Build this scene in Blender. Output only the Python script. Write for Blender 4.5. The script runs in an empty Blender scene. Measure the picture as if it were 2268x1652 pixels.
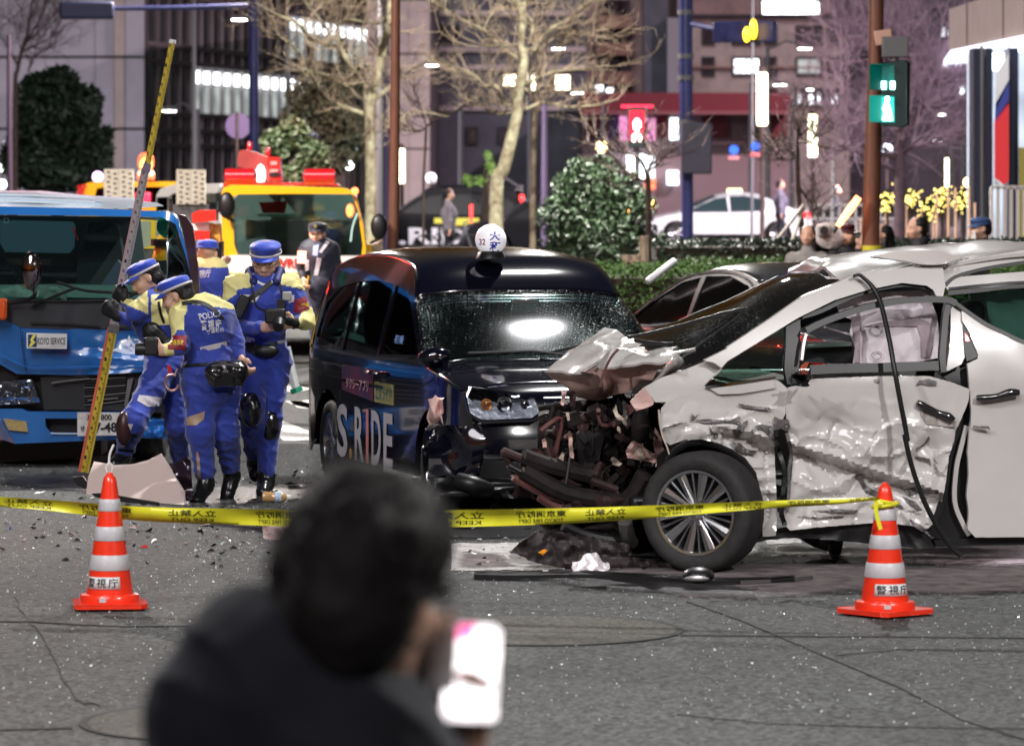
import bpy, math, random
import numpy as np
from mathutils import Vector as VV, Matrix, noise, geometry
from mathutils.bvhtree import BVHTree
R=math.radians; random.seed(7)
sc=bpy.context.scene; COL=sc.collection
# ---------------- camera ----------------
F=9500.0; HZ=380.0; CH=2.2           # focal length in traced pixels, horizon row, camera height
cam=bpy.data.cameras.new('camera'); co=bpy.data.objects.new('camera',cam); COL.objects.link(co)
co.location=(0,0,CH); co.rotation_euler=(R(90),0,0)
cam.sensor_width=36; cam.lens=36*F/2268; cam.shift_y=-(826-HZ)/2268.0
cam.clip_start=.5; cam.clip_end=900
cam.dof.use_dof=True; cam.dof.focus_distance=26.6; cam.dof.aperture_fstop=4.8; cam.dof.aperture_blades=0
sc.camera=co
# ---------------- world ----------------
w=bpy.data.worlds.new('World'); sc.world=w; w.use_nodes=True
nt=w.node_tree; bg=nt.nodes['Background']
sky=nt.nodes.new('ShaderNodeTexSky'); sky.sky_type='NISHITA'; sky.sun_disc=False
sky.sun_elevation=R(0.5); sky.sun_rotation=R(200); sky.air_density=1.6; sky.dust_density=2.5; sky.ozone_density=1.0
mx=nt.nodes.new('ShaderNodeMix'); mx.data_type='RGBA'; mx.blend_type='MULTIPLY'; mx.inputs[0].default_value=1
mx.inputs[7].default_value=(1.0,.88,1.0,1)
nt.links.new(sky.outputs[0],mx.inputs[6]); nt.links.new(mx.outputs[2],bg.inputs[0]); bg.inputs[1].default_value=.055
sl=bpy.data.lights.new('sun','SUN'); sl.energy=.95; sl.angle=R(25); sl.color=(1,.94,.98)
so=bpy.data.objects.new('sun',sl); so.rotation_euler=(R(52),0,R(-12)); COL.objects.link(so)
sc.view_settings.view_transform='Standard'; sc.view_settings.look='None'
sc.view_settings.exposure=.3; sc.view_settings.gamma=1; sc.view_settings.use_curve_mapping=False
# (x, y, z, watts, colour, size) of the street lamps' light, mostly unseen ones added to fill front and background; each is built further down with its pole
LAMPS=[(1.9,31.2,9.0,1050,(1,.985,.97),.26),(7.5,11.5,8.6,1800,(1,.975,.955),.6),(-7.0,14.0,8.6,1150,(1,.98,.965),.6),
       (-8.5,43.0,9.0,4300,(1,.95,.88),.6),(1.0,66.0,9.5,5600,(1,.96,.88),.6),(-5,92,9.5,5200,(1,.9,.85),.6),
       (12,112,9.5,8500,(1,.85,.95),.8),(-24,150,14,22000,(.9,.8,1),.8),(26,180,22,26000,(1,.72,.80),.8)]
# ---------------- helpers ----------------
CR={'V':(0,0,1),'A':(0,698.5,.3261),'B':(657.4,493,.398),'C':(1150.4,534,.2985),'D':(1610.5,493,.2984),'E':(1068.2,862.8,.2984),
    'F':(1610.5,903.9,.32335),'G':(328.7,986,.403),'H':(0,1150.4,.3034),'I':(164.3,493,.3978),'J':(0,328.7,.2586),'K':(493,287.6,.2984),
    'L':(1068.2,328.7,.2984),'M':(1479,0,.3481),'N':(986,0,.2586),'O':(493,0,.2586),'P':(0,0,.2586),'Q':(1889.9,82.2,.2983),'R':(0,410.9,.3732)}
def cv(c,p):
    ox,oy,k=CR[c]; return (ox+p[0]*k, oy+p[1]*k)
def tr(c,pts): return [cv(c,p) for p in pts]
def P(px,py,Y): return VV(((px-1134)*Y/F, Y, CH-(py-HZ)*Y/F))
def PC(c,x,y,Y): return P(*cv(c,(x,y)),Y)
def gY(py): return F*CH/(py-HZ)
def ray(px,py): return VV(((px-1134)/F,1,-(py-HZ)/F))
class Frame:                       # a vertical plane seen by the camera: origin, direction along it, outward normal
    def __init__(s,px,Y,deg):
        a=R(deg); s.o=VV(((px-1134)*Y/F,Y,0)); s.u=VV((math.cos(a),math.sin(a),0)); s.n=VV((math.sin(a),-math.cos(a),0))
    def at(s,px,py,off=0):
        r=ray(px,py); C=VV((0,0,CH)); t=((s.o+s.n*off-C).dot(s.n))/r.dot(s.n); return C+r*t
    def lay(s,off=0,f=None):
        if f is None: return lambda x,y: s.at(x,y,off)
        return lambda x,y: s.at(x,y,off+f(x,y))
def srgb(h):
    h=h.lstrip('#'); o=[]
    for i in (0,2,4):
        c=int(h[i:i+2],16)/255; o.append(c/12.92 if c<=.04045 else ((c+.055)/1.055)**2.4)
    return tuple(o)
MATS={}
def mat(name,col=(.5,.5,.5),rough=.5,metal=0,coat=0,emit=None,es=0,noi=None,bump=None,trans=0,spec=.5,ior=1.45,sheen=0,dirt=None,stretch=None):
    if name in MATS: return MATS[name]
    m=bpy.data.materials.new(name); m.use_nodes=True; n=m.node_tree; b=n.nodes['Principled BSDF']
    if isinstance(col,str): col=srgb(col)
    b.inputs['Base Color'].default_value=(*col,1); b.inputs['Roughness'].default_value=rough; b.inputs['Metallic'].default_value=metal
    b.inputs['Coat Weight'].default_value=coat; b.inputs['Coat Roughness'].default_value=.04; b.inputs['Specular IOR Level'].default_value=spec
    b.inputs['Transmission Weight'].default_value=trans; b.inputs['IOR'].default_value=ior; b.inputs['Sheen Weight'].default_value=sheen
    if emit is not None:
        if isinstance(emit,str): emit=srgb(emit)
        b.inputs['Emission Color'].default_value=(*emit,1); b.inputs['Emission Strength'].default_value=es
    tc=None
    def coords():
        nonlocal tc
        if tc is None:
            tc=n.nodes.new('ShaderNodeTexCoord')
            if stretch:
                mp=n.nodes.new('ShaderNodeMapping'); mp.inputs['Scale'].default_value=stretch; n.links.new(tc.outputs['Object'],mp.inputs[0]); tc=mp
        return tc.outputs[0] if stretch else tc.outputs['Object']
    if noi:
        nz=n.nodes.new('ShaderNodeTexNoise'); nz.inputs['Scale'].default_value=noi[0]; nz.inputs['Detail'].default_value=6; nz.inputs['Roughness'].default_value=.65
        n.links.new(coords(),nz.inputs['Vector'])
        r=n.nodes.new('ShaderNodeValToRGB'); a=noi[1]; r.color_ramp.elements[0].position=.32; r.color_ramp.elements[1].position=.68
        c2=noi[2] if len(noi)>2 else None
        if isinstance(c2,str): c2=srgb(c2)
        r.color_ramp.elements[0].color=(*[max(0,c*(1-a)) for c in col],1) if c2 is None else (*c2,1)
        r.color_ramp.elements[1].color=(*[min(1,c*(1+a)) for c in col],1) if c2 is None else (*col,1)
        n.links.new(nz.outputs['Fac'],r.inputs[0]); src=r.outputs[0]
        if dirt:
            nz2=n.nodes.new('ShaderNodeTexNoise'); nz2.inputs['Scale'].default_value=dirt[0]; nz2.inputs['Detail'].default_value=8
            n.links.new(coords(),nz2.inputs['Vector']); r2=n.nodes.new('ShaderNodeValToRGB')
            r2.color_ramp.elements[0].position=dirt[1]; r2.color_ramp.elements[1].position=dirt[1]+.04
            mm=n.nodes.new('ShaderNodeMix'); mm.data_type='RGBA'; n.links.new(nz2.outputs['Fac'],r2.inputs[0]); n.links.new(r2.outputs[0],mm.inputs[0])
            n.links.new(src,mm.inputs[6]); mm.inputs[7].default_value=(*srgb(dirt[2]),1); src=mm.outputs[2]
        n.links.new(src,b.inputs['Base Color'])
    if bump:
        nb=n.nodes.new('ShaderNodeTexNoise'); nb.inputs['Scale'].default_value=bump[0]; nb.inputs['Detail'].default_value=4
        n.links.new(coords(),nb.inputs['Vector']); bb=n.nodes.new('ShaderNodeBump'); bb.inputs['Strength'].default_value=bump[1]; bb.inputs['Distance'].default_value=bump[2] if len(bump)>2 else .01
        n.links.new(nb.outputs['Fac'],bb.inputs['Height']); n.links.new(bb.outputs[0],b.inputs['Normal'])
    MATS[name]=m; return m
def glassmat(name,tint=(.5,.6,.6),t=.6,rough=.03,drops=0):
    if name in MATS: return MATS[name]
    m=bpy.data.materials.new(name); m.use_nodes=True; n=m.node_tree; n.nodes.remove(n.nodes['Principled BSDF']); out=n.nodes['Material Output']
    tb=n.nodes.new('ShaderNodeBsdfTransparent'); tb.inputs[0].default_value=(*[c*t/max(tint) for c in tint],1)
    g=n.nodes.new('ShaderNodeBsdfGlossy'); g.inputs['Roughness'].default_value=rough; g.inputs[0].default_value=(.95,.97,1,1)
    fr=n.nodes.new('ShaderNodeFresnel'); fr.inputs[0].default_value=1.6
    ms=n.nodes.new('ShaderNodeMixShader'); n.links.new(fr.outputs[0],ms.inputs[0]); n.links.new(tb.outputs[0],ms.inputs[1]); n.links.new(g.outputs[0],ms.inputs[2])
    last=ms.outputs[0]
    if drops:
        tc=n.nodes.new('ShaderNodeTexCoord'); mp=n.nodes.new('ShaderNodeMapping'); mp.inputs['Scale'].default_value=(95,95,38); n.links.new(tc.outputs['Object'],mp.inputs[0])
        nz=n.nodes.new('ShaderNodeTexNoise'); nz.inputs['Scale'].default_value=1; nz.inputs['Detail'].default_value=3; n.links.new(mp.outputs[0],nz.inputs['Vector'])
        big=n.nodes.new('ShaderNodeTexNoise'); big.inputs['Scale'].default_value=2.2; n.links.new(tc.outputs['Object'],big.inputs['Vector'])
        ad=n.nodes.new('ShaderNodeMath'); ad.operation='MULTIPLY_ADD'; ad.inputs[1].default_value=.45; n.links.new(big.outputs['Fac'],ad.inputs[0]); n.links.new(nz.outputs['Fac'],ad.inputs[2])
        rp=n.nodes.new('ShaderNodeMapRange'); rp.inputs[1].default_value=.84; rp.inputs[2].default_value=.97; rp.inputs[4].default_value=drops; n.links.new(ad.outputs[0],rp.inputs[0])
        d=n.nodes.new('ShaderNodeBsdfDiffuse'); d.inputs[0].default_value=(.75,.78,.76,1)
        m2=n.nodes.new('ShaderNodeMixShader'); n.links.new(rp.outputs[0],m2.inputs[0]); n.links.new(last,m2.inputs[1]); n.links.new(d.outputs[0],m2.inputs[2]); last=m2.outputs[0]
    n.links.new(last,out.inputs[0]); MATS[name]=m; return m
def emat(name,col,s,amt=0,sc_=3):
    if name in MATS: return MATS[name]
    m=bpy.data.materials.new(name); m.use_nodes=True; n=m.node_tree; b=n.nodes['Principled BSDF']
    if isinstance(col,str): col=srgb(col)
    b.inputs['Base Color'].default_value=(*[c*.5 for c in col],1); b.inputs['Emission Color'].default_value=(*col,1); b.inputs['Emission Strength'].default_value=s; b.inputs['Roughness'].default_value=.3
    if amt:
        tc=n.nodes.new('ShaderNodeTexCoord'); nz=n.nodes.new('ShaderNodeTexNoise'); nz.inputs['Scale'].default_value=sc_; n.links.new(tc.outputs['Object'],nz.inputs['Vector'])
        mr=n.nodes.new('ShaderNodeMapRange'); mr.inputs[1].default_value=.35; mr.inputs[2].default_value=.65; mr.inputs[3].default_value=s*(1-amt); mr.inputs[4].default_value=s*(1+amt)
        n.links.new(nz.outputs['Fac'],mr.inputs[0]); n.links.new(mr.outputs[0],b.inputs['Emission Strength'])
    MATS[name]=m; return m
def thing(name,label,cat,loc=(0,0,0),group=None):
    o=bpy.data.objects.new(name,None); COL.objects.link(o); o.location=loc; o['label']=label; o['category']=cat; o.empty_display_size=.2
    if group: o['group']=group
    return o
def tag(o,label=None,cat=None,group=None,kind=None):
    for k,v in (('label',label),('category',cat),('group',group),('kind',kind)):
        if v: o[k]=v
    return o
def rootloc(o):
    v=VV((0,0,0))
    while o is not None: v=v+o.location; o=o.parent
    return v
class MB:
    def __init__(s,M=None): s.v=[]; s.f=[]; s.mi=[]; s.M=M
    def add(s,vs,fs,m=0):
        k=len(s.v); s.v+= [VV(p) if s.M is None else s.M@VV(p) for p in vs]; s.f+=[tuple(k+i for i in f) for f in fs]; s.mi+=[m]*len(fs); return s
    def box(s,c,d,m=0,rot=None,tp=1):
        vs=[]
        for x,y,z in ((-1,-1,-1),(1,-1,-1),(1,1,-1),(-1,1,-1),(-1,-1,1),(1,-1,1),(1,1,1),(-1,1,1)):
            k=tp if z>0 else 1; p=VV((x*d[0]/2*k,y*d[1]/2*k,z*d[2]/2)); 
            if rot is not None: p=rot@p
            vs.append(VV(c)+p)
        return s.add(vs,[(0,3,2,1),(4,5,6,7),(0,1,5,4),(1,2,6,5),(2,3,7,6),(3,0,4,7)],m)
    def bar(s,a,b,w,h=None,m=0,up=(0,0,1)):
        a,b=VV(a),VV(b); d=b-a; L=d.length
        if L<1e-6: return s
        h=h or w; z=d/L; x=z.cross(VV(up)); 
        if x.length<1e-3: x=z.cross(VV((1,0,0)))
        x.normalize(); y=x.cross(z); vs=[]
        for q in (a,b):
            for i,j in ((-1,-1),(1,-1),(1,1),(-1,1)): vs.append(q+x*(i*w/2)+y*(j*h/2))
        return s.add(vs,[(3,2,1,0),(4,5,6,7),(0,1,5,4),(1,2,6,5),(2,3,7,6),(3,0,4,7)],m)
    def prism(s,poly,vec,m=0):
        poly=[VV(p) for p in poly]; vec=VV(vec); n=len(poly)
        tris=geometry.tessellate_polygon([poly]); vs=poly+[p+vec for p in poly]
        fs=[tuple(t) for t in tris]+[tuple(i+n for i in reversed(t)) for t in tris]+[(i,(i+1)%n,(i+1)%n+n,i+n) for i in range(n)]
        return s.add(vs,fs,m)
    def tube(s,pts,r,n=8,m=0,smooth=1,cap=True):
        pts=[VV(p) for p in pts]; r=[r]*len(pts) if not hasattr(r,'__len__') else list(r)
        if smooth>1 and len(pts)>2: pts,r=crom(pts,r,smooth)
        vs=[];fs=[]; t0=(pts[1]-pts[0]).normalized(); x=t0.orthogonal().normalized()
        for i,p in enumerate(pts):
            t=(pts[min(i+1,len(pts)-1)]-pts[max(i-1,0)]); t=t.normalized() if t.length>1e-9 else t0
            x=(x-t*x.dot(t)); x=x.normalized() if x.length>1e-6 else t.orthogonal().normalized(); y=t.cross(x)
            for k in range(n):
                a=2*math.pi*k/n; vs.append(p+(x*math.cos(a)+y*math.sin(a))*r[i])
        for i in range(len(pts)-1):
            for k in range(n): fs.append((i*n+k,i*n+(k+1)%n,(i+1)*n+(k+1)%n,(i+1)*n+k))
        if cap: fs+=[tuple(reversed(range(n))),tuple((len(pts)-1)*n+k for k in range(n))]
        return s.add(vs,fs,m)
    def lathe(s,prof,c=(0,0,0),n=24,m=0,axis=None,close=False):
        # prof: (radius, height) pairs; axis: 3x3 matrix turning z into the axis
        vs=[];fs=[]; A=axis
        for r,h in prof:
            for k in range(n):
                a=2*math.pi*k/n; p=VV((r*math.cos(a),r*math.sin(a),h)); p=A@p if A is not None else p; vs.append(VV(c)+p)
        for i in range(len(prof)-1):
            for k in range(n): fs.append((i*n+k,i*n+(k+1)%n,(i+1)*n+(k+1)%n,(i+1)*n+k))
        if not close: fs+=[tuple(reversed(range(n))),tuple((len(prof)-1)*n+k for k in range(n))]
        return s.add(vs,fs,m)
    def ball(s,c,r,n=12,m=0):
        r=(r,r,r) if not hasattr(r,'__len__') else r; vs=[];fs=[]; h=n//2
        for i in range(h+1):
            t=math.pi*i/h
            for k in range(n): a=2*math.pi*k/n; vs.append(VV(c)+VV((r[0]*math.sin(t)*math.cos(a),r[1]*math.sin(t)*math.sin(a),r[2]*math.cos(t))))
        for i in range(h):
            for k in range(n): fs.append((i*n+k,(i+1)*n+k,(i+1)*n+(k+1)%n,i*n+(k+1)%n))
        return s.add(vs,fs,m)
    def build(s,name,mats,parent=None,smooth=40,bevel=0,kind=None,label=None,cat=None,group=None,origin=None):
        me=bpy.data.meshes.new(name); off=VV((0,0,0))
        if parent is not None: off=rootloc(parent)
        elif origin is not None: off=VV(origin)
        me.from_pydata([tuple(v-off) for v in s.v],[],s.f)
        mats=mats if isinstance(mats,(list,tuple)) else [mats]
        for m in mats: me.materials.append(m)
        if len(mats)>1: me.polygons.foreach_set('material_index',s.mi)
        me.validate(); me.update()
        if smooth: me.shade_smooth() if hasattr(me,'shade_smooth') else None; me.set_sharp_from_angle(angle=R(smooth))
        o=bpy.data.objects.new(name,me); COL.objects.link(o)
        if parent is not None: o.parent=parent
        elif origin is not None: o.location=off
        if bevel:
            b=o.modifiers.new('bevel','BEVEL'); b.width=bevel; b.segments=2; b.limit_method='ANGLE'; b.angle_limit=R(35)
        if parent is not None and label: o['label']=label; label=None
        tag(o,label,cat,group,kind); return o
def crom(pts,r,k):
    n=len(pts); P2=[];R2=[]
    for i in range(n-1):
        a,b,c,d=pts[max(i-1,0)],pts[i],pts[i+1],pts[min(i+2,n-1)]
        for j in range(k):
            t=j/k; P2.append(.5*((2*b)+(c-a)*t+(2*a-5*b+4*c-d)*t*t+(3*b-a-3*c+d)*t**3)); R2.append(r[i]*(1-t)+r[i+1]*t)
    P2.append(pts[-1]); R2.append(r[-1]); return P2,R2
def grid(rows,k=6,thick=.01,back=(0,1,0),fn=None,kv=None):   # smooth sheet through a grid of control points, with thickness
    rows=[[VV(p) for p in r] for r in rows]; kv=kv or k
    if k>1: rows=[crom(r,[0]*len(r),k)[0] for r in rows]
    if kv>1: cols=[crom([r[i] for r in rows],[0]*len(rows),kv)[0] for i in range(len(rows[0]))]; rows=[[c[j] for c in cols] for j in range(len(cols[0]))]
    if fn: rows=[[fn(p,i/(len(r)-1),j/(len(rows)-1)) for i,p in enumerate(r)] for j,r in enumerate(rows)]
    nr,nc=len(rows),len(rows[0]); vs=[p for r in rows for p in r]; fs=[(j*nc+i,j*nc+i+1,(j+1)*nc+i+1,(j+1)*nc+i) for j in range(nr-1) for i in range(nc-1)]
    if thick:
        n=len(vs); b=VV(back)*thick; vs=vs+[p+b for p in vs]; fs=fs+[tuple(q+n for q in reversed(f)) for f in fs]
        ring=[i for i in range(nc)]+[j*nc+nc-1 for j in range(1,nr)]+[(nr-1)*nc+i for i in range(nc-2,-1,-1)]+[j*nc for j in range(nr-2,0,-1)]
        fs+=[(ring[i],ring[i]+n,ring[(i+1)%len(ring)]+n,ring[(i+1)%len(ring)]) for i in range(len(ring))]
    m=MB(); m.add(vs,fs); return m
def inpoly(x,y,poly):
    c=False; n=len(poly); j=n-1
    for i in range(n):
        xi,yi=poly[i]; xj,yj=poly[j]
        if (yi>y)!=(yj>y) and x<(xj-xi)*(y-yi)/(yj-yi)+xi: c=not c
        j=i
    return c
def densify(poly,sp,closed=True):
    o=[]; n=len(poly)
    for i in range(n if closed else n-1):
        a,b=poly[i],poly[(i+1)%n]; L=math.hypot(b[0]-a[0],b[1]-a[1]); k=max(1,int(L/sp))
        for j in range(k): o.append((a[0]+(b[0]-a[0])*j/k,a[1]+(b[1]-a[1])*j/k))
    if not closed: o.append(poly[-1])
    return o
def panel(outline,fn,sp=12,thick=.006,back=(0,1,0),holes=(),mb=None,m=0,ragged=0):
    rnd=random.Random(len(outline)*31+int(outline[0][0])); ol=densify(outline,sp)
    if ragged: ol=[(x+rnd.uniform(-ragged,ragged),y+rnd.uniform(-ragged,ragged)) for x,y in ol]
    hs=[densify(h,sp) for h in holes]; pts=list(ol); loops=[list(range(len(ol)))]
    for h in hs: loops.append(list(range(len(pts),len(pts)+len(h)))); pts+=h
    edges=[(l[i],l[(i+1)%len(l)]) for l in loops for i in range(len(l))]; nb=len(pts); bp=np.array(pts)
    xs=[p[0] for p in ol]; ys=[p[1] for p in ol]; y=min(ys)+sp/2; r=0
    while y<max(ys):
        x=min(xs)+(sp/2 if r%2 else 0)
        while x<max(xs):
            if inpoly(x,y,ol) and not any(inpoly(x,y,h) for h in hs) and ((bp-(x,y))**2).sum(1).min()>(sp*.45)**2: pts.append((x,y))
            x+=sp
        y+=sp*.87; r+=1
    v2,_,f2,_,_,_=geometry.delaunay_2d_cdt([VV(p) for p in pts],edges,[],1 if not holes else 2,1e-5)
    tri=[t for t in f2 if len(t)==3]
    if holes: tri=[t for t in tri if not any(inpoly(sum(v2[i][0] for i in t)/3,sum(v2[i][1] for i in t)/3,h) for h in hs)]
    tri=[t for t in tri if inpoly(sum(v2[i][0] for i in t)/3,sum(v2[i][1] for i in t)/3,ol)]
    vs=[fn(p[0],p[1]) for p in v2]; n=len(vs); bk=VV(back)*thick; mb=mb or MB()
    # orient towards the camera side (opposite of back)
    if tri:
        t=tri[0]; nn=(vs[t[1]]-vs[t[0]]).cross(vs[t[2]]-vs[t[0]])
        if nn.dot(VV(back))>0: tri=[tuple(reversed(t)) for t in tri]
    fs=[tuple(t) for t in tri]
    if thick:
        from collections import Counter
        ec=Counter(); dr={}
        for t in tri:
            for i in range(3):
                a,b=t[i],t[(i+1)%3]; e=(min(a,b),max(a,b)); ec[e]+=1; dr[e]=(a,b)
        fs+=[tuple(q+n for q in reversed(t)) for t in tri]
        for e,c in ec.items():
            if c==1: a,b=dr[e]; fs.append((b,a,a+n,b+n))
        vs=vs+[p+bk for p in vs]
    mb.add(vs,fs,m); return mb
def strip(pts,w,fn,thick=.004,back=(0,1,0),mb=None,m=0,smooth=4):
    p3=[VV((x,y,0)) for x,y in pts]
    if smooth>1 and len(pts)>2: p3,_=crom(p3,[0]*len(p3),smooth)
    L=[];Rr=[]
    for i,p in enumerate(p3):
        t=p3[min(i+1,len(p3)-1)]-p3[max(i-1,0)]; t.normalize(); ww=w if not hasattr(w,'__len__') else w[0]+(w[1]-w[0])*i/(len(p3)-1)
        n=VV((-t.y,t.x,0))*ww/2; L.append(p+n); Rr.append(p-n)
    mb=mb or MB(); n=len(L); vs=[fn(p.x,p.y) for p in L]+[fn(p.x,p.y) for p in Rr]; b=VV(back)*thick; vs+= [v+b for v in vs]
    for i in range(n-1):
        pass
    fs=[]
    for i in range(n-1):
        a,b2,c,d=i,i+1,n+i+1,n+i
        fs+=[(a,b2,c,d),(d+2*n,c+2*n,b2+2*n,a+2*n),(b2,a,a+2*n,b2+2*n),(d,c,c+2*n,d+2*n)]
    fs+=[(0,n,3*n,2*n),(n-1,3*n-1,4*n-1,2*n-1)]
    mb.add(vs,fs,m); return mb
TXT={}
def textpolys(body,flip=False,bold=0,space=1.0):
    # glyph outlines as a triangulated flat mesh, unit height, left bottom at origin; returns verts, faces, width
    key=(body,flip,bold,space)
    if key in TXT: return TXT[key]
    c=bpy.data.curves.new('t','FONT'); c.body=body; c.size=1; c.space_character=space; c.offset=bold; c.resolution_u=3
    o=bpy.data.objects.new('t',c); COL.objects.link(o); bpy.context.view_layer.update()
    me=bpy.data.meshes.new_from_object(o.evaluated_get(bpy.context.evaluated_depsgraph_get()))
    vs=[(v.co.x,v.co.y) for v in me.vertices]; fs=[tuple(p.vertices) for p in me.polygons]
    bpy.data.objects.remove(o); bpy.data.curves.remove(c); bpy.data.meshes.remove(me)
    if vs:
        x0=min(v[0] for v in vs); x1=max(v[0] for v in vs); y0=min(v[1] for v in vs); y1=max(v[1] for v in vs)
        W=x1-x0; Hh=max(y1-y0,1e-3); vs=[((x-x0)/W,(y-y0)/Hh) for x,y in vs]
        if flip: vs=[(1-x,y) for x,y in vs]; fs=[tuple(reversed(f)) for f in fs]
    TXT[key]=(vs,fs); return TXT[key]
def text(body,fn,mb=None,m=0,flip=False,bold=0,thick=0,back=(0,1,0),space=1.0):
    vs,fs=textpolys(body,flip,bold,space); mb=mb or MB(); mb.add([fn(x,y) for x,y in vs],fs,m); return mb   # fn maps unit square to 3D
def quadfn(tl,trr,br,bl,place):     # unit square -> bilinear picture quad -> 3D
    def f(x,y):
        a=(bl[0]+(br[0]-bl[0])*x,bl[1]+(br[1]-bl[1])*x); b=(tl[0]+(trr[0]-tl[0])*x,tl[1]+(trr[1]-tl[1])*x)
        return place(a[0]+(b[0]-a[0])*y,a[1]+(b[1]-a[1])*y)
    return f
# signed-distance bodies: round cones and ellipsoids melted together, meshed by surface nets
def sdf_mesh(prims,vox=.012,k=.012,disp=None):
    # prim: ('c',p0,r0,p1,r1,tag) or ('e',c,(rx,ry,rz),rot or None,tag)
    lo=np.full(3,1e9); hi=-lo
    for q in prims:
        if q[0]=='c':
            for p,r in ((q[1],q[2]),(q[3],q[4])): p=np.array(p); lo=np.minimum(lo,p-r); hi=np.maximum(hi,p+r)
        else: p=np.array(q[1]); r=max(q[2]); lo=np.minimum(lo,p-r); hi=np.maximum(hi,p+r)
    lo-=vox*3+k; hi+=vox*3+k; n=np.ceil((hi-lo)/vox).astype(int)+1
    acc=np.zeros(n,np.float32); best=np.full(n,1e9,np.float32); tg=np.zeros(n,np.int16)
    far=np.float32(6*k)
    for q in prims:
        if q[0]=='c': pa=np.array([q[1],q[3]],float); rr=max(q[2],q[4])
        else: pa=np.array([q[1]],float); rr=max(q[2])
        a=np.maximum(((pa.min(0)-rr-8*k-3*vox-lo)/vox).astype(int),0); b=np.minimum(((pa.max(0)+rr+8*k+3*vox-lo)/vox).astype(int)+2,n)
        X,Yy,Z=np.meshgrid(*[lo[i]+vox*np.arange(a[i],b[i]) for i in range(3)],indexing='ij'); G=np.stack([X,Yy,Z],-1)
        if q[0]=='c':
            p0,p1=np.array(q[1]),np.array(q[3]); d=p1-p0; L=max((d*d).sum(),1e-9); t=np.clip(((G-p0)@d)/L,0,1)
            D=np.sqrt(((G-p0-t[...,None]*d)**2).sum(-1))-(q[2]+(q[4]-q[2])*t)
        else:
            Q=G-np.array(q[1]); 
            if q[3] is not None: Q=Q@np.array(q[3])
            rad=np.array(q[2]); k0=np.sqrt(((Q/rad)**2).sum(-1)); k1=np.sqrt(((Q/rad**2)**2).sum(-1))+1e-9; D=k0*(k0-1)/k1
        s=tuple(slice(a[i],b[i]) for i in range(3)); acc[s]+=np.exp(np.clip(-D/k,-40,40)); m=D<best[s]; best[s]=np.where(m,D,best[s]); tg[s]=np.where(m,q[-1],tg[s])
    S=np.where(acc>0,-k*np.log(np.maximum(acc,1e-20)),1.0)
    ins=S<0; c=np.zeros(np.array(n)-1,np.int8)
    for dx in (0,1):
        for dy in (0,1):
            for dz in (0,1): c+=ins[dx:n[0]-1+dx,dy:n[1]-1+dy,dz:n[2]-1+dz]
    act=(c>0)&(c<8); idx=np.full(c.shape,-1); ijk=np.argwhere(act); idx[act]=np.arange(len(ijk))
    pos=np.zeros((len(ijk),3)); cnt=np.zeros(len(ijk)); cor=[(x,y,z) for x in (0,1) for y in (0,1) for z in (0,1)]
    for a in cor:
        for b in cor:
            if sum(b)-sum(a)==1 and all(b[i]>=a[i] for i in range(3)):
                sa=S[ijk[:,0]+a[0],ijk[:,1]+a[1],ijk[:,2]+a[2]]; sb=S[ijk[:,0]+b[0],ijk[:,1]+b[1],ijk[:,2]+b[2]]
                m=(sa<0)!=(sb<0); t=np.where(m,sa/np.where(m,sa-sb,1),0); pt=np.array(a)+t[:,None]*(np.array(b)-np.array(a)); pos+=pt*m[:,None]; cnt+=m
    pos=pos/cnt[:,None]; verts=lo+(ijk+pos)*vox; vt=tg[ijk[:,0],ijk[:,1],ijk[:,2]]
    faces=[]
    for ax in range(3):
        o1,o2=[(1,2),(2,0),(0,1)][ax]; e=[0,0,0]; e[ax]=1
        A=ins[:n[0]-e[0],:n[1]-e[1],:n[2]-e[2]]; B=ins[e[0]:,e[1]:,e[2]:]; ch=np.argwhere(A!=B)
        ok=(ch[:,o1]>0)&(ch[:,o2]>0)&(ch[:,o1]<n[o1]-1)&(ch[:,o2]<n[o2]-1); ch=ch[ok]
        def g(d1,d2): q=ch.copy(); q[:,o1]-=d1; q[:,o2]-=d2; return idx[q[:,0],q[:,1],q[:,2]]
        qd=np.stack([g(0,0),g(1,0),g(1,1),g(0,1)],1); fl=A[ch[:,0],ch[:,1],ch[:,2]]; qd[~fl]=qd[~fl][:,::-1]; faces.append(qd)
    faces=np.concatenate(faces); faces=faces[(faces>=0).all(1)]
    if disp:
        N=np.zeros_like(verts); a,b,cc=verts[faces[:,0]],verts[faces[:,1]],verts[faces[:,2]]; fn=np.cross(b-a,cc-a)
        for i in range(4): np.add.at(N,faces[:,i],fn)
        N/=np.linalg.norm(N,axis=1)[:,None]+1e-9; verts=verts+N*np.array([disp(VV(p),int(t)) for p,t in zip(verts,vt)])[:,None]
    return verts,faces,vt
def blob(prims,name,mats,parent,vox=.012,k=.012,disp=None,matf=None,label=None,**kw):
    v,f,vt=sdf_mesh(prims,vox,k,disp); me=bpy.data.meshes.new(name); off=rootloc(parent) if parent is not None else VV((0,0,0))
    me.from_pydata((v-np.array(off)).tolist(),[],f.tolist()); mats=mats if isinstance(mats,(list,tuple)) else [mats]
    for m in mats: me.materials.append(m)
    if matf:
        cen=v[f].mean(1); tt=vt[f[:,0]]; me.polygons.foreach_set('material_index',[matf(c,int(t)) for c,t in zip(cen,tt)])
    me.update(); me.shade_smooth(); o=bpy.data.objects.new(name,me); COL.objects.link(o); o.parent=parent
    if label: o['label']=label
    tag(o,None,kw.get('cat'),kw.get('group')); o['_v']=0; del o['_v']; return o
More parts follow.
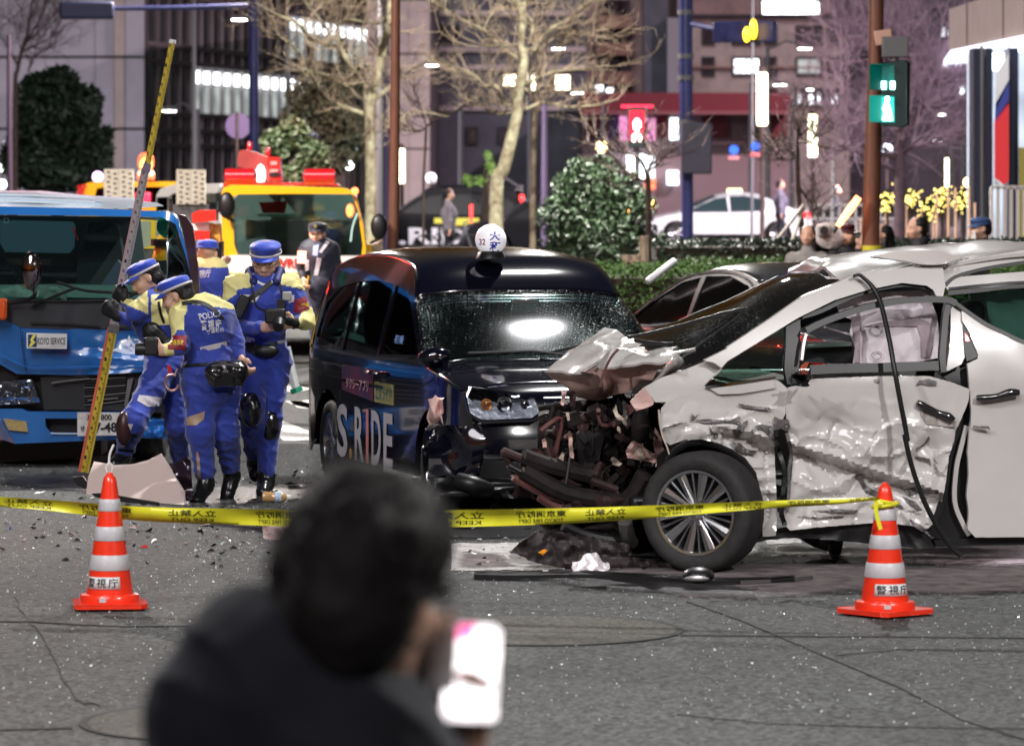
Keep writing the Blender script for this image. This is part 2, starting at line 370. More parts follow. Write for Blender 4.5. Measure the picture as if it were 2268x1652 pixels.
def decal(mb,target,push=.003,dirv=(0,1,0)):     # drop a flat sheet onto the surface behind it (print, sewn patches)
    me=target.data; off=rootloc(target); bv=BVHTree.FromPolygons([v.co+off for v in me.vertices],[tuple(p.vertices) for p in me.polygons])
    d=VV(dirv).normalized(); out=[]; last=None
    C=VV((0,0,CH))
    for p in mb.v:
        rr=(p-C).normalized() if dirv==(0,1,0) else d
        h=bv.ray_cast(p-rr*.6,rr,2.0); out.append((h[0]-rr*push) if h[0] is not None else None)
    good=[i for i,q in enumerate(out) if q is not None]
    if not good: return mb
    keep=[k for k,f in enumerate(mb.f) if all(out[i] is not None for i in f)]
    mb.f=[mb.f[k] for k in keep]; mb.mi=[mb.mi[k] for k in keep]; g=out[good[0]]; mb.v=[q if q is not None else g for q in out]; return mb
def dup(o,loc,parent=None):
    c=o.copy(); COL.objects.link(c); c.parent=parent
    if loc is not None: c.location=loc
    for ch in o.children: dup(ch,None,c)
    return c
def XY(*a): return [VV(p) for p in a]
# ---------------- materials ----------------
def asphalt(name,c0,c1,sc_=70,wet=.0):
    m=bpy.data.materials.new(name); m.use_nodes=True; n=m.node_tree; b=n.nodes['Principled BSDF']; L=n.links.new
    tc=n.nodes.new('ShaderNodeTexCoord'); a=n.nodes.new('ShaderNodeTexVoronoi'); a.inputs['Scale'].default_value=sc_; L(tc.outputs['Object'],a.inputs['Vector'])
    nz=n.nodes.new('ShaderNodeTexNoise'); nz.inputs['Scale'].default_value=.45; nz.inputs['Detail'].default_value=9; L(tc.outputs['Object'],nz.inputs['Vector'])
    n3=n.nodes.new('ShaderNodeTexNoise'); n3.inputs['Scale'].default_value=190; n3.inputs['Detail'].default_value=2; L(tc.outputs['Object'],n3.inputs['Vector'])
    r=n.nodes.new('ShaderNodeValToRGB'); r.color_ramp.elements[0].position=.1; r.color_ramp.elements[1].position=.9; r.color_ramp.elements[0].color=(*c0,1); r.color_ramp.elements[1].color=(*c1,1)
    L(a.outputs['Color'],r.inputs[0])
    r2=n.nodes.new('ShaderNodeMapRange'); r2.inputs[1].default_value=.3; r2.inputs[2].default_value=.7; r2.inputs[3].default_value=.62; r2.inputs[4].default_value=1.25; L(nz.outputs['Fac'],r2.inputs[0])
    r3=n.nodes.new('ShaderNodeMapRange'); r3.inputs[1].default_value=.35; r3.inputs[2].default_value=.75; r3.inputs[3].default_value=.6; r3.inputs[4].default_value=1.7; L(n3.outputs['Fac'],r3.inputs[0])
    mu=n.nodes.new('ShaderNodeMath'); mu.operation='MULTIPLY'; L(r2.outputs[0],mu.inputs[0]); L(r3.outputs[0],mu.inputs[1])
    mm=n.nodes.new('ShaderNodeVectorMath'); mm.operation='SCALE'; L(r.outputs[0],mm.inputs[0]); L(mu.outputs[0],mm.inputs['Scale']); L(mm.outputs[0],b.inputs['Base Color'])
    rr=n.nodes.new('ShaderNodeMapRange'); rr.inputs[3].default_value=.68-wet*1.8; rr.inputs[4].default_value=.92-wet*1.8; b.inputs['Specular IOR Level'].default_value=.3; L(nz.outputs['Fac'],rr.inputs[0]); L(rr.outputs[0],b.inputs['Roughness'])
    bp=n.nodes.new('ShaderNodeBump'); bp.inputs['Strength'].default_value=.8; bp.inputs['Distance'].default_value=.006; L(a.outputs['Distance'],bp.inputs['Height']); L(bp.outputs[0],b.inputs['Normal'])
    return m
M_road=asphalt('asphalt',(.006,.0065,.0065),(.096,.10,.100),44)
M_wet_shade=asphalt('wet and shaded asphalt',(.008,.008,.009),(.022,.021,.022),70,.25)
M_powder=mat('absorbent powder',(.25,.21,.21),.95,noi=(7,.45,(.06,.05,.055)),bump=(60,.6))
M_paint=mat('road paint',(.62,.6,.58),.7,noi=(6,.3,(.30,.29,.28)),dirt=(30,.60,'#39373a'))
M_tar=mat('tar crack',(.008,.008,.008),.8)
M_kerb=mat('kerb stone',(.3,.29,.28),.8,noi=(8,.3))
M_soil=mat('soil',(.03,.022,.015),.95,noi=(6,.4))
M_lilac=mat('lilac wall panels',(.40,.39,.435),.7,noi=(.6,.12))
M_joint=mat('wall joint',(.05,.045,.055),.8)
M_beige=mat('beige stone cladding',(.46,.39,.36),.7,noi=(.8,.15))
M_mull=mat('mullion bronze',(.44,.40,.41),.45,metal=.4)
M_dglass=mat('dark curtain wall glass',(.03,.034,.045),.12,spec=.8,noi=(.8,.5))
M_lit=emat('lit ceiling behind glass',(.93,.97,1),3.2,.25,1.2)
M_blind=emat('lit blinds behind glass',(.62,.68,.66),.5,.35,.9)
M_brick=mat('pinkish brown brick',(.50,.40,.38),.85,noi=(1.2,.2))
M_brick2=mat('brown brick shade',(.33,.22,.22),.85,noi=(1.2,.25))
M_dwin=mat('unlit window glass',(.03,.02,.028),.2,spec=.7)
M_warm=emat('warm lit window',(1,.86,.62),4.5,.2,2)
M_cool=emat('cool lit window',(.85,.93,1),2.6,.45,1.5)
M_pinkw=emat('pink lit sign panel',(1,.35,.7),.8,.25,2)
M_maroon=mat('maroon fascia',(.10,.006,.014),.5)
M_darkb=mat('dark blue grey facade',(.075,.08,.105),.5,noi=(.7,.3))
M_steel=mat('brushed steel trim',(.3,.3,.32),.3,metal=.9)
M_brown=mat('brown painted pole',(.14,.058,.035),.38,noi=(5,.2),stretch=(3,3,.5))
M_blue_pole=mat('navy pole',(.03,.035,.13),.35,noi=(4,.3))
M_bark=mat('plane tree bark',(.44,.42,.28),.9,noi=(4.5,.5,(.09,.055,.03)),bump=(20,.5))
M_bark2=mat('brown twig bark',(.27,.21,.15),.9,noi=(5,.4))
M_bark3=mat('dark bark',(.06,.04,.035),.9,noi=(5,.4))
M_leafd=mat('dark evergreen leaves',(.018,.035,.02),.5,noi=(1.5,.6))
M_leafm=mat('mid green leaves',(.04,.075,.03),.5,noi=(2,.6,(.06,.05,.02)))
M_leafg=mat('glossy camellia leaves',(.024,.045,.02),.42,noi=(3,.6))
M_hedge=mat('bright hedge leaves',(.05,.11,.022),.6,noi=(4,.5))
M_lampw=emat('street lamp lens',(1,.98,.95),14)
M_black=mat('black plastic',(.012,.012,.013),.45)
M_grey=mat('grey plastic',(.12,.12,.125),.5)
# ---------------- ground ----------------
def gp(px,py,z=0): Y=F*(CH-z)/(py-HZ); return VV(((px-1134)*Y/F,Y,z))
g=MB(); g.add([(-260,-60,0),(260,-60,0),(260,700,0),(-260,700,0)],[(0,1,2,3)]); g.build('road',M_road,smooth=0,kind='structure')
road=bpy.data.objects['road']; road['label']='grey asphalt road covered in glass grit'
def softmat(m,soft=26,sc_=5):   # spilt powder, damp and painted shade thin out towards their edge, with a grainy border
    n=m.node_tree; b=n.nodes['Principled BSDF']; out=n.nodes['Material Output']; at=n.nodes.new('ShaderNodeAttribute'); at.attribute_name='edge'; tc=n.nodes.new('ShaderNodeTexCoord'); nz=n.nodes.new('ShaderNodeTexNoise'); nz.inputs['Scale'].default_value=sc_; nz.inputs['Detail'].default_value=8; nz.inputs['Roughness'].default_value=.7
    n.links.new(tc.outputs['Object'],nz.inputs['Vector']); e=n.nodes.new('ShaderNodeMath'); e.operation='DIVIDE'; n.links.new(at.outputs['Fac'],e.inputs[0]); e.inputs[1].default_value=soft; e.use_clamp=True
    a=n.nodes.new('ShaderNodeMath'); a.operation='ADD'; n.links.new(e.outputs[0],a.inputs[0]); n.links.new(nz.outputs['Fac'],a.inputs[1]); r=n.nodes.new('ShaderNodeMapRange'); r.inputs[1].default_value=.62; r.inputs[2].default_value=1.25; r.inputs[4].default_value=.92; n.links.new(a.outputs[0],r.inputs[0])
    tb=n.nodes.new('ShaderNodeBsdfTransparent'); ms=n.nodes.new('ShaderNodeMixShader'); n.links.new(r.outputs[0],ms.inputs[0]); n.links.new(tb.outputs[0],ms.inputs[1]); n.links.new(b.outputs[0],ms.inputs[2]); n.links.new(ms.outputs[0],out.inputs[0])
softmat(M_powder); softmat(M_wet_shade)
def decals(name,polys,mt,z=.004,kind=None,label=None,jag=0,sp=20,parent=None):
    if mt in (M_powder,M_wet_shade): sp=10
    m=MB()
    for pl in polys: panel(pl,lambda x,y:gp(x,y,z),sp,0,(0,0,-1),mb=m,ragged=jag)
    for k,f in enumerate(m.f):
        a,b,c=[m.v[i] for i in f[:3]]
        if (b-a).cross(c-a).z<0: m.f[k]=tuple(reversed(f))
    o=m.build(name,mt,parent,smooth=0,kind=kind,label=label)
    if mt in (M_powder,M_wet_shade):
        at=o.data.attributes.new('edge','FLOAT','POINT'); dp=[np.array(densify(pl,3)) for pl in polys]
        for q,v in enumerate(o.data.vertices):
            v=v.co+rootloc(parent); s=F/v.y; x=1134+v.x*s; y=HZ+(CH-v.z)*s; at.data[q].value=float(min((((d-(x,y))*(.6,2.))**2).sum(1).min() for d in dp)**.5)
    return o
for pl in (tr('A',[(1880,700),(2120,790),(2150,848),(1920,848),(1850,775)]),tr('A',[(1930,585),(2040,578),(2125,602),(2125,642)]),
           tr('A',[(1590,565),(1630,620),(1640,700),(1600,720),(1560,640)]),tr('A',[(330,948),(820,960),(1100,975),(1080,1010),(560,985)]),
           [(640,888),(735,880),(735,905),(660,903)],[(560,858),(640,850),(700,862),(600,872)],
           [(1000,1203),(1060,1202),(1400,1201),(1400,1246),(1200,1262),(1000,1262)],[(1690,1190),(1772,1190),(1775,1202),(1700,1204)]):
    decals('white_marking',[pl],M_paint,.004,parent=road,jag=1.5)
decals('powder_patch',[[(1150,1262),(1400,1252),(1760,1240),(2030,1252),(2268,1236),(2400,1240),(2400,1308),(2100,1318),(1880,1310),(1700,1330),(1500,1322),(1420,1296),(1200,1282)],
   [(1000,1262),(1010,1215),(1120,1222),(1160,1258)]],M_powder,.008,jag=7,parent=road)
decals('wet_stain_and_shade',[tr('E',[(0,1350),(300,1345),(700,1360),(1100,1380),(1500,1400),(1900,1440),(2200,1500),(2600,1540),(2600,1580),(2100,1560),(1600,1530),(1300,1510),(1000,1500),(700,1470),(330,1400),(0,1385)]),
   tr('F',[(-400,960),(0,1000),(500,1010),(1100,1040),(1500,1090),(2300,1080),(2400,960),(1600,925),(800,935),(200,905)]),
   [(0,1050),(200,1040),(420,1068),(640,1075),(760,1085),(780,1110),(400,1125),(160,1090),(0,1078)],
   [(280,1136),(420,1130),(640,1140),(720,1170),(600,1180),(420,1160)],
   [(1800,1196),(2420,1188),(2420,1226),(2100,1235),(1700,1228),(1690,1206)],[(700,1085),(900,1100),(1150,1115),(1400,1150),(1500,1200),(1180,1195),(1000,1196),(860,1180),(700,1120)]],M_wet_shade,.012,jag=5,parent=road)  # includes painted shade under the van beside the wet streaks
for c,pts,wd in (('V',[(-20,1374),(70,1375),(170,1381),(290,1386),(430,1384)],4),('V',[(1090,1397),(1300,1400),(1510,1405),(1830,1408),(1960,1408),(2300,1412)],3.2),
   ('V',[(1520,1330),(1640,1372),(1800,1440),(1990,1520),(2130,1592),(2290,1642)],3.6),('H',[(120,560),(160,680),(210,745),(270,800),(340,900),(380,1000),(440,1080),(430,1140),(500,1220),(560,1310),(620,1335),(720,1345)],5),
   ('H',[(0,1530),(250,1522),(530,1515)],5),('V',[(1500,1580),(1700,1600),(1950,1608),(2290,1612)],2.5),('V',[(1850,1450),(2000,1436),(2280,1440)],2)):
    m=MB(); q=tr(c,pts); q=densify(q,7,False); rn=random.Random(3); jt_=.35 if wd>4.5 or wd<4 and c=='V' else .2; jt_=2.2 if c=='H' and len(pts)>5 else .5; q=[(x+rn.uniform(-jt_,jt_)*2,y+rn.uniform(-jt_,jt_)) for x,y in q]
    strip(q,wd*.42,lambda x,y:gp(x,y,.006),.002,(0,0,-1),m,smooth=1); m.build('crack',M_tar,road,smooth=0)
for (px,py,r) in ((520,1600,.62),(1195,1396,.69)):
    c=gp(px,py); m=MB(); m.lathe([(r,.003),(r,.006),(r*.955,.006)],c,48,close=True); m.lathe([(r*.95,.0035),(r*.95,.0055)],c,48,1)
    m.build('manhole_patch',[M_tar,asphalt('worn concrete',(.03,.03,.025),(.105,.10,.085),50)],road,smooth=0)
m=MB(); c=gp(455,1608)  # small steel lid ring showing beside the man's shoulder
m.lathe([(.10,.006),(.10,.02),(.075,.02),(.07,.01)],c,24,close=True); m.build('steel_ring_cover',M_steel,road)
# glass grit
rn=random.Random(11); m=MB()
def shard(m,c,s,k=0,flat=.5):
    a=rn.uniform(0,6.3); n=VV((rn.uniform(-flat,flat),rn.uniform(-flat,flat),1)).normalized(); x=n.orthogonal().normalized(); y=n.cross(x)
    pts=[VV(c)+(x*math.cos(a+t)+y*math.sin(a+t))*s*rn.uniform(.6,1.2) for t in (0,1.9,3.9)]; m.add(pts+[VV(c)-n*s*.35],[(0,1,2),(1,0,3),(2,1,3),(0,2,3)],k)
for i in range(17000):
    y=17+rn.betavariate(1.3,2.2)*24 if i%5 else rn.uniform(30,46); x=rn.uniform(-.125,.125)*y
    d=math.exp(-((x+1.4)**2/3+(y-26.5)**2/18))+.35
    if rn.random()>d: continue
    shard(m,(x,y,.004),rn.uniform(.0024,.0068)*(1.7 if rn.random()<.06 else 1),0,1.2)
m.build('glass_grit',mat('broken glass grit',(.85,.9,.9),.16,spec=1,metal=.15),smooth=0,kind='stuff',label='tiny sparkling bits of broken glass scattered over the road')
m=MB()
for i in range(850):
    px=rn.gauss(700,420) if i%3 else rn.uniform(0,2268); py=rn.choice([rn.gauss(1120,22),rn.gauss(1180,40),rn.gauss(1060,25)]); 
    if py<1030 or px<-50 or px>2350: continue
    c=gp(px,py,.012); shard(m,c,rn.uniform(.006,.030)*(1.6 if rn.random()<.08 else 1),rn.choice([0,0,0,0,1,2]),.6)
m.build('crash_debris',[mat('black debris',(.01,.01,.011),.35),mat('clear debris',(.5,.55,.55),.1,spec=1),mat('pinkish debris',(.35,.22,.2),.5)],smooth=0,kind='stuff',label='loose black, clear and pinkish plastic fragments strewn round the crash')
M_bd=mat('black broken plastic',(.01,.01,.012),.4); M_rd=mat('red lens plastic',(.5,.02,.02),.25); M_wd=mat('white broken plastic',(.5,.5,.5),.4); M_bld=mat('blue plastic chip',(.01,.03,.3),.4)
def chip(px,py,wd,hh,mt,label,seed):
    r2=random.Random(seed); c=gp(px,py,0); s=F/c.y; w2=wd/s/2; h2=hh/s*.6; n=9; ring=[]
    for k in range(n): a=2*math.pi*k/n; q=r2.uniform(.6,1.05); ring.append(c+VV((math.cos(a)*w2*q,math.sin(a)*w2*.55*q,.003+.3*h2*r2.random())))
    m=MB(); m.add(ring+[c+VV((0,0,h2+.012)),c+VV((w2*.4,0,h2*.7+.012))],[(k,(k+1)%n,n if k<n/2 else n+1) for k in range(n)]+[(n,n+1,n//2+1),(0,n+1,n)]+[tuple(reversed(range(n)))])
    return m.build('plastic_fragment',mt,None,smooth=0,label=label,cat='fragment',group='loose plastic fragments on the road',origin=c)
for i,(c,x,y,a,b,mt,lb) in enumerate([('H',480,305,70,24,M_bd,'curved black plastic fragment left of the left cone, nearest the joint line'),('H',438,105,52,12,M_bd,'short black strip fragment above the left cone stripes'),
  ('H',560,160,85,20,M_bd,'jagged black fragment just left of the left traffic cone'),('H',1055,208,80,16,M_rd,'thin red lens fragment right of the left traffic cone'),('H',75,75,30,20,M_bld,'small blue chip near the left picture edge'),
  ('H',1540,236,70,20,M_bd,'black oval fragment below the crumpled white film bag'),('H',1435,280,48,18,M_bd,'small rounded black fragment left of the man in black'),('H',1610,350,60,16,M_bd,'two-ended black fragment nearest the man in black'),
  ('H',1490,318,30,16,M_wd,'small white fragment among black ones beside the man in black'),('H',1700,215,80,18,M_bd,'toothed black fragment right of the oval fragment'),('H',420,200,46,12,M_bd,'small black sliver between two left fragments'),
  ('H',55,533,24,12,M_wd,'tiny white chip at the far left of the road'),('H',310,134,70,8,M_bd,'long thin black sliver far left under the tape'),('E',110,1280,16,10,M_bd,'tiny dark crumb on the white stop line')]):
    chip(*cv(c,(x,y)),a*CR[c][2],b*CR[c][2],mt,lb,i)
# ---------------- pavements and planting beds ----------------
def bed(name,x0,x1,y0,y1):
    m=MB(); m.box(((x0+x1)/2,(y0+y1)/2,.06),(x1-x0,y1-y0,.12)); o=m.build(name,M_soil,smooth=0,kind='structure')
    for (a,b,c,d) in ((x0-.15,y0-.15,x1+.15,y0),(x0-.15,y1,x1+.15,y1+.15)):
        n=int((c-a)/.9)
        for i in range(n):
            k=MB(); xx=a+(c-a)*(i+.5)/n; k.box((xx,(b+d)/2,.075),((c-a)/n-.012,.15,.15)); 
            if abs(xx)/b<.13: k.build('kerb_stone',M_kerb,o,smooth=0)
    return o
bed('planting_bed',.8,11,45,49.5); bed('planting_bed',-2,14,56,68)
def leaves(m,n,fn,s,k=0,rnd=rn,nrm=None):
    for _ in range(n):
        p=fn(); a=VV((rnd.gauss(0,1),rnd.gauss(0,1)-.6,rnd.gauss(0,1)+.5)).normalized(); x=a.orthogonal().normalized()
        an=rnd.uniform(0,6.3); y=a.cross(x); x,y=x*math.cos(an)+y*math.sin(an),y*math.cos(an)-x*math.sin(an); q=s*rnd.uniform(.6,1.3)
        m.add([p-x*q,p+y*q*.45+a*q*.12,p+x*q,p-y*q*.45+a*q*.12],[(0,1,2,3)],k)
def clumpfn(cl,rnd=rn,shell=.45):
    w=[c[1][0]*c[1][2] for c in cl]
    def f():
        c,r=rnd.choices(cl,w)[0]; v=VV((rnd.gauss(0,1),rnd.gauss(0,1),rnd.gauss(0,1))).normalized()*(rnd.random()**shell); return VV(c)+VV((v.x*r[0],v.y*r[1],v.z*r[2]))
    return f
def hedge(label,x0,x1,y0,y1,h,mt,n,s=.035):
    t=thing('hedge',label,'hedge',((x0+x1)/2,y0,0),'clipped hedges behind the crash'); m=MB(); m.box(((x0+x1)/2,(y0+y1)/2,h/2),(x1-x0-.1,y1-y0-.1,h-.1)); m.build('branches',M_soil,t,smooth=0); L=MB()
    def f():
        if rn.random()<.55: return VV((rn.uniform(x0,x1),rn.uniform(y0,y1),h+rn.gauss(0,.025)+.02*math.sin(rn.random()*9)))
        return VV((rn.uniform(x0,x1),y0+rn.gauss(0,.03),h*rn.random()**.6))
    leaves(L,n,f,s); o=L.build('foliage',mt,t,smooth=0,kind='stuff')
hedge('bright green clipped hedge between the black taxi and the dark sedan',.9,6.2,45.2,49.2,1.12,M_hedge,9000)
hedge('dark clipped hedge in front of the white taxi',1.9,9.5,58,60,1.22,M_leafd,6000,.045); hedge('low green hedge strip behind the dark sedan roof',2.2,9.5,54.6,57,1.02,M_hedge,5000,.045)
# camellia bush
t=thing('camellia_bush','rounded glossy camellia bush behind the black taxi roof sign','bush',P(1320,600,68)*1); t.location.z=0
m=MB(); cl=[(P(px,py,68+dy),(r,r*.9,r*.85)) for px,py,r,dy in ((1300,430,.62,0),(1375,470,.6,.2),(1250,480,.45,-.2),(1320,520,.65,-.3),(1245,550,.42,0),(1400,560,.5,.1),(1310,600,.6,0),(1230,610,.35,0),(1350,390,.35,.1),(1285,375,.25,0),(1215,470,.16,0),(1420,450,.22,0),(1255,400,.14,0),(1400,395,.13,0),(1440,520,.2,.1),(1205,560,.15,0),(1330,355,.12,0))]
leaves(m,12000,clumpfn(cl),.05); m.build('foliage',M_leafg,t,smooth=0,kind='stuff'); m=MB()
for dx in (-.3,0,.25): m.tube([(t.location.x+dx*.3,68,0),(t.location.x+dx*.6,68,.6),(t.location.x+dx*2,68,1.5)],[.05,.04,.015],6)
m.build('trunk',M_bark3,t)
# ---------------- trees ----------------
def twig(m,p,d,L,r,dep,rnd,k=0,up=.12):
    n=3; pts=[p]; q=p; dd=d
    for i in range(n):
        dd=(dd+VV((rnd.gauss(0,.22),rnd.gauss(0,.22),rnd.gauss(0,.2)+up))).normalized(); q=q+dd*L/n; pts.append(q)
    m.tube(pts,[r*(1-.55*i/n) for i in range(n+1)],4 if r<.02 else 5,k,1)
    if dep>0:
        for _ in range(rnd.choice((2,3,3))):
            i=rnd.choice((1,2,3)); b=(dd+VV((rnd.gauss(0,.75),rnd.gauss(0,.75),rnd.gauss(0,.55)))).normalized(); twig(m,pts[i],b,L*rnd.uniform(.5,.8),r*.55,dep-1,rnd,k,up)
def tree(label,Y,c,trunk,limbs,mt,tmt,group,seed,tw=3,tl=.9,nper=5,root=None,tr0=.012):
    rnd=random.Random(seed); k=CR[c][2]; base=PC(c,*trunk[0][:2],Y); base=VV((base.x,Y,0)); t=thing('bare_tree',label,'tree',base,group); s=F/Y
    pts=[PC(c,q[0],q[1],Y) for q in trunk]; rad=[q[2]*k/s for q in trunk]
    pts=[base]+pts; rad=[rad[0]*1.15]+rad; m=MB(); m.tube(pts,rad,12,0,5); m.build('trunk',mt,t,smooth=60); T=MB()
    for l in limbs:
        L=MB(); Yl=[Y+ (i*rnd.uniform(-.35,.35)) for i in range(len(l))]; lp=[PC(c,q[0],q[1],yy) for q,yy in zip(l,Yl)]; lr=[q[2]*k/s for q in l]; L.tube(lp,lr,7,0,4); L.build('limb',mt,t,smooth=60)
        for _ in range(nper*len(l)):
            i=rnd.randrange(len(lp)-1); f=rnd.random(); p=lp[i].lerp(lp[i+1],f); d=(lp[i+1]-lp[i]).normalized(); d=(d+VV((rnd.gauss(0,.6),rnd.gauss(0,.8),rnd.gauss(.15,.6)))).normalized()
            twig(T,p,d,tl*rnd.uniform(.4,1),max(tr0,lr[i]*.3),tw-1 if i<len(lp)//2 else tw-1,rnd)
    T.build('twigs',tmt,t,smooth=0,kind='stuff'); return t
G='bare plane trees beside the junction'
tree('left bare plane tree with pale blotched trunk behind the yellow wrecker',76,'O',[(1265,1600,50),(1262,1300,47),(1258,1050,48),(1255,880,52)],
 [[(1255,980,26),(1180,970,24),(1040,920,22),(900,850,22),(830,780,20),(780,680,18),(720,610,16),(640,590,8)],[(1240,860,30),(1200,700,27),(1100,580,24),(1030,460,24),(990,400,22),(880,390,20),(740,310,17),(640,200,15),(430,120,12),(300,40,9),(210,30,6)],
  [(1265,880,42),(1320,650,42),(1380,400,38),(1420,250,36),(1440,0,32),(1450,-300,25)],[(1310,850,20),(1440,740,16),(1560,640,10),(1760,520,6)],[(720,610,12),(650,450,10),(500,320,9),(400,290,8),(300,210,6)],[(740,610,12),(900,650,12),(1000,700,11),(1110,770,9)],
  [(880,390,13),(900,270,11),(820,150,10),(690,0,8)],[(1000,400,10),(980,240,10),(1080,170,9),(1200,190,8),(1400,220,8)],[(1440,30,14),(1380,60,12),(1330,-60,10)]],M_bark,M_bark2,G,3,3,.75,3)
tree('right bare plane tree leaning over the far black taxi',76,'N',[(440,1600,62),(500,1450,58),(590,1100,52),(620,950,46),(620,850,48),(650,700,44),(680,500,36),(650,380,32),(660,200,34),(650,60,40)],
 [[(650,60,30),(560,0,24),(450,-150,16)],[(660,60,34),(740,-40,26),(850,-200,18)],[(560,900,18),(500,880,15),(440,740,16),(350,740,14),(200,620,13),(0,560,11),(-200,500,7)],[(620,500,16),(450,380,14),(330,260,13),(200,200,11),(0,80,8),(-150,0,6)],
  [(330,260,12),(400,120,9),(540,50,7)],[(700,430,20),(800,420,18),(950,300,13),(1150,300,9),(1300,320,5)],[(760,440,16),(820,330,14),(950,220,16),(1100,140,14),(1270,0,10)],[(690,940,16),(850,880,13),(1050,920,11),(1300,900,9),(1480,850,5)],
  [(690,720,12),(900,620,10),(1100,600,9),(1400,560,5)],[(600,960,14),(450,980,9),(300,900,8),(130,770,5)],[(30,1000,4),(-300,960,9),(-420,1100,7),(-520,1080,5)],[(720,380,10),(750,200,9),(640,80,8)],[(640,390,12),(530,390,10),(300,400,7)]],M_bark,M_bark2,G,5,3,.85,4)
tree('slim dark tree trunk just right of the leaning plane tree',80,'N',[(750,1600,26),(760,1200,26),(770,950,24)],[[(770,950,18),(800,600,12),(830,300,8)],[(770,1000,14),(700,700,10),(560,500,6)],[(780,980,12),(930,600,8),(1050,300,5)]],M_bark2,M_bark2,G,8,3,.8,4)
tree('thin bare sapling right of the brown pole',78,'O',[(1720,1650,12),(1735,1300,11),(1745,1080,10)],[[(1745,1080,7),(1690,900,6),(1640,780,4)],[(1745,1100,9),(1650,1130,9),(1540,1060,7)],[(1750,1080,9),(1900,980,9),(2050,930,8),(2220,740,6)]],M_bark3,M_bark3,G,9,3,.6,3)
tree('small dark bare tree growing out of the camellia bush',66,'N',[(1740,1620,24),(1720,1480,20)],[[(1720,1480,14),(1650,1350,12),(1400,1260,10),(1200,1100,6)],[(1725,1480,12),(1780,1350,9),(1700,1200,7),(1640,1060,4)],[(1730,1480,11),(1850,1380,8),(1960,1260,5)],[(1730,1560,14),(1560,1480,12),(1400,1300,9),(1180,1220,5)]],M_bark3,M_bark3,G,10,2,.7,4)
tree('dense purple-lit bare tree behind the green pedestrian signal',92,'Q',[(345,1500,44),(345,1200,42),(345,950,40),(340,800,36)],[[(340,800,28),(300,500,22),(250,200,16),(200,-100,10)],[(350,820,26),(460,600,20),(560,350,14),(640,100,9)],[(340,900,20),(180,850,16),(0,700,12),(-150,500,8)],[(350,870,18),(500,780,14),(680,740,10),(820,700,7)],
  [(345,760,20),(400,400,15),(420,100,11),(440,-200,7)],[(320,1000,16),(200,940,13),(60,880,9),(-100,800,6)],[(0,700,8),(-60,400,7),(-80,100,5)],[(560,350,9),(700,300,8),(820,200,6)],[(250,200,9),(100,60,7),(-60,-40,5)],[(420,500,9),(600,520,8),(760,480,5)]],
  mat('purple lit bark',(.11,.07,.085),.9,noi=(4,.4)),mat('purple grey twigs',(.36,.25,.32),.9),G,12,4,1.5,6,tr0=.022)
tree('bare tree at the upper left beyond the evergreen',118,'P',[(130,800,20),(150,600,19),(190,420,17)],[[(190,420,15),(230,300,12),(260,100,9),(300,-100,6)],[(190,430,12),(350,150,8),(420,-50,5)],[(180,450,10),(330,380,8),(520,280,5)],[(150,560,12),(60,400,8),(-60,200,5)],[(200,400,8),(450,150,6),(560,60,4)],[(240,620,9),(300,480,8),(480,370,5)]],M_bark3,M_bark3,G,14,4,1.4,5)
tree('pale sapling held by bamboo stakes in front of the white railing',64,'M',[(855,1500,18),(830,1200,16),(825,950,14)],[[(825,950,10),(830,850,8),(880,640,4)],[(825,1180,9),(900,1280,7),(960,1400,4)],[(825,960,9),(760,960,7),(700,900,4)],[(830,900,8),(920,900,6),(960,780,4)],[(830,1000,8),(740,1020,6),(690,980,4)]],M_bark3,M_bark3,G,15,3,.6,4)
def crowntree(label,Y,cl,n,s,mt,trunkpx,group=None):
    x=P(trunkpx,500,Y).x; t=thing('leafy_tree',label,'tree',(x,Y,0),group); m=MB(); zt=max(P(*c[:2],Y).z for c in cl); m.tube([(x,Y,0),(x+.1,Y,zt*.5),(x,Y,zt*.9)],[.22,.17,.06],8); m.build('trunk',M_bark3,t)
    m=MB(); cc=[(P(c[0],c[1],Y),(c[2]*Y/F,c[2]*Y/F*.8,c[3]*Y/F)) for c in cl]; leaves(m,n,clumpfn(cc),s); m.build('crown',mt,t,smooth=0,kind='stuff')
GL='leafy trees at the far left'
crowntree('big dark evergreen tree beyond the blue truck',122,[(110,300,75,110),(160,260,60,80),(80,230,50,70),(190,330,40,80),(60,350,60,70),(130,190,45,45),(205,230,22,40),(225,345,26,40),(120,390,90,40),(235,300,14,20)],11000,.16,M_leafd,125,GL)
crowntree('mid green round-crowned tree behind the red crane arm',96,[(610,330,38,45),(650,300,35,40),(690,360,40,50),(640,390,50,30)],4500,.1,M_leafm,640,GL)
crowntree('brownish sparse tree in front of the lit office blinds',104,[(690,210,60,50),(760,190,40,45),(740,260,60,60),(660,270,45,50),(790,300,30,60),(730,340,60,60)],3200,.1,mat('brown withered leaves',(.075,.055,.03),.7,noi=(1.5,.6,(.025,.04,.02))),740,GL)
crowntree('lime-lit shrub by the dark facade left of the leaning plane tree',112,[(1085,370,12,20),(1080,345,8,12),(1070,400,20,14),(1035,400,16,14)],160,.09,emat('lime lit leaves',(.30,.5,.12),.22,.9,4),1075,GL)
# ---------------- buildings ----------------
def slab(pts,Y,dep,mt,name,parent,m=None,**kw):   # picture outline given its own distance and real depth
    m=MB(); m.prism([P(x,y,Y) for x,y in pts],(0,dep,0)); return m.build(name,mt,parent,smooth=0,**kw)
def rect(x0,y0,x1,y1): return [(x0,y0),(x1,y0),(x1,y1),(x0,y1)]
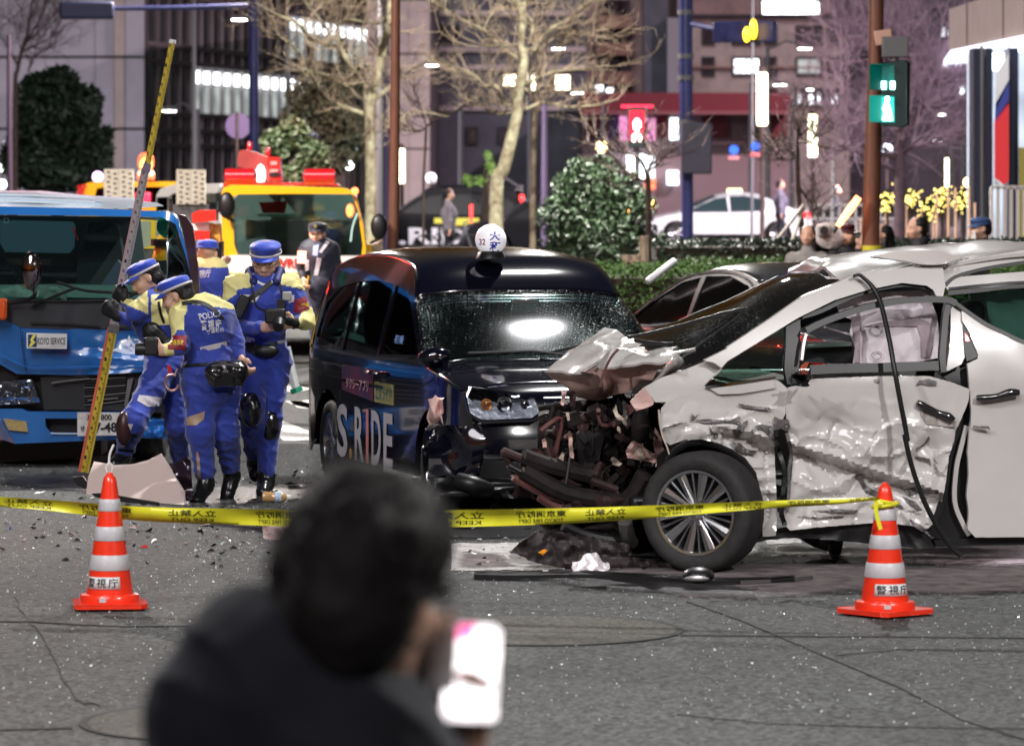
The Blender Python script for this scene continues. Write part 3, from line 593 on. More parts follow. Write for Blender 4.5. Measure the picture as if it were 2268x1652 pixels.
# office with curtain wall, facade running away from the street
ob=thing('office_building','tall office building with lilac panelled wall and lit curtain wall','building',(P(200,500,200).x,200,0))
zt=lambda py,Y: CH-(py-HZ)*Y/F
def wallbox(name,x0,x1,Y,y1,mt,parent,dep=20,ztop=14,zbot=0,**kw):
    a,b=P(x0,0,Y).x,P(x1,0,Y).x; m=MB(); m.box(((a+b)/2,Y+dep/2,(ztop+zbot)/2),(b-a,dep,ztop-zbot)); return m.build(name,mt,parent,smooth=0,**kw)
cols=[(-120,-40),(-40,20),(20,100),(100,210),(210,252),(252,276),(276,320)]; rows=[13.5,7.05,.0]
zz=[zt(-60,200),zt(127,200),zt(286,200),zt(470,200),0]
wallbox('core',-125,318,200.5,0,M_joint,ob,25,zz[0],0)
for i,(a,b) in enumerate(cols):
    for j in range(4): wallbox('wall_panel',a+.7,b-.7,200 if i!=5 else 199.8,0,M_lilac if i!=5 else M_beige,ob,.6,zz[j]-.06,zz[j+1]+.06)
FA=P(320,500,202); FB=P(815,500,202/.80); dv=(FB-FA); dv.z=0; fdir=dv.normalized(); fn_=VV((fdir.y,-fdir.x,0))
fdeg=math.degrees(math.atan2(fdir.y,fdir.x)); FR=Frame(320,202,fdeg); flen=dv.length
m=MB(); m.prism([FA*1-fn_*.4,FB-fn_*.4,FB-fn_*22,FA-fn_*22],(0,0,zt(-80,202)-FA.z)); o=None
def fpt(t,z,off=0): q=FR.o+FR.u*(t*flen)+FR.n*off; return VV((q.x,q.y,z))
inv=1 if fn_.dot(VV((0,-1,0)))>0 else -1
zr=[zt(y,202) for y in (470,321,287,250,133,96,-20,-60)]   # ground .. roof, rows at the near edge
m=MB(); m.add([fpt(0,0,-.6),fpt(1,0,-.6),fpt(1,zr[-1],-.6),fpt(0,zr[-1],-.6),fpt(0,0,-12),fpt(1,0,-12),fpt(1,zr[-1],-12),fpt(0,zr[-1],-12)],[(0,1,2,3),(4,7,6,5),(0,4,5,1),(3,2,6,7),(0,3,7,4),(1,5,6,2)]); m.build('core',M_joint,ob,smooth=0)
NC=24
def tcol(i): # even spacing in the picture reads a little tighter with distance
    return i/NC
for i in range(NC):
    t0,t1=tcol(i)+.003,tcol(i+1)-.003
    for (za,zb,kind) in ((zr[0],zr[1],'g'),(zr[1],zr[2],'s'),(zr[2],zr[3],'s'),(zr[3],zr[4],'w'),(zr[4],zr[5],'s'),(zr[5],zr[6],'u'),(zr[6],zr[7],'s')):
        parts=[(za,zb,M_dglass)]
        if kind=='w' and 3.6<=i<=17.5: q=zb-(zb-za)*.1; q2=zb-(zb-za)*.38; parts=[(za,q2,M_blind),(q2+.02,q,M_lit),(q+.02,zb,M_dglass)]
        if kind=='u' and i>=14: q=zb-(zb-za)*.08; q2=zb-(zb-za)*.36; parts=[(za,q2,M_blind if i%4 else M_dglass),(q2+.02,q,M_lit),(q+.02,zb,M_dglass)]
        for a,b,mt in parts:
            m=MB(); m.add([fpt(t0,a+.03,.0),fpt(t1,a+.03,.0),fpt(t1,b-.03,.0),fpt(t0,b-.03,.0),fpt(t0,a+.03,-.08),fpt(t1,a+.03,-.08),fpt(t1,b-.03,-.08),fpt(t0,b-.03,-.08)],[(0,1,2,3),(4,7,6,5),(0,4,5,1),(3,2,6,7),(0,3,7,4),(1,5,6,2)])
            m.build('pane',mt,ob,smooth=0)
for i in range(NC+1):
    m=MB(); m.bar(fpt(tcol(i),0,.02),fpt(tcol(i),zr[-1],.02),.16,.3,up=fn_); m.build('mullion',M_mull,ob,smooth=0)
for z in zr[1:]:
    m=MB(); m.bar(fpt(0,z,.0),fpt(1,z,.0),.34,.22,up=(0,0,1)); m.build('floor_band',M_mull,ob,smooth=0)
# beige stone pier and dark building to its right
pb=thing('stone_building','beige stone pier building right of the lit curtain wall','building',(P(880,500,190).x,190,0))
wallbox('core',812,952,190.3,0,M_joint,pb,30,zt(-80,190),0)
for j,(a,b) in enumerate(((480,330),(330,258),(258,120),(120,0),(0,-80))):
    for x0,x1 in ((812,853),(853,905),(905,952)): wallbox('stone_panel',x0+.5,x1-.5,190,0,M_beige,pb,.25,zt(b,190)-.04,max(0,zt(a,190)+.04))
# black entrance recess building
db=thing('dark_building','dark blue-grey building with two warm lit windows between the plane trees','building',(P(1100,500,215).x,215,0))
wallbox('wall',952,1300,215,0,M_darkb,db,20,zt(-60,215),0)
for i,y in enumerate((30,110,150,240)): wallbox('floor_band',953,1298,214.8,0,M_mull,db,.19,zt(y-5,215),zt(y+6,215))
def win(b,x0,y0,x1,y1,Y,mt,frame=M_joint,nx=1,ny=1,dep=.3):
    a,c=P(x0,y0,Y),P(x1,y1,Y); m=MB(); f=.10*Y/200
    for (p,q,r_,s_) in ((a.x-f,a.x,c.z-f,a.z+f),(c.x,c.x+f,c.z-f,a.z+f),(a.x,c.x,a.z,a.z+f),(a.x,c.x,c.z-f,c.z)): m.box(((p+q)/2,Y-.1,(r_+s_)/2),(q-p,.2,s_-r_))
    w_=m.build('window',frame,b,smooth=0)
    for i in range(nx):
        for j in range(ny):
            k=MB(); xx0=a.x+(c.x-a.x)*i/nx+.03; xx1=a.x+(c.x-a.x)*(i+1)/nx-.03; z0=c.z+(a.z-c.z)*j/ny+.03; z1=c.z+(a.z-c.z)*(j+1)/ny-.03
            k.box(((xx0+xx1)/2,Y-.06,(z0+z1)/2),(xx1-xx0,.06,z1-z0)); o=k.build('pane',mt,None,smooth=0); o.parent=w_; o.location=-rootloc(w_)
    return w_
win(db,1166,163,1188,201,215,M_warm,nx=1,ny=2); win(db,1229,166,1263,201,215,M_warm,nx=2,ny=1); win(db,1114,165,1143,192,215,M_warm,nx=2); win(db,954,213,973,234,215,emat('blue lit window',(.45,.75,.9),1.4),nx=1)
for (x,y) in ((975,60),(1000,60),(1240,60),(1262,60),(1040,285),(1110,285)): win(db,x,y,x+16,y+30,215,M_dwin)
# middle apartment block with balconies
mb_=thing('apartment_building','brown apartment block with balconies behind the right plane tree','building',(P(1390,500,230).x,230,0))
wallbox('wall',1298,1425,230,0,M_brick2,mb_,20,zt(-60,230),0); wallbox('side_wall',1425,1480,228,0,M_darkb,mb_,24,zt(-60,228),0)
wallbox('white_shaft',1478,1502,226,0,mat('pale shaft',(.28,.28,.32),.6),mb_,20,zt(40,226),0)
for y in (35,95,160): 
    wallbox('balcony',1322,1400,229,0,mat('balcony front',(.26,.15,.12),.8),mb_,.9,zt(y,229),zt(y+28,229)); win(mb_,1358,y-30,1372,y-2,230,M_dwin); win(mb_,1376,y-30,1390,y-2,230,M_dwin); win(mb_,1330,y-30,1350,y-2,230,M_dwin)
win(mb_,1318,188,1338,212,226,M_cool); win(mb_,1340,194,1359,210,226,M_cool)
# right brick building
rb=thing('brick_building','pinkish brick building with square windows and a bright roof window','building',(P(1720,500,240).x,240,0))
wallbox('wall',1500,1882,240,0,M_brick,rb,20,zt(36,240),0); wallbox('roof_storey',1500,1850,243,0,M_brick2,rb,15,zt(-60,243),zt(36,240)); wallbox('roof_edge',1498,1884,239.6,0,M_joint,rb,1,zt(33,240),zt(40,240))
for y in (148,207,262): wallbox('floor_band',1500,1882,239.7,0,mat('brick band',(.36,.22,.19),.8),rb,.28,zt(y,240),zt(y+4,240))
for i,y in enumerate((62,131,200)):
    for j,(x0,x1) in enumerate(((1558,1578),(1625,1681),(1696,1716),(1766,1816),(1836,1855))):
        if i==2 and j in (0,1): continue
        lit=(i==1 and j==1); win(rb,x0,y,x1,y+33,240,M_cool if lit else (M_blind if (i==1 and j==3) else M_dwin),nx=2 if x1-x0>30 else 1,ny=2 if i==0 and j==3 else 1)
for x in (1762,1790,1810,1842): win(rb,x,205,x+12,232,239.9,M_cool,nx=1)
win(rb,1688,2,1815,33,242.9,emat('bright roof window',(.95,.98,1),5),nx=3)
# grey building at the far right behind twigs
gb=thing('grey_building','grey building seen through purple twigs at the right','building',(P(2000,500,250).x,250,0))
wallbox('wall',1884,2150,250,0,mat('grey violet wall',(.12,.1,.125),.8,noi=(.8,.2)),gb,20,zt(-60,250),0)
for (x,y) in ((2085,62),(2098,66),(2125,190),(2140,188),(2150,192)): win(gb,x,y,x+11,y+20,249.9,M_cool)
for (x,y) in ((1900,100),(1925,100),(1960,100),(1900,200),(1990,210),(2030,210),(1990,120),(2035,120)): win(gb,x,y,x+18,y+30,249.9,M_dwin)
# red shop
rs=thing('red_fascia_shop','shop with dark red fascia and signs across the far street','shop',(P(1520,500,205).x,205,0))
wallbox('wall',1290,1746,205,0,mat('shop wall',(.17,.12,.13),.8),rs,12,zt(252,205),0)
wallbox('fascia',1288,1750,203,0,M_maroon,rs,14,zt(206,203),zt(247,203)); wallbox('fascia_lip',1286,1750,202.5,0,mat('fascia lip',(.16,.05,.06),.6),rs,.45,zt(247,203),zt(254,203))
for (x0,x1) in ((1297,1350),(1350,1372),(1455,1483),(1555,1612),(1700,1745)): wallbox('wall_panel',x0,x1,204.7,0,M_maroon if x0!=1350 else mat('navy banner',(.04,.03,.2),.6),rs,.25,zt(258,204.7),zt(305,204.7))
for (x0,x1,y0,y1,mt) in ((1372,1388,258,312,M_pinkw),(1390,1400,258,315,M_pinkw),(1428,1452,262,312,M_pinkw),(1484,1502,262,310,M_cool)): wallbox('lit_panel',x0,x1,204.5,0,mt,rs,.3,zt(y0,204.5),zt(y1,204.5))
for (x0,x1,y0,y1,mt) in ((1390,1425,342,398,emat('shop front light',(.8,.93,1),7)),(1420,1450,345,395,M_cool),(1478,1503,378,410,M_cool),(1428,1452,395,420,emat('orange shop light',(1,.22,.1),1.3,.3))): wallbox('shop_window',x0,x1,204.3,0,mt,rs,.4,zt(y0,204.5),zt(y1,204.5))
win(rs,1662,330-60,1702,312,204.9,M_dwin,nx=3)
# corner building with bright glazed lobby
cb=thing('corner_building','corner building with brown panel canopy and brightly lit glass lobby','building',(P(2200,500,78).x,78,0))
def cq(c,pts): return tr(c,pts)
M_can=mat('canopy panel',(.3,.22,.2),.6,noi=(2,.1)); M_navyp=mat('dark blue column cladding',(.03,.035,.06),.3,metal=.5)
xs=[(1790,60,1900,25),(1908,22,2130,-55),(2138,-58,2270,-100),(2278,-102,2600,-200)]
for i,(x0,y0,x1,y1) in enumerate(xs):   # canopy front, slanting away to the left
    ya=318-(x0-1800)*.205; yb=318-(x1-1800)*.205; Ya=84-(x0-1790)*.012; Yb=84-(x1-1790)*.012
    a,b,c_,d=PC('M',x0,ya+0,Ya),PC('M',x1,yb,Yb),PC('M',x1,y1,Yb),PC('M',x0,y0,Ya); m=MB(); m.prism([a,b,c_,d],(.3,.9,0)); m.build('canopy_panel',M_can,cb,smooth=0)
m=MB(); a,b=PC('M',1800,322,84),PC('M',2600,158,74); m.prism([a,b,b+VV((1,12,0)),a+VV((1,12,0))],(0,0,-.08)); m.build('lit_soffit',emat('lit soffit',(.86,.88,1),1.6),cb,smooth=0)
for (x0,x1,Y,mt) in ((1945,2012,80,M_navyp),(2026,2068,80,M_navyp),(2170,2232,80,M_navyp)): wallbox('column',*[cv('M',(q,0))[0] for q in (x0,x1)],Y,0,mt,cb,.8,zt(cv('M',(0,300))[1],Y)-.02,0)
for (x0,x1) in ((1990,2006),(2163,2172)): wallbox('column_trim',*[cv('M',(q,0))[0] for q in (x0,x1)],79.9,0,M_steel,cb,.08,zt(cv('M',(0,290))[1],80),.2)
wallbox('lobby_wall',2148,2420,83,0,emat('bright lobby interior',(.75,.85,1),.55,.5,.8),cb,.5,zt(75,83),0)
for (x0,x1,y0,y1) in ((2068,2170,340,450),(2232,2300,225,330)):
    q=[cv('M',(a,b)) for a,b in ((x0,y0),(x1,y0),(x1,y1),(x0,y1))]; slab(q,82,.1,emat('lobby light fitting',(.9,.95,1),5),'light_fitting',cb)
bn=thing('wall_banner','tall banner of grey, blue and red fields hanging in the lobby glass','banner',PC('M',2110,1180,79)); Yb=79.2
for pts,mt,nm in (([(2088,470),(2170,340),(2170,520),(2085,700)],mat('pale banner cloth',(.5,.5,.52),.7),'upper_field'),([(2085,660),(2170,510),(2170,660),(2080,780)],mat('blue banner cloth',(.02,.03,.2),.6),'blue_field'),([(2078,780),(2170,640),(2170,1150),(2140,1180),(2078,1130)],mat('red banner cloth',(.42,.015,.02),.6,emit=(.4,.01,.02),es=.25),'red_field'),([(2078,1130),(2120,1180),(2078,1180)],mat('grey banner cloth',(.3,.32,.3),.7),'lower_field')):
    m=MB(); m.prism([PC('M',x,y,Yb) for x,y in pts],(0,.03,0)); m.build(nm,mt,bn,smooth=0)
wallbox('side_panel',2258,2300,79.5,0,mat('olive panel',(.2,.17,.03),.6),cb,.1,zt(cv('M',(0,940))[1],79.5),zt(cv('M',(0,480))[1],79.5)*0)
# ---------------- far fences, railings, bollards ----------------
M_railw=mat('white railing paint',(.75,.72,.7),.4); M_wood=mat('warm pale post',(.45,.27,.17),.5)
def rail(label,c,x0,x1,ytop,ybot,Y,n,mt,g):
    t=thing('railing',label,'railing',PC(c,x0,ybot,Y)*1,g); t.location.z=0; k=CR[c][2]*Y/F
    for y in (ytop,ybot): m=MB(); m.bar(PC(c,x0,y,Y),PC(c,x1,y,Y),.05,.05); m.build('rail',mt,t)
    for i in range(n):
        x=x0+(x1-x0)*i/(n-1); a=PC(c,x,ytop,Y); b=PC(c,x,ybot,Y); m=MB(); m.bar(a,(b.x,b.y,0) if i%6==0 else b,.05,.05,up=(0,1,0)); m.build('baluster',mt,t)
rail('white railing brightly lit in front of the glazed lobby','M',2060,2600,1192,1540,66,14,M_railw,None)
rail('low white guard rail across the street behind the spectators','M',890,1450,1305,1392,110,12,M_railw,None)
for i,(x,y0,wd) in enumerate(((620,1150,26),(705,1110,26),(760,1120,24),(860,1110,28),(905,1230,24),(595,1300,16),(395,1240,14),(505,1290,16),(240,1300,12),(55,1340,14))):
    Y=72; a=PC('Q',x,y0,Y); m=MB(); m.tube([(a.x,Y,0),(a.x,Y,a.z*.5),(a.x,Y,a.z)],wd/2*.2*Y/F,8); m.build('bollard_post',M_wood,smooth=50,label=['tall wooden post left of the lit white lamp strip','tall post under the white strip light','post with red-lit top beside the strip light post','tall post below the orange globe lamp','shorter post right of the orange globe lamp','short post left of the tall group','thin post right of the purple tree','thin post between tree and first tall post','thin post behind the woman by the pole','thin post just left of the brown signal pole'][i],cat='post',group='wooden posts along the lobby forecourt',origin=(a.x,Y,0))
# fairy-lit shrubs
M_fairy=emat('fairy lights',(1,.78,.2),9)
for i,(x,y,r,lb) in enumerate(((250,1200,45,'fairy-lit shrub right beside the brown signal pole'),(425,1180,40,'fairy-lit shrub against the purple trunk'),(560,1260,55,'fairy-lit shrub between trunk and wooden posts'),(660,1170,45,'fairy-lit shrub behind the first tall post'),(815,1190,45,'fairy-lit shrub left of the orange globe lamp'))):
    c=PC('Q',x,y,96); t=thing('lit_shrub',lb,'shrub',(c.x,96,0),'shrubs wound with yellow fairy lights'); rr=r*.2983*96/F; m=MB(); leaves(m,500,clumpfn([(c,(rr,rr,rr*1.3)),((c.x,96,c.z-rr*1.2),(rr,rr,rr))]),.06); m.build('foliage',M_leafd,t,smooth=0,kind='stuff')
    m=MB(); 
    for _ in range(48): q=VV((rn.gauss(0,.8),rn.gauss(0,.4)-.9,rn.gauss(-.4,.9)))*rr; m.ball(c+q,.012,6)
    m.build('fairy_lights',M_fairy,t,smooth=0,kind='stuff'); m=MB(); m.tube([(c.x,96,0),(c.x,96,c.z)],.04,6); m.build('stem',M_bark3,t)
# ---------------- street lamps, signals, signs ----------------
def lamp(x,y,z,watts,col,size,label,px=None,arm=2.2,own=True,head=(.55,.26,.1)):
    t=thing('street_lamp',label,'street lamp',(x+arm,y+.4,0),'street lamps round the junction'); m=MB(); m.tube([(x+arm,y+.4,0),(x+arm,y+.4,z*.6),(x+arm,y+.4,z+.1)],[.11,.085,.06],8); m.build('pole',M_grey,t)
    m=MB(); m.tube([(x+arm,y+.4,z),(x+arm*.5,y+.2,z+.28),(x,y,z+.12)],.035,6); m.build('arm',M_grey,t); m=MB(); m.box((x,y,z+.09),head,tp=.8); m.build('lamp_head',M_grey,t,bevel=.02)
    m=MB(); m.box((x,y,z+.02),(head[0]*.85,head[1]*.8,.035)); m.build('lamp_lens',M_lampw,t)
    if watts:
        l=bpy.data.lights.new('lamp_light','AREA'); l.shape='ELLIPSE'; l.size=size; l.size_y=size*.6; l.energy=watts; l.color=col; o=bpy.data.objects.new('lamp_light',l); COL.objects.link(o); o.parent=t; o.location=VV((x,y,z-.03))-t.location
    return t
LB=['overhead street lamp above the crashed taxi','tall street lamp behind the photographer to the right','tall street lamp behind the photographer to the left','street lamp left of the wrecker trucks','street lamp right of the hedges','street lamp beyond the left plane tree','street lamp by the far guard rail','floodlight mast left of the office','street lamp by the red fascia shop']
for i,(x,y,z,wt,c,s) in enumerate(LAMPS): lamp(x,y,z,wt,c,s,LB[i],arm={0:6.5,4:8.6}.get(i,2.2))  # mostly unseen lamps, added as front and background fill
for i,(c,x,y,Y,arm,lb) in enumerate((('V',530,46,125,1.4,'street lamp in front of the dark upper curtain wall'),('V',375,248,140,.9,'street lamp low in front of the curtain wall beside the measuring staff'),('V',957,147,150,1,'street lamp at the edge of the beige stone pier'),('V',1237,110,150,-1,'street lamp above the two warm lit windows'),
  ('M',873,316,140,-1.2,'street lamp in front of the brick facade upper floor'),('M',715,546,150,-1,'street lamp above the red fascia'),('V',1278,208,160,1,'street lamp right of the warm lit window'),('Q',655,582,150,.8,'round lamp among the purple twigs'),('Q',1390-765,775,170,.6,'smaller round lamp under the purple twigs'),('M',905,575,170,-.7,'small lamp below the brick building windows'),('V',1090,418,120,.8,'lamp low above the far black taxi'))):
    p=PC(c,x,y,Y); lamp(p.x,Y,p.z,0,None,0,lb,arm=arm,head=(.5 if i<7 else .3,.26,.12))
# thin mast by the curtain wall
m=MB(); a=P(430,520,118); m.tube([(a.x,118,0),(a.x,118,4),(a.x,118,8)],[.08,.06,.045],8); m.build('slim_mast',mat('pale mast',(.4,.42,.45),.3,metal=.6),label='slim pale mast standing before the curtain wall',cat='mast',origin=(a.x,118,0))
def lantern(label,c,x0,x1,y0,y1,Y):
    xm=(x0+x1)/2; k=CR[c][2]*Y/F; a=PC(c,xm,y0,Y); b=PC(c,xm,y1,Y); r=(x1-x0)/2*k; t=thing('column_lantern',label,'lantern',(a.x,Y,0),'tall column lanterns on the far pavement')
    m=MB(); m.tube([(a.x,Y,0),(a.x,Y,b.z*.5),b],.07,8); m.build('pole',M_bark3,t); m=MB(); m.lathe([(r*.8,0),(r,.04),(r,a.z-b.z-.04),(r*.8,a.z-b.z)],b,12); m.build('lantern_glass',emat('lantern glow',(1,.93,.62),6),t); m=MB(); m.lathe([(r*.9,0),(r*.8,.1),(r*.2,.16)],a,12); m.build('cap',M_bark3,t)
lantern('largest glowing column lantern before the red fascia','M',567,634,465,800,120); lantern('glowing column lantern left of the sapling','M',893,950,730,1000,130)
lantern('slim white column lantern behind the wooden posts','Q',682,708,900,1115,135); lantern('glowing column lantern behind the left brown pole','O',1510,1558,1275,1570,130)
for i,(c,x,y,Y,r,col,s,lb) in enumerate((('Q',858,1080,90,.11,(1,.7,.25),14,'orange globe lamp on a post by the lobby'),('N',1340,1262,120,.16,(1,.7,.3),10,'small orange lamp above the camellia bush'),('J',838,245,100,.13,(.9,.5,1),3,'violet globe lamp left of the perforated boards'),('O',1085,1418,120,.12,(.8,1,1),9,'white globe light left of the pale plane trunk'),('O',1130,1262,130,.1,(.8,1,1),7,'small white light above the other by the pale trunk'),
   ('O',660,1320,118,.12,(1,.85,.35),8,'yellow globe light above the green tree'),('O',1785,1525,125,.16,(.9,.85,.95),2.5,'pale globe lamp over the far black taxi'),('O',735,1180,110,.26,(.6,.6,.8),.8,'dull round mirror in the brown tree'),('P',20,1430,125,.15,(.8,.95,.9),3,'faint pale light low in the left evergreen'),('P',130,1540,125,.22,(.85,1,.97),4,'cluster of pale light behind the evergreen'),('P',15,1580,125,.14,(.9,1,.95),6,'small bright light at the far left picture edge'),
   ('L',1105,445,96,.1,(1,.45,.08),12,'amber flashing light left of the white taxi'),('L',1243,415,96,.12,(1,.5,.1),12,'larger amber light at the white taxi bonnet'),('L',945,443,96,.06,(1,.3,.05),10,'tiny amber light in the camellia bush'),('Q',250,837,120,.16,(.75,.85,1),6,'small white sign light right of the signal pole'))):
    p=PC(c,x,y,Y); t=thing('globe_lamp',lb,'lamp',(p.x,Y,0),'small globe lamps across the street'); m=MB(); m.ball(p,r,12); m.build('globe',emat(f'globe glow {i}',col,s),t); m=MB(); m.tube([(p.x,Y,0),(p.x,Y,p.z-r*.8)],.03,6); m.build('post',M_bark3,t)  # one globe is a mirror whose reflected light glows as emission
# brown poles
def bpole(label,c,pts,Y,cat='pole',mt=M_brown,name='steel_pole',extra=None):
    a=PC(c,*pts[-1][:2],Y); k=CR[c][2]*Y/F; base=VV((a.x,Y,0)); t=thing(name,label,cat,base); P3=[PC(c,x,y,Y) for x,y,_ in pts]+[base]; rr=[w/2*k for *_,w in pts]; rr.append(rr[-1]*1.05); m=MB(); m.tube(P3,rr,20,0,1); m.build('shaft',mt,t,smooth=60); return t
bpole('brown painted steel pole rising behind the black taxi','V',[(877,-60,20),(875,250,22),(872,480,24),(870,545,24)],52)
sp=bpole('brown steel pole carrying the green pedestrian signal','V',[(1942,-60,32),(1940,120,33),(1932,380,38),(1928,545,39)],50,'pole')
m=MB(); a=PC('M',1302,1580,49.9); m.lathe([(.118,0),(.118,.06)],a-VV((0,0,.03)),20); m.build('yellow_tape_band',mat('yellow band',(.55,.5,.03),.6),sp)
m=MB(); a,b=PC('M',1318,248,49.7),PC('M',1425,232,49.7); m.bar(a,b,.17,.1,up=(0,1,0)); m.build('bracket',mat('pinkish bracket box',(.5,.3,.22),.5),sp,bevel=.01)
sg=thing('pedestrian_signal','green walking-man pedestrian signal hung beside the brown pole','signal',PC('M',1440,790,49.6)); M_sig=mat('dark green signal housing',(.015,.035,.035),.4); Ys=49.5
m=MB(); m.prism([PC('M',x,y,Ys) for x,y in ((1360,402),(1500,388),(1524,400),(1524,792),(1480,806),(1362,800))],(.05,.28,0)); m.build('housing',M_sig,sg,bevel=.012,smooth=30)
m=MB(); m.tube([PC('M',1440,300,Ys+.1),PC('M',1440,395,Ys+.1)],.05,8); m.box(PC('M',1445,300,Ys+.1),(.3,.14,.24)); m.build('hanger',M_grey,sg,bevel=.01)
for i,(y0,y1) in enumerate(((410,575),(612,778))):
    m=MB(); q=[(1330,y0+18),(1362,y0),(1408,y0+2),(1440,y0+10),(1442,y1),(1365,y1),(1345,y1-40)]
    a=[PC('M',x,y,Ys-.002) for x,y in ((1362,y0),(1440,y0+6),(1442,y1),(1362,y1))]; m.add(a+[p+VV((-.15,-.12,.0)) for p in a],[(0,1,5,4),(0,4,7,3)]); m2=m.build('visor',mat(f'green lit visor {i}',(.0,.10,.085),.35,emit=(.0,.5,.4),es=.08+.4*i),sg,smooth=0)
    sm=m2.modifiers.new('s','SOLIDIFY'); sm.thickness=.006
    m=MB(); m.prism([p+VV((0,-.003,0)) for p in a],(0,.004,0)); m.build('lens',emat(f'signal lens {i}',(.015,.38,.32) if i==0 else (.02,.5,.42),.12 if i==0 else 1.5),sg,smooth=0)
m=MB(); f=lambda x,y: PC('M',x,y,Ys-.012)
for pl in ([(1385,618),(1405,615),(1412,635),(1400,655),(1384,645)],[(1380,655),(1408,655),(1418,700),(1430,765),(1405,770),(1396,735),(1388,770),(1366,765),(1380,710),(1368,700)]): panel(pl,f,14,.006,mb=m)
m.build('walking_man',emat('walking man glow',(.75,1,.95),12),sg,smooth=0)
m=MB(); [m.box(PC('M',x,545,Ys-.012),(.05,.01,.09)) for x in (1375,1430)]; m.build('countdown_bar',emat('countdown bar glow',(.6,1,.95),8),sg,smooth=0)
# navy poles and overhead signals
np_=bpole('navy steel pole with traffic signal arm left of the brick building','N',[(2060,-250,130),(2060,300,118),(2065,900,112),(2075,1652,100)],88,'pole',M_blue_pole,'signal_pole')
for y in (130,505,690,1070):
    m=MB(); a=PC('N',2060,y,88); m.lathe([(.165,0),(.165,.1)],a,20); m.build('pole_clamp',M_grey,np_)
m=MB(); m.tube([PC('M',160,155,87.8),PC('M',280,180,86.5),PC('M',430,205,85)],[.06,.05,.045],8); m.build('arm',M_blue_pole,np_)
m=MB(); m.box(PC('M',182,945,87.6),(.62,.3,1.05)); m.build('control_box',mat('dark control box',(.04,.035,.06),.5),np_,bevel=.03)
ts=thing('traffic_signal','end-on traffic signal head glowing amber on the long arm','signal',PC('M',500,205,85)); m=MB(); m.box(PC('M',490,205,84.6),(1.3,.22,.42),rot=Matrix.Rotation(R(-25),3,'Z')); m.build('housing',M_blue_pole,ts,bevel=.04)
for (x,y,rx,rz) in ((545,188,.10,.20),(503,222,.10,.15)): m=MB(); m.ball(PC('M',x,y,84.1),(rx*.75,.09,rz),12); m.build('amber_lens',emat('amber signal glow',(1,.6,.02),5),ts)
tl=thing('traffic_signal','dark horizontal traffic signal head seen from behind at top left','signal',P(195,25,90)); m=MB(); m.box(P(193,24,90),(1.14,.3,.37)); m.build('housing',mat('navy signal back',(.03,.035,.085),.5),tl,bevel=.06)
for x in (165,193,222): m=MB(); m.lathe([(.14,0),(.15,.14)],P(x,24,90.16),16,axis=Matrix.Rotation(R(-90),3,'X')); m.build('visor',M_black,tl)
m=MB(); m.ball(P(137,28,89.95),(.04,.05,.12),8); m.build('red_edge_light',mat('red edge lens',(.4,.03,.02),.3,emit=(1,.1,.05),es=.6),tl)
lp=bpole('navy pole holding the top left signal arm','V',[(561,-60,20),(562,200,21),(563,420,22)],90,'pole',M_blue_pole,'signal_pole'); m=MB(); m.tube([P(248,20,90),P(420,18,90),P(560,14,90)],[.045,.055,.06],8); m.build('arm',M_blue_pole,lp)
bpole('slim purple-grey pole left of the brown pole','V',[(857,-60,11),(857,250,13),(856,545,16)],88,'pole',mat('purple grey pole',(.06,.045,.11),.4),'steel_pole')
bpole('dark pole at the far left before the evergreen','V',[(20,78,9),(21,300,12),(22,430,13)],95,'pole',mat('dark wine pole',(.05,.03,.05),.5),'steel_pole')
bpole('thin grey pole carrying the blue round signs','M',[(540,-60,14),(538,500,16),(535,1300,20)],118,'pole',M_grey,'sign_pole')
bpole('white pointed flagpole in front of the guard rail','M',[(1050,905,5),(1050,1100,18),(1048,1440,22)],105,'pole',mat('white pole',(.6,.6,.65),.4),'flagpole')
bpole('pale pole behind the right plane tree','N',[(850,900,40),(850,1300,55),(850,1600,60)],100,'pole',mat('violet pole',(.12,.09,.17),.5),'steel_pole')
# red pedestrian signal
rp=thing('pedestrian_signal','glowing red standing-man pedestrian signal across the street','signal',P(1410,330,100)); M_redg=emat('red signal glow',(1,.02,.06),3)
m=MB(); m.tube([(P(1410,0,100).x+.02,100.2,0),P(1411,300,100.2)],.07,8); m.build('post',M_grey,rp); m=MB(); m.box(P(1411,282,100.12),(.42,.2,.95)); m.build('housing',M_sig,rp,bevel=.02); m=MB(); m.box(P(1411,264,100),(.34,.03,.4)); m.build('red_lens',emat('red lens',(1,.01,.04),1.3),rp)
m=MB(); m.box(P(1411,295,100),(.34,.03,.34)); m.build('lower_lens',emat('red lens low',(1,.01,.04),1.2),rp); m=MB(); m.ball(P(1411,278,99.95),(.09,.03,.16),10)
for x in (1404,1418): m.ball(P(x,305,99.95),(.05,.03,.1),10)
m.build('standing_man',emat('red man glow',(1,.8,.75),9),rp)
m=MB(); m.box(P(1411,236,101),(.75,.1,.06)); m.build('red_light_bar',M_redg,rp)
for i,(x,y,rd,lb) in enumerate(((420,955,30,'blue round sign with pink plate below'),(558,935,30,'blue round cycle sign with red plate below'))):
    t=thing('road_sign',lb,'sign',PC('M',x,y,117),'blue round signs on the far pole'); k=.3481*117/F; m=MB(); m.lathe([(rd*k,0),(rd*k,.03)],PC('M',x,y,117),20,axis=Matrix.Rotation(R(90),3,'X')); m.build('disc',mat('blue sign face',(.02,.09,.5),.4,emit=(.02,.08,.5),es=.4),t); m=MB(); m.box(PC('M',x,y+50,117),(68*k,.02,22*k)); m.build('plate',mat('pink plate',(.6,.12,.12),.5) if i else mat('dull pink plate',(.4,.15,.16),.5),t)
t=thing('mirror_sign','purple-lit back of a round road sign behind the red crane arm','sign',cv and PC('P',2040,1080,100)); 
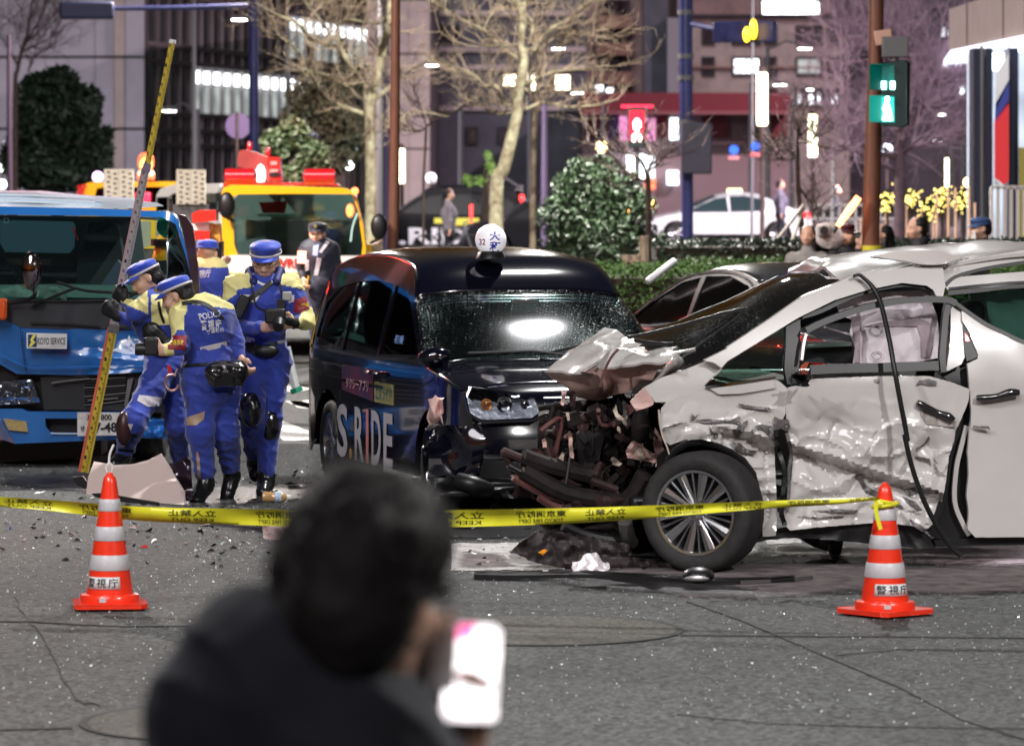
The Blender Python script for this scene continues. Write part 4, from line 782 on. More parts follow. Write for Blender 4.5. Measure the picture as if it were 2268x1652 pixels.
m=MB(); m.lathe([(.30,0),(.30,.03)],PC('P',2040,1080,100),24,axis=Matrix.Rotation(R(90),3,'X')); m.build('disc',mat('lilac sign back',(.09,.055,.13),.5),t); m=MB(); a=PC('P',2030,960,99.9); m.tube([a,(a.x,99.9,0)],.035,6); m.build('post',M_bark3,t)
# ---------------- vehicles ----------------
M_white=mat('pearl white paint',(.53,.51,.49),.22,coat=.8,noi=(1.3,.06))
M_pink_metal=mat('pinkish bare metal',(.50,.33,.30),.5,noi=(5,.35),metal=.15,bump=(25,.3))  # pinkish tone for the hood underside and torn inner metal
M_scr=mat('scraped grey metal',(.16,.15,.15),.5,metal=.5,noi=(14,.5))
M_tyre=mat('tyre rubber',(.022,.021,.021),.75,noi=(20,.3),bump=(60,.3))
M_rim=mat('machined alloy',(.5,.5,.52),.22,metal=.95)
M_rimd=mat('dark alloy pocket',(.02,.02,.022),.4,metal=.5)
M_chrome=mat('chrome trim',(.75,.75,.78),.08,metal=1)
M_rub=mat('black trim rubber',(.008,.008,.009),.4)
M_int=mat('dark cabin lining',(.10,.12,.115),.7)
M_seat=mat('black seat cloth',(.03,.032,.035),.8)
M_navy=mat('midnight blue taxi paint',(.0022,.0026,.0075),.12,coat=1,spec=.7)
M_glass=glassmat('tinted window glass',(.45,.6,.55),.62)
M_glassd=glassmat('dark privacy glass',(.3,.3,.35),.12)
M_wet_glass=glassmat('rain spattered windshield',(.8,.95,.9),.9,.05,.75); M_truck_glass=glassmat('truck windshield',(.8,.95,.92),.9); M_van_glass=glassmat('van windshield',(.5,.62,.58),.6,.03,.22)
M_farwin=mat('dim far car window',(.012,.013,.016),.45,spec=.3)
M_redl=mat('red tail lens',(.5,.01,.01),.2,emit=(1,.02,.02),es=3); M_amb=mat('amber lens',(.8,.3,.02),.3)
M_lens=glassmat('clear lamp lens',(.9,.92,.95),.85)
def wheel(parent,c,r,wd,axis,nsp=10,rimr=.66,steer=0,style='pair',name='wheel'):
    ax=VV(axis).normalized(); ax=Matrix.Rotation(steer,3,'Z')@ax; A=ax.to_track_quat('Z','Y').to_matrix()
    w_=bpy.data.objects.new(name,None); COL.objects.link(w_); w_.parent=parent; w_.location=VV(c)-rootloc(parent)
    rr=r*rimr; m=MB(); m.lathe([(rr*.93,-wd/2),(r*.93,-wd/2),(r*.985,-wd*.38),(r,-wd*.25),(r,wd*.25),(r*.985,wd*.38),(r*.94,wd*.5),(r*.86,wd*.53),(rr*1.06,wd*.5),(rr,wd*.42),(rr*.97,-wd*.4)],c,48,0,A,close=True)
    for k in range(3):
        pass
    m.build('tyre',M_tyre,w_,smooth=50)
    m=MB(); m.lathe([(rr*1.0,wd*.44),(rr*1.02,wd*.47),(rr*.955,wd*.46),(rr*.93,wd*.38),(rr*.9,-wd*.3),(0.001,-wd*.32)],c,48,0,A,close=True); m.build('rim_barrel',M_rim if style!='dark' else M_rimd,w_,smooth=50)
    m=MB(); m.lathe([(rr*.9,-wd*.18),(rr*.9,-wd*.12),(.0,-wd*.1)],c,32,0,A,close=True); m.build('brake_disc',M_rimd,w_)
    m=MB(); X=A@VV((1,0,0)); Y_=A@VV((0,1,0)); Cn=VV(c)+ax*wd*.34
    for i in range(nsp*2 if style=='pair' else nsp):
        a=2*math.pi*i/(nsp*2 if style=='pair' else nsp)+.1; d=X*math.cos(a)+Y_*math.sin(a); t=Y_*math.cos(a)-X*math.sin(a); big=(style!='pair') or i%2==0
        w0,w1=(rr*.055,rr*.125) if big else (rr*.018,rr*.03); p=[Cn+d*rr*.17-t*w0,Cn+d*rr*.17+t*w0,Cn+d*rr*.95+t*w1+ax*wd*.08,Cn+d*rr*.95-t*w1+ax*wd*.08]
        mid=[Cn+d*rr*.2+ax*wd*.05,Cn+d*rr*.93+ax*wd*.11]
        m.add(p+[q-ax*wd*.12 for q in p]+mid,[(0,8,9,3),(8,1,2,9),(0,1,8),(3,9,2),(4,7,6,5),(0,3,7,4),(1,5,6,2),(0,4,5,1),(3,2,6,7)])
    m.build('spokes',M_rim,w_,smooth=0)
    m=MB(); m.lathe([(rr*.22,wd*.2),(rr*.2,wd*.4),(rr*.12,wd*.44),(0.001,wd*.45)],c,20,0,A,close=True)
    for i in range(5): a=2*math.pi*i/5; m.lathe([(rr*.035,wd*.3),(rr*.03,wd*.43)],VV(c)+(X*math.cos(a)+Y_*math.sin(a))*rr*.155*1.9,8,0,A)
    m.build('hub',M_rim,w_); return w_
def mcar(M,W,prof,hwf,crown,arches,sillz,parent,paint,wins=(),seams=(),ends=None,nlat=12,winmat=None,topmats=None,k=5,cexp=4):
    # prof: ordered segments front bottom -> over the top -> rear bottom: (part name, [(x,z)...])
    P_=[];seg=[]
    for si,(nm,pts) in enumerate(prof):
        v=[VV((x,0,z)) for x,z in pts]; v=crom(v,[0]*len(v),k)[0] if len(v)>2 else [v[0].lerp(v[1],j/k) for j in range(k+1)]
        st=0 if not P_ else 1; s0=len(P_)-1 if P_ else 0; P_+=v[st:]; seg.append((nm,s0,len(P_)-1))
    N=[]
    for i in range(len(P_)):
        t=P_[min(i+1,len(P_)-1)]-P_[max(i-1,0)]; n=VV((-t.z,0,t.x)).normalized(); N.append(-n if n.dot(P_[i]-VV((0,0,.6)))<0 else n)
    edge=[P_[i]-N[i]*crown for i in range(len(P_))]; back=(M.to_3x3()@VV((0,0,-1)))
    for nm,a,b in seg:
        m=MB(M); vs=[];fs=[]; nl=nlat*2+1
        for i in range(a,b+1):
            for j in range(nl):
                u=-1+2*j/(nl-1); uu=math.copysign(abs(u)**.8,u); q=P_[i]-N[i]*crown*abs(uu)**cexp; vs.append((q.x,uu*hwf(edge[i].x,edge[i].z),q.z))
        n=b-a+1
        for i in range(n-1):
            for j in range(nl-1): fs.append((i*nl+j,i*nl+j+1,(i+1)*nl+j+1,(i+1)*nl+j))
        m.add(vs,fs); o=m.build(nm,(topmats or {}).get(nm,paint),parent,smooth=60)
        sm=o.modifiers.new('thick','SOLIDIFY'); sm.thickness=.012; sm.offset=0
    ol=[(e.x,e.z) for e in edge]; x0,x1=ol[-1][0],ol[0][0]; bot=[]
    xs=[]
    for (cx,cz,r) in sorted(arches): 
        pts=[]; 
        for q in range(13): a=math.pi*(1-q/12); xx=cx+math.cos(a)*r; zz_=cz+math.sin(a)*r; pts.append((xx,max(zz_,sillz)))
        xs+=pts
    outline=ol+[(x0+.02,sillz)]+xs+[(x1-.02,sillz)]; o2=[]
    for p in outline:
        if not o2 or math.hypot(p[0]-o2[-1][0],p[1]-o2[-1][1])>.004: o2.append(p)
    for sd in (-1,1):
        fn=lambda x,z: M@VV((x,sd*hwf(x,z),z)); bk=M.to_3x3()@VV((0,-sd,0))
        m=panel(o2,fn,.09,.02,bk,holes=[wn for wn in wins]); m.build('body_side',paint,parent,smooth=50)
        for wn in wins:
            cx=sum(p[0] for p in wn)/len(wn); cz=sum(p[1] for p in wn)/len(wn); w2=[(cx+(x-cx)*1.0,cz+(z-cz)*1.0) for x,z in wn]
            m=panel(w2,lambda x,z: M@VV((x,sd*(hwf(x,z)-.012),z)),.12,.004,bk); m.build('side_window',winmat or M_glassd,parent,smooth=60)
        for s_ in seams:
            m=strip(s_,.012,lambda x,z: M@VV((x,sd*(hwf(x,z)+.002),z)),.003,bk,smooth=1); m.build('door_seam',M_rub,parent,smooth=0)
def carM(x,y,ang,sc_=1): return Matrix.Translation((x,y,0))@Matrix.Rotation(ang,4,'Z')@Matrix.Scale(sc_,4)
TAXI_PROF=[('front_bumper',[(2.12,.2),(2.19,.34),(2.2,.5),(2.16,.66)]),('nose',[(2.16,.66),(2.12,.8),(2.0,.875)]),('bonnet',[(2.0,.875),(1.65,.955),(1.24,1.01)]),('windshield',[(1.24,1.01),(.93,1.24),(.62,1.44)]),
  ('roof',[(.62,1.44),(.47,1.585),(.2,1.675),(-.5,1.715),(-1.3,1.69),(-1.8,1.6)]),('rear_window',[(-1.8,1.6),(-2.02,1.35),(-2.12,1.05)]),('tailgate',[(-2.12,1.05),(-2.18,.75),(-2.16,.5)]),('rear_bumper',[(-2.16,.5),(-2.18,.35),(-2.12,.22)])]
def taxi_hw(x,z):
    h=.845-(0 if z<.92 else .205*((z-.92)/.78)**1.2); h*=1-.13*max(0,(x-1.55)/.65)**2.2; h*=1-.07*max(0,(-x-1.7)/.45)**2; return h
TW=[[(1.0,1.03),(.72,1.22),(.5,1.36),(.3,1.44),(.02,1.47),(.02,.99)],[(-.05,.985),(-.05,1.475),(-.5,1.49),(-.98,1.47),(-.98,.985)],[(-1.05,.99),(-1.05,1.465),(-1.45,1.42),(-1.72,1.3),(-1.82,1.05)]]
def taxi(label,M,cat='taxi',detail=True,group=None):
    t=thing('taxi_cab',label,cat,M.translation,group); M_navy=MATS['midnight blue taxi paint'] if detail else mat('dull black taxi paint',(.004,.004,.008),.55,spec=.25)
    mcar(M,1.69,TAXI_PROF,taxi_hw,.06,[(-1.375,.3,.385),(1.375,.3,.385)],.2,t,M_navy,TW,[[(-.015,.25),(-.015,.98)],[(-1.01,.62),(-1.01,.98)],[(1.0,.72),(1.05,1.0)]],winmat=M_glassd if detail else M_farwin,topmats={'windshield':M_wet_glass if detail else M_farwin,'rear_window':M_glassd})
    for sd in (-1,1):
        for x in (-1.375,1.375): 
            c=M@VV((x,sd*.735,.302)); ax=M.to_3x3()@VV((0,sd,0)); wheel(t,c,.302,.185,ax,9,.66,style='pair' if detail else 'solid')
            m=MB(M); m.lathe([(.39,0),(.39,.2)],(x,sd*.62+.1,.3),24,axis=Matrix.Rotation(R(90),3,'X'),close=True); m.build('wheel_liner',M_rub,t)
    m=MB(M); m.box((0,0,.24),(3.9,1.45,.1)); m.build('underbody',M_rub,t)
    return t
bpos=gp(730,1070); f0=VV((.289,-.957,0)); l0=VV((.957,.289,0)); oc=VV((bpos.x,bpos.y,0))+f0*1.375+l0*.80
TM=Matrix.Translation(oc)@Matrix.Rotation(math.atan2(f0.y,f0.x),4,'Z')@Matrix.Scale(.975,4)   # local +y is left of heading = picture right, so picture-left flank is -y
T=taxi('black taxi facing the camera with rain-spattered windshield and white round roof sign',TM); T.location=T.location
sd=-1
tf=lambda off: (lambda x,z: TM@VV((x,-(taxi_hw(x,z)+off),z)))
bk=TM.to_3x3()@VV((0,1,0))
# lettering on the flank
def tq(x0,x1,z0,z1,off=.006): return lambda u,v: tf(off)(x0+(x1-x0)*u,z0+(z1-z0)*v)
lm=[mat('pale lettering',(.42,.40,.43),.45),mat('pink lettering',(.6,.2,.2),.45),mat('amber lettering',(.6,.32,.06),.45)]
m=MB(); xs=[(-1.08,-.78,'S',0),(-.73,-.65,'.',2),(-.58,-.33,'R',0),(-.27,-.20,'I',1),(-.12,.13,'D',0),(.2,.44,'E',0)]
for a,b,ch,mi in xs:
    z0,z1=(.22,.30) if ch=='.' else (.22,.60); text(ch,tq(a,b,z0,z1),m,mi,bold=.025)
    if ch in 'RDS': pass
m.build('lettering',lm,T,smooth=0)
m=panel([(-.05,.66),(.45,.66),(.45,.80),(-.05,.80)],tf(.004),.1,.002,bk); m.build('yellow_sticker',mat('yellow green sticker',(.26,.25,.08),.5),T,smooth=0)
m=MB(); text('エスライド',tq(-.02,.42,.68,.78,.008),m,bold=.02); m.build('sticker_text',mat('dark teal print',(.03,.12,.13),.5),T,smooth=0)
m=panel([(-.95,.70),(-.08,.66),(-.08,.88),(-.95,.88)],tf(.004),.1,.002,bk); m.build('red_banner_sticker',mat('red gradient sticker',(.12,.01,.02),.4,noi=(2.5,.5,(.015,.008,.06))),T,smooth=0)
m=MB(); text('タクシーアプリ',tq(-.82,-.2,.72,.80,.008),m,bold=.01); m.build('sticker_text',mat('pink print',(.6,.35,.38),.5),T,smooth=0)
m=MB(); text('初乗',tq(.32,.55,1.08,1.14,-.004),m,bold=.01); m.build('window_sticker',mat('blue print',(.1,.3,.7),.5),T,smooth=0)
m=strip([(-2.1,.98),(-1.0,.965),(0,.962),(.95,1.0)],.022,tf(.006),.004,bk); m.build('belt_moulding',M_chrome,T)
m=strip([(-2.0,.80),(-1.0,.77),(.2,.77)],.02,tf(.006),.006,bk); m.build('door_rail',M_navy,T)
for x in (-.12,.12): m=MB(TM); a=(x,-.872,.86); m.tube([(x-.1,-.86,.86),(x-.07,-.885,.862),(x+.07,-.885,.862),(x+.1,-.86,.86)],.013,6,0,3); m.build('door_handle',M_navy,T)
# door mirror, front details
m=MB(); 
for c,r in (((.88,-1.0,1.04),(.07,.13,.085)),): m.ball((0,0,0),1,16)
m.v=[P(962,790,27.8)+VV((v.x*.112,v.y*.07,v.z*.062+v.x*.01)) for v in m.v]; m.build('door_mirror',M_navy,T,smooth=60); m=MB(); m.tube([P(985,803,27.8),P(1000,822,27.75),P(1008,838,27.7)],[.03,.035,.02],8); m.build('mirror_arm',M_navy,T)
def nosef(u,z,off=0): # front face: lateral fraction and height
    xx=2.205- max(0,(z-.58))*.5-max(0,z-.78)*1.2; h=taxi_hw(2.0,z); q=u; return TM@VV((xx-.06*abs(q)**4+off,q*h,z))
for sd in (-1,1):
    ol=[(sd*.46,.79),(sd*.62,.83),(sd*.93,.86),(sd*1.0,.80),(sd*1.0,.70),(sd*.9,.655),(sd*.5,.665),(sd*.42,.70)]
    m=panel(ol,lambda u,z:nosef(u,z,.045),.08,.05,TM.to_3x3()@VV((-1,0,0))); m.build('headlight',mat('silver lamp bowl',(.6,.6,.62),.3,metal=.55,bump=(22,.6,.03)),T,smooth=30)
    m=panel(ol,lambda u,z:nosef(u,z,.075),.08,.003,TM.to_3x3()@VV((-1,0,0))); m.build('headlight_lens',M_lens,T,smooth=30)
    for u,r in ((.72,.052),(.86,.036),(.55,.03)):
        m=MB(); A=(TM.to_3x3()@VV((1,0,0))).to_track_quat('Z','Y').to_matrix(); c=nosef(sd*u,.752,.055); m.lathe([(r,-.01),(r,.014),(r*.82,.012),(r*.55,.0),(.001,.004)],c,20,0,A,close=True); m.build('lamp_projector',M_chrome if u!=.86 else mat('amber reflector',(.6,.25,.08),.3,metal=.6),T)
    m=strip([(sd*.40,.69),(sd*.5,.65),(sd*.92,.64),(sd*1.01,.70),(sd*1.01,.81)],.016,lambda u,z:nosef(u,z,.07),.02,TM.to_3x3()@VV((-1,0,0)),smooth=1); m.build('lamp_trim',M_chrome,T)
m=panel([(-.42,.84),(.42,.84),(.36,.42),(-.36,.42)],lambda u,z:nosef(u,z,.03),.1,.01,TM.to_3x3()@VV((-1,0,0))); m.build('grille_back',M_rub,T)
for i in range(9):
    z=.45+i*.043; m=strip([(-.37,z),(0,z),(.37,z)],.014,lambda u,zz:nosef(u,zz,.05),.02,TM.to_3x3()@VV((-1,0,0))); m.build('grille_slat',mat('gloss dark slat',(.03,.035,.05),.2,coat=1) if i else M_chrome,T)
m=panel([(-.95,.22),(-.45,.22),(-.42,.36),(-.9,.40)],lambda u,z:nosef(u,z,.006),.08,.02,TM.to_3x3()@VV((-1,0,0))); m.build('lower_vent',M_rub,T)
# crushed corner: crumpled skins hanging at the near front corner
rn2=random.Random(4)
def crump(name,cpx,cpy,Y,w_,h_,mt,parent,seed,amp=.05,back=(0,1,0),k=3,n=5):
    r3=random.Random(seed); s=F/Y; rows=[]
    for j in range(n):
        rows.append([P(cpx+(i/(n-1)-.5)*w_*r3.uniform(.85,1.15)+r3.uniform(-.08,.08)*w_,cpy+(j/(n-1)-.5)*h_*r3.uniform(.85,1.15)+r3.uniform(-.08,.08)*h_,Y+r3.uniform(-amp,amp)) for i in range(n)])
    return grid(rows,k,.004,back).build(name,mt,parent,smooth=25)
crump('torn_bumper_skin',1010,1000,26.75,105,100,M_navy,T,3,.05,n=4,k=6); crump('torn_bumper_skin',965,1000,26.95,50,110,M_navy,T,5,.05,n=4,k=6); crump('torn_bumper_skin',1050,1080,26.65,190,40,M_rub,T,16,.05,n=4,k=5); crump('scraped_wing_flap',965,908,27.05,34,62,M_pink_metal,T,9,.04)
m=MB(); m.tube([P(1015,1065,26.5),P(1050,1075,26.45),P(1090,1082,26.5)],[.055,.06,.03],10,0,3); m.build('air_duct',M_rub,T)
crump('torn_bumper_skin',1120,1085,27.0,170,34,M_rub,T,12,.05)
# wipers, seats, dashboard, roof lamp
m=MB(TM); m.tube([(1.26,-.05,1.03),(1.16,.3,1.09),(1.2,.6,1.06)],.009,6); m.tube([(1.30,.2,1.02),(1.24,-.1,1.055),(1.25,-.55,1.045)],.009,6); m.build('wiper',M_rub,T)
for y in (-.36,.36):
    m=MB(TM); m.box((.05,y,.98),(.14,.46,.62),rot=Matrix.Rotation(R(-12),3,'Y')); m.build('seat_back',M_seat,T,bevel=.05); m=MB(TM); m.box((-.02,y,1.36),(.1,.27,.2)); m.build('headrest',M_seat,T,bevel=.045); m=MB(TM); m.box((.3,y,.62),(.5,.48,.16)); m.build('seat_cushion',M_seat,T,bevel=.04)
m=MB(TM); m.box((1.0,0,.92),(.42,1.3,.16),tp=.92); m.build('dashboard',M_int,T,bevel=.05); m=MB(TM); m.box((-1.0,0,1.0),(.15,1.25,.66)); m.build('rear_bench',M_int,T,bevel=.05)
m=MB(TM); m.lathe([(.17,0),(.185,.0),(.185,.02),(.17,.02)],(.72,-.36,1.02),24,axis=Matrix.Rotation(R(65),3,'Y'),close=True); m.build('steering_wheel',M_seat,T)
m=MB(TM); m.box((.75,0,1.36),(.03,.2,.055)); m.build('room_mirror',mat('mirror grey',(.3,.34,.33),.1,metal=.8),T,bevel=.01)
m=MB(TM); m.box((1.04,.35,1.05),(.16,.18,.03)); m.build('dashboard_notepad',mat('yellow paper',(.6,.45,.12),.8),T,smooth=0)
c=P(1087,531,28.75); rs=thing('taxi_roof_sign','white globe roof sign with blue characters on the black taxi','roof sign',(c.x,c.y,c.z-.1)); rad=.105
m=MB(); m.ball(c,rad,28); sph=m.build('globe',mat('white lit globe',(.82,.8,.82),.25,emit=(.9,.86,.95),es=.28),rs,smooth=80); m=MB(); m.lathe([(.10,0),(.085,.04),(.07,.05)],c-VV((0,0,.125)),20); m.build('foot',M_rub,rs)
for tx,x0,x1,y0,y1,mt in (('大',1084,1108,519,500+13,None),):
    pass
def onball(tx,x0,y0,x1,y1,mt,nm):
    m=MB(); text(tx,quadfn((x0,y0),(x1,y0),(x1,y1),(x0,y1),lambda x,y:P(x,y,c.y-.2)),m,bold=.02); decal(m,sph,.0025); m.build(nm,mt,rs,smooth=0)
onball('大',1084,513,1108,533,mat('blue print ink',(.01,.02,.4),.4),'character'); onball('和',1084,535,1109,557,mat('blue print ink',(.01,.02,.4),.4),'character'); onball('32',1061,529,1075,543,mat('dark red ink',(.25,.03,.12),.4),'number')
# ---- crushed white minivan ----
V=Frame(1545,23.6,8); vz=lambda y: 2.2-(y-HZ)/400.0
def voff(x,y): z=vz(y); return 0 if z<1.02 else -.22*((z-1.02)/.72)**1.25
CL=tr('F',[(-100,120),(150,170),(470,262),(750,340),(1000,430),(1290,520),(1480,585),(1600,600)])
def belowcrease(x,y):
    for (a,b) in zip(CL,CL[1:]):
        if a[0]<=x<=b[0]: t=(x-a[0])/(b[0]-a[0]); return y-(a[1]+(b[1]-a[1])*t)
    return -999
FOLDS=[(*cv('F',a),*cv('F',b),A,w_) for a,b,A,w_ in (((560,60),(1000,150),-.035,26),((820,180),(1100,380),.03,18),((450,430),(900,620),.035,22),((1050,180),(1500,300),-.04,24),((520,640),(980,560),-.03,20),((1200,420),(1450,520),.03,16),((480,330),(620,560),.025,14),((700,80),(640,330),.022,16),((1350,160),(1180,420),.026,14),((1000,600),(1300,740),-.03,20),((600,700),(1000,720),.02,14),((1280,60),(1520,180),.03,18))]+[(*cv('C',a),*cv('C',b),A,w_) for a,b,A,w_ in (((1080,1370),(1620,1310),-.03,16),((1250,1430),(1700,1400),.028,14),((1600,1300),(1850,1450),.03,14),((1700,1500),(1900,1600),-.03,14),((1640,1290),(1700,1560),.026,12))]
def dent(x,y):
    n=noise.noise; q=VV((x*.0065,y*.009,0)); o=.08*n(q)+.006*n(q*2.9+VV((5,0,0)))
    r=1-abs(n(VV((x*.008+3,y*.016,1)))*2.2); o+=.030*max(0,r)**4
    r=1-abs(n(VV((x*.02+9,y*.012+x*.006,4)))*2.4); o-=.020*max(0,r)**6
    amp=min(1,max(.12,(y-860)/160)); b=belowcrease(x,y)
    for (x0,y0,x1,y1,A,w_) in FOLDS:
        dx,dy=x1-x0,y1-y0; L=dx*dx+dy*dy; t=((x-x0)*dx+(y-y0)*dy)/L; tt=min(1,max(0,t)); d=math.hypot(x-x0-dx*tt,y-y0-dy*tt)
        if d<w_: o+=A*(1-d/w_)*(1-.5*abs(2*tt-1))
    st=0
    if -5<b<400: st=-.085*min(1,max(0,b/15))*math.exp(-max(0,b-30)/170)
    if -40<b<0: st+=.025*math.exp(b/14)
    return voff(x,y)+o*amp+st*(1 if 1600<x<2120 else .6)
side=lambda off=0,f=dent: V.lay(off,f)
smooth_side=V.lay(0,lambda x,y: voff(x,y)+.006*noise.noise(VV((x*.01,y*.01,7))))
VN=thing('crashed_minivan','crashed white minivan with torn front, crumpled doors and deployed side airbag','minivan',V.at(1900,1262,-.9)); VN.location.z=0
BK=-V.n
dpx=tr('D',[(455,1225),(640,1160),(900,1148),(1200,1138),(1500,1140),(1650,1180),(1800,1235),(1790,1330),(1740,1450),(1695,1550),(1680,1652)])+tr('F',[(1560,200),(1520,330),(1500,500),(1470,650),(1410,790),(1350,850),(1300,810),(1150,790),(1000,785),(800,800),(620,815),(430,835),(380,780),(400,650),(440,480),(450,350),(425,200)])+tr('D',[(440,1450),(435,1300)])
panel(dpx,side(.012),6.5,.02,BK,ragged=.6).build('front_door',M_white,VN,smooth=22,label='crumpled front door torn along a diagonal crease')
fen=tr('E',[(1372,88),(1330,140),(1315,200),(1325,300),(1350,380),(1392,412),(1500,372),(1620,368),(1740,392),(1850,440),(1950,505),(2030,610),(2068,760),(2078,900),(2082,1092),(2180,1085),(2190,900),(2175,600),(2165,320)])+tr('D',[(350,1640),(380,1540),(440,1400),(448,1228),(360,1160),(180,1185),(0,1205),(-161,1225)])+tr('C',[(1370,1088),(1250,1150),(1120,1185)])
panel(fen,side(.0,lambda x,y: dent(x,y)*1.0),6.5,.012,BK,ragged=.5).build('front_fender',M_white,VN,smooth=22,label='front fender with peeled paint above the wheel')
cowl=tr('C',[(925,1085),(1060,1010),(1200,965),(1385,890),(1470,870),(1500,930),(1500,965),(1440,1005),(1372,1070),(1400,1112),(1250,1148),(1100,1192),(1010,1196)])
panel(cowl,side(-.05),8,.01,BK).build('cowl_panel',M_white,VN,smooth=25)
panel(tr('C',[(820,1188),(925,1085),(960,1130),(1000,1190),(990,1215),(870,1262)]),side(-.04),8,.006,BK,ragged=.8).build('torn_inner_wing',M_pink_metal,VN,smooth=20)
# pillar and roof rail
ra=tr('C',[(1370,885),(1540,800)])+tr('D',[(0,925),(300,728),(560,548),(780,460),(960,392),(1200,352),(1400,325),(1600,318)]); rb_=tr('D',[(1560,560),(1530,500),(1480,468),(1300,448),(1050,498),(800,575),(530,705),(0,1030)])+tr('C',[(1500,940),(1440,900)])
panel(ra+tr('D',[(1620,470),(1600,560)])+rb_,side(.02,lambda x,y:voff(x,y)),8,.05,BK).build('pillar_and_roof_rail',M_white,VN,smooth=40)
slid=tr('D',[(1650,430),(1700,405),(2203,365),(2600,350),(2900,352),(2900,420),(2203,460),(1640,500),(1612,470)])
panel(slid,smooth_side,10,.04,BK).build('rear_roof_rail',M_white,VN,smooth=40)
rd=tr('D',[(1740,640),(1800,690),(1940,752),(2203,880),(2400,930),(2900,960),(2900,1900)])+tr('F',[(3200,880),(2033,882),(1700,884),(1650,830),(1655,700),(1640,600),(1655,450),(1648,300),(1665,100)])+tr('D',[(1802,1600),(1812,1400),(1800,1230),(1783,1050),(1860,1010),(1862,980),(1800,820),(1745,730)])
rd=[p for p in rd if p[1]<1192 or p[0]<0]
panel(rd,smooth_side,14,.03,BK,ragged=.4).build('sliding_door',M_white,VN,smooth=30,label='sliding rear door, scratched and pushed back')
# B pillar inner plate, quarter reflector
panel(tr('D',[(1660,650),(1690,600),(1730,640),(1752,760),(1762,1000),(1740,1050),(1640,1100),(1625,1100),(1650,960),(1660,800)]),side(-.02,voff),10,.02,BK).build('pillar_plate',M_white,VN,smooth=30)
panel(tr('D',[(1748,735),(1800,840),(1858,975),(1855,1000),(1780,1030),(1762,960)]),side(-.01,voff),10,.015,BK).build('corner_glass',M_rub,VN)
panel(tr('D',[(1765,820),(1790,850),(1800,880),(1770,880)]),side(.0,voff),10,.01,BK).build('red_reflector',M_redl,VN)
# dark gap between the doors, sill and arches
panel(tr('D',[(1560,1100),(1800,1040),(1812,1400),(1810,1652)])+tr('F',[(1668,100),(1660,600),(1690,880),(1640,905),(1540,900),(1430,890),(1350,840),(1470,640),(1500,400)])+tr('D',[(1690,1500),(1760,1300)]),side(-.10,voff),10,.05,BK).build('door_gap_lining',M_rub,VN)
m=strip(tr('F',[(1600,20),(1580,160),(1530,290),(1500,520),(1450,700),(1400,800)]),13,side(-.02,voff),.03,BK); m.build('door_seal',M_rub,VN)
m=strip(tr('F',[(1640,120),(1600,280),(1570,420),(1560,640),(1620,800),(1660,870)]),10,side(-.05,voff),.03,BK); m.build('door_frame_edge',M_white,VN)
m=strip(tr('F',[(335,150),(345,260),(395,430),(385,560),(372,700),(400,800)]),9,side(.03),.03,BK); m.build('bent_hinge_strip',M_rub,VN)
m=strip(tr('F',[(410,170),(440,300),(425,430),(425,560),(412,700)]),7,side(.035),.03,BK); m.build('bent_hinge_strip',M_scr,VN)
panel(tr('F',[(200,880),(330,870),(430,840),(620,822),(900,800),(1150,795),(1300,815),(1380,870),(1420,960),(1300,960),(1000,930),(700,900),(430,890),(260,905),(180,930)]),side(-.06,lambda x,y:.02*noise.noise(VV((x*.03,y*.03,0)))),9,.25,BK,ragged=1).build('crushed_sill',M_rub,VN,smooth=20)
panel(tr('F',[(1420,905),(1700,888),(2033,886),(2600,886),(2600,925),(2000,935),(1600,945),(1430,950)]),side(-.06,lambda x,y:0),12,.25,BK).build('rear_sill',M_rub,VN)
for pts,mt in ((tr('F',[(500,890),(640,885),(620,960),(560,930)]),M_rub),(tr('F',[(700,890),(800,890),(780,1000),(720,1000)]),M_rub),(tr('F',[(620,900),(700,895),(690,980),(650,970)]),M_scr)): panel(pts,side(-.8,lambda x,y:0),9,.1,BK).build('underbody_bracket',mt,VN)
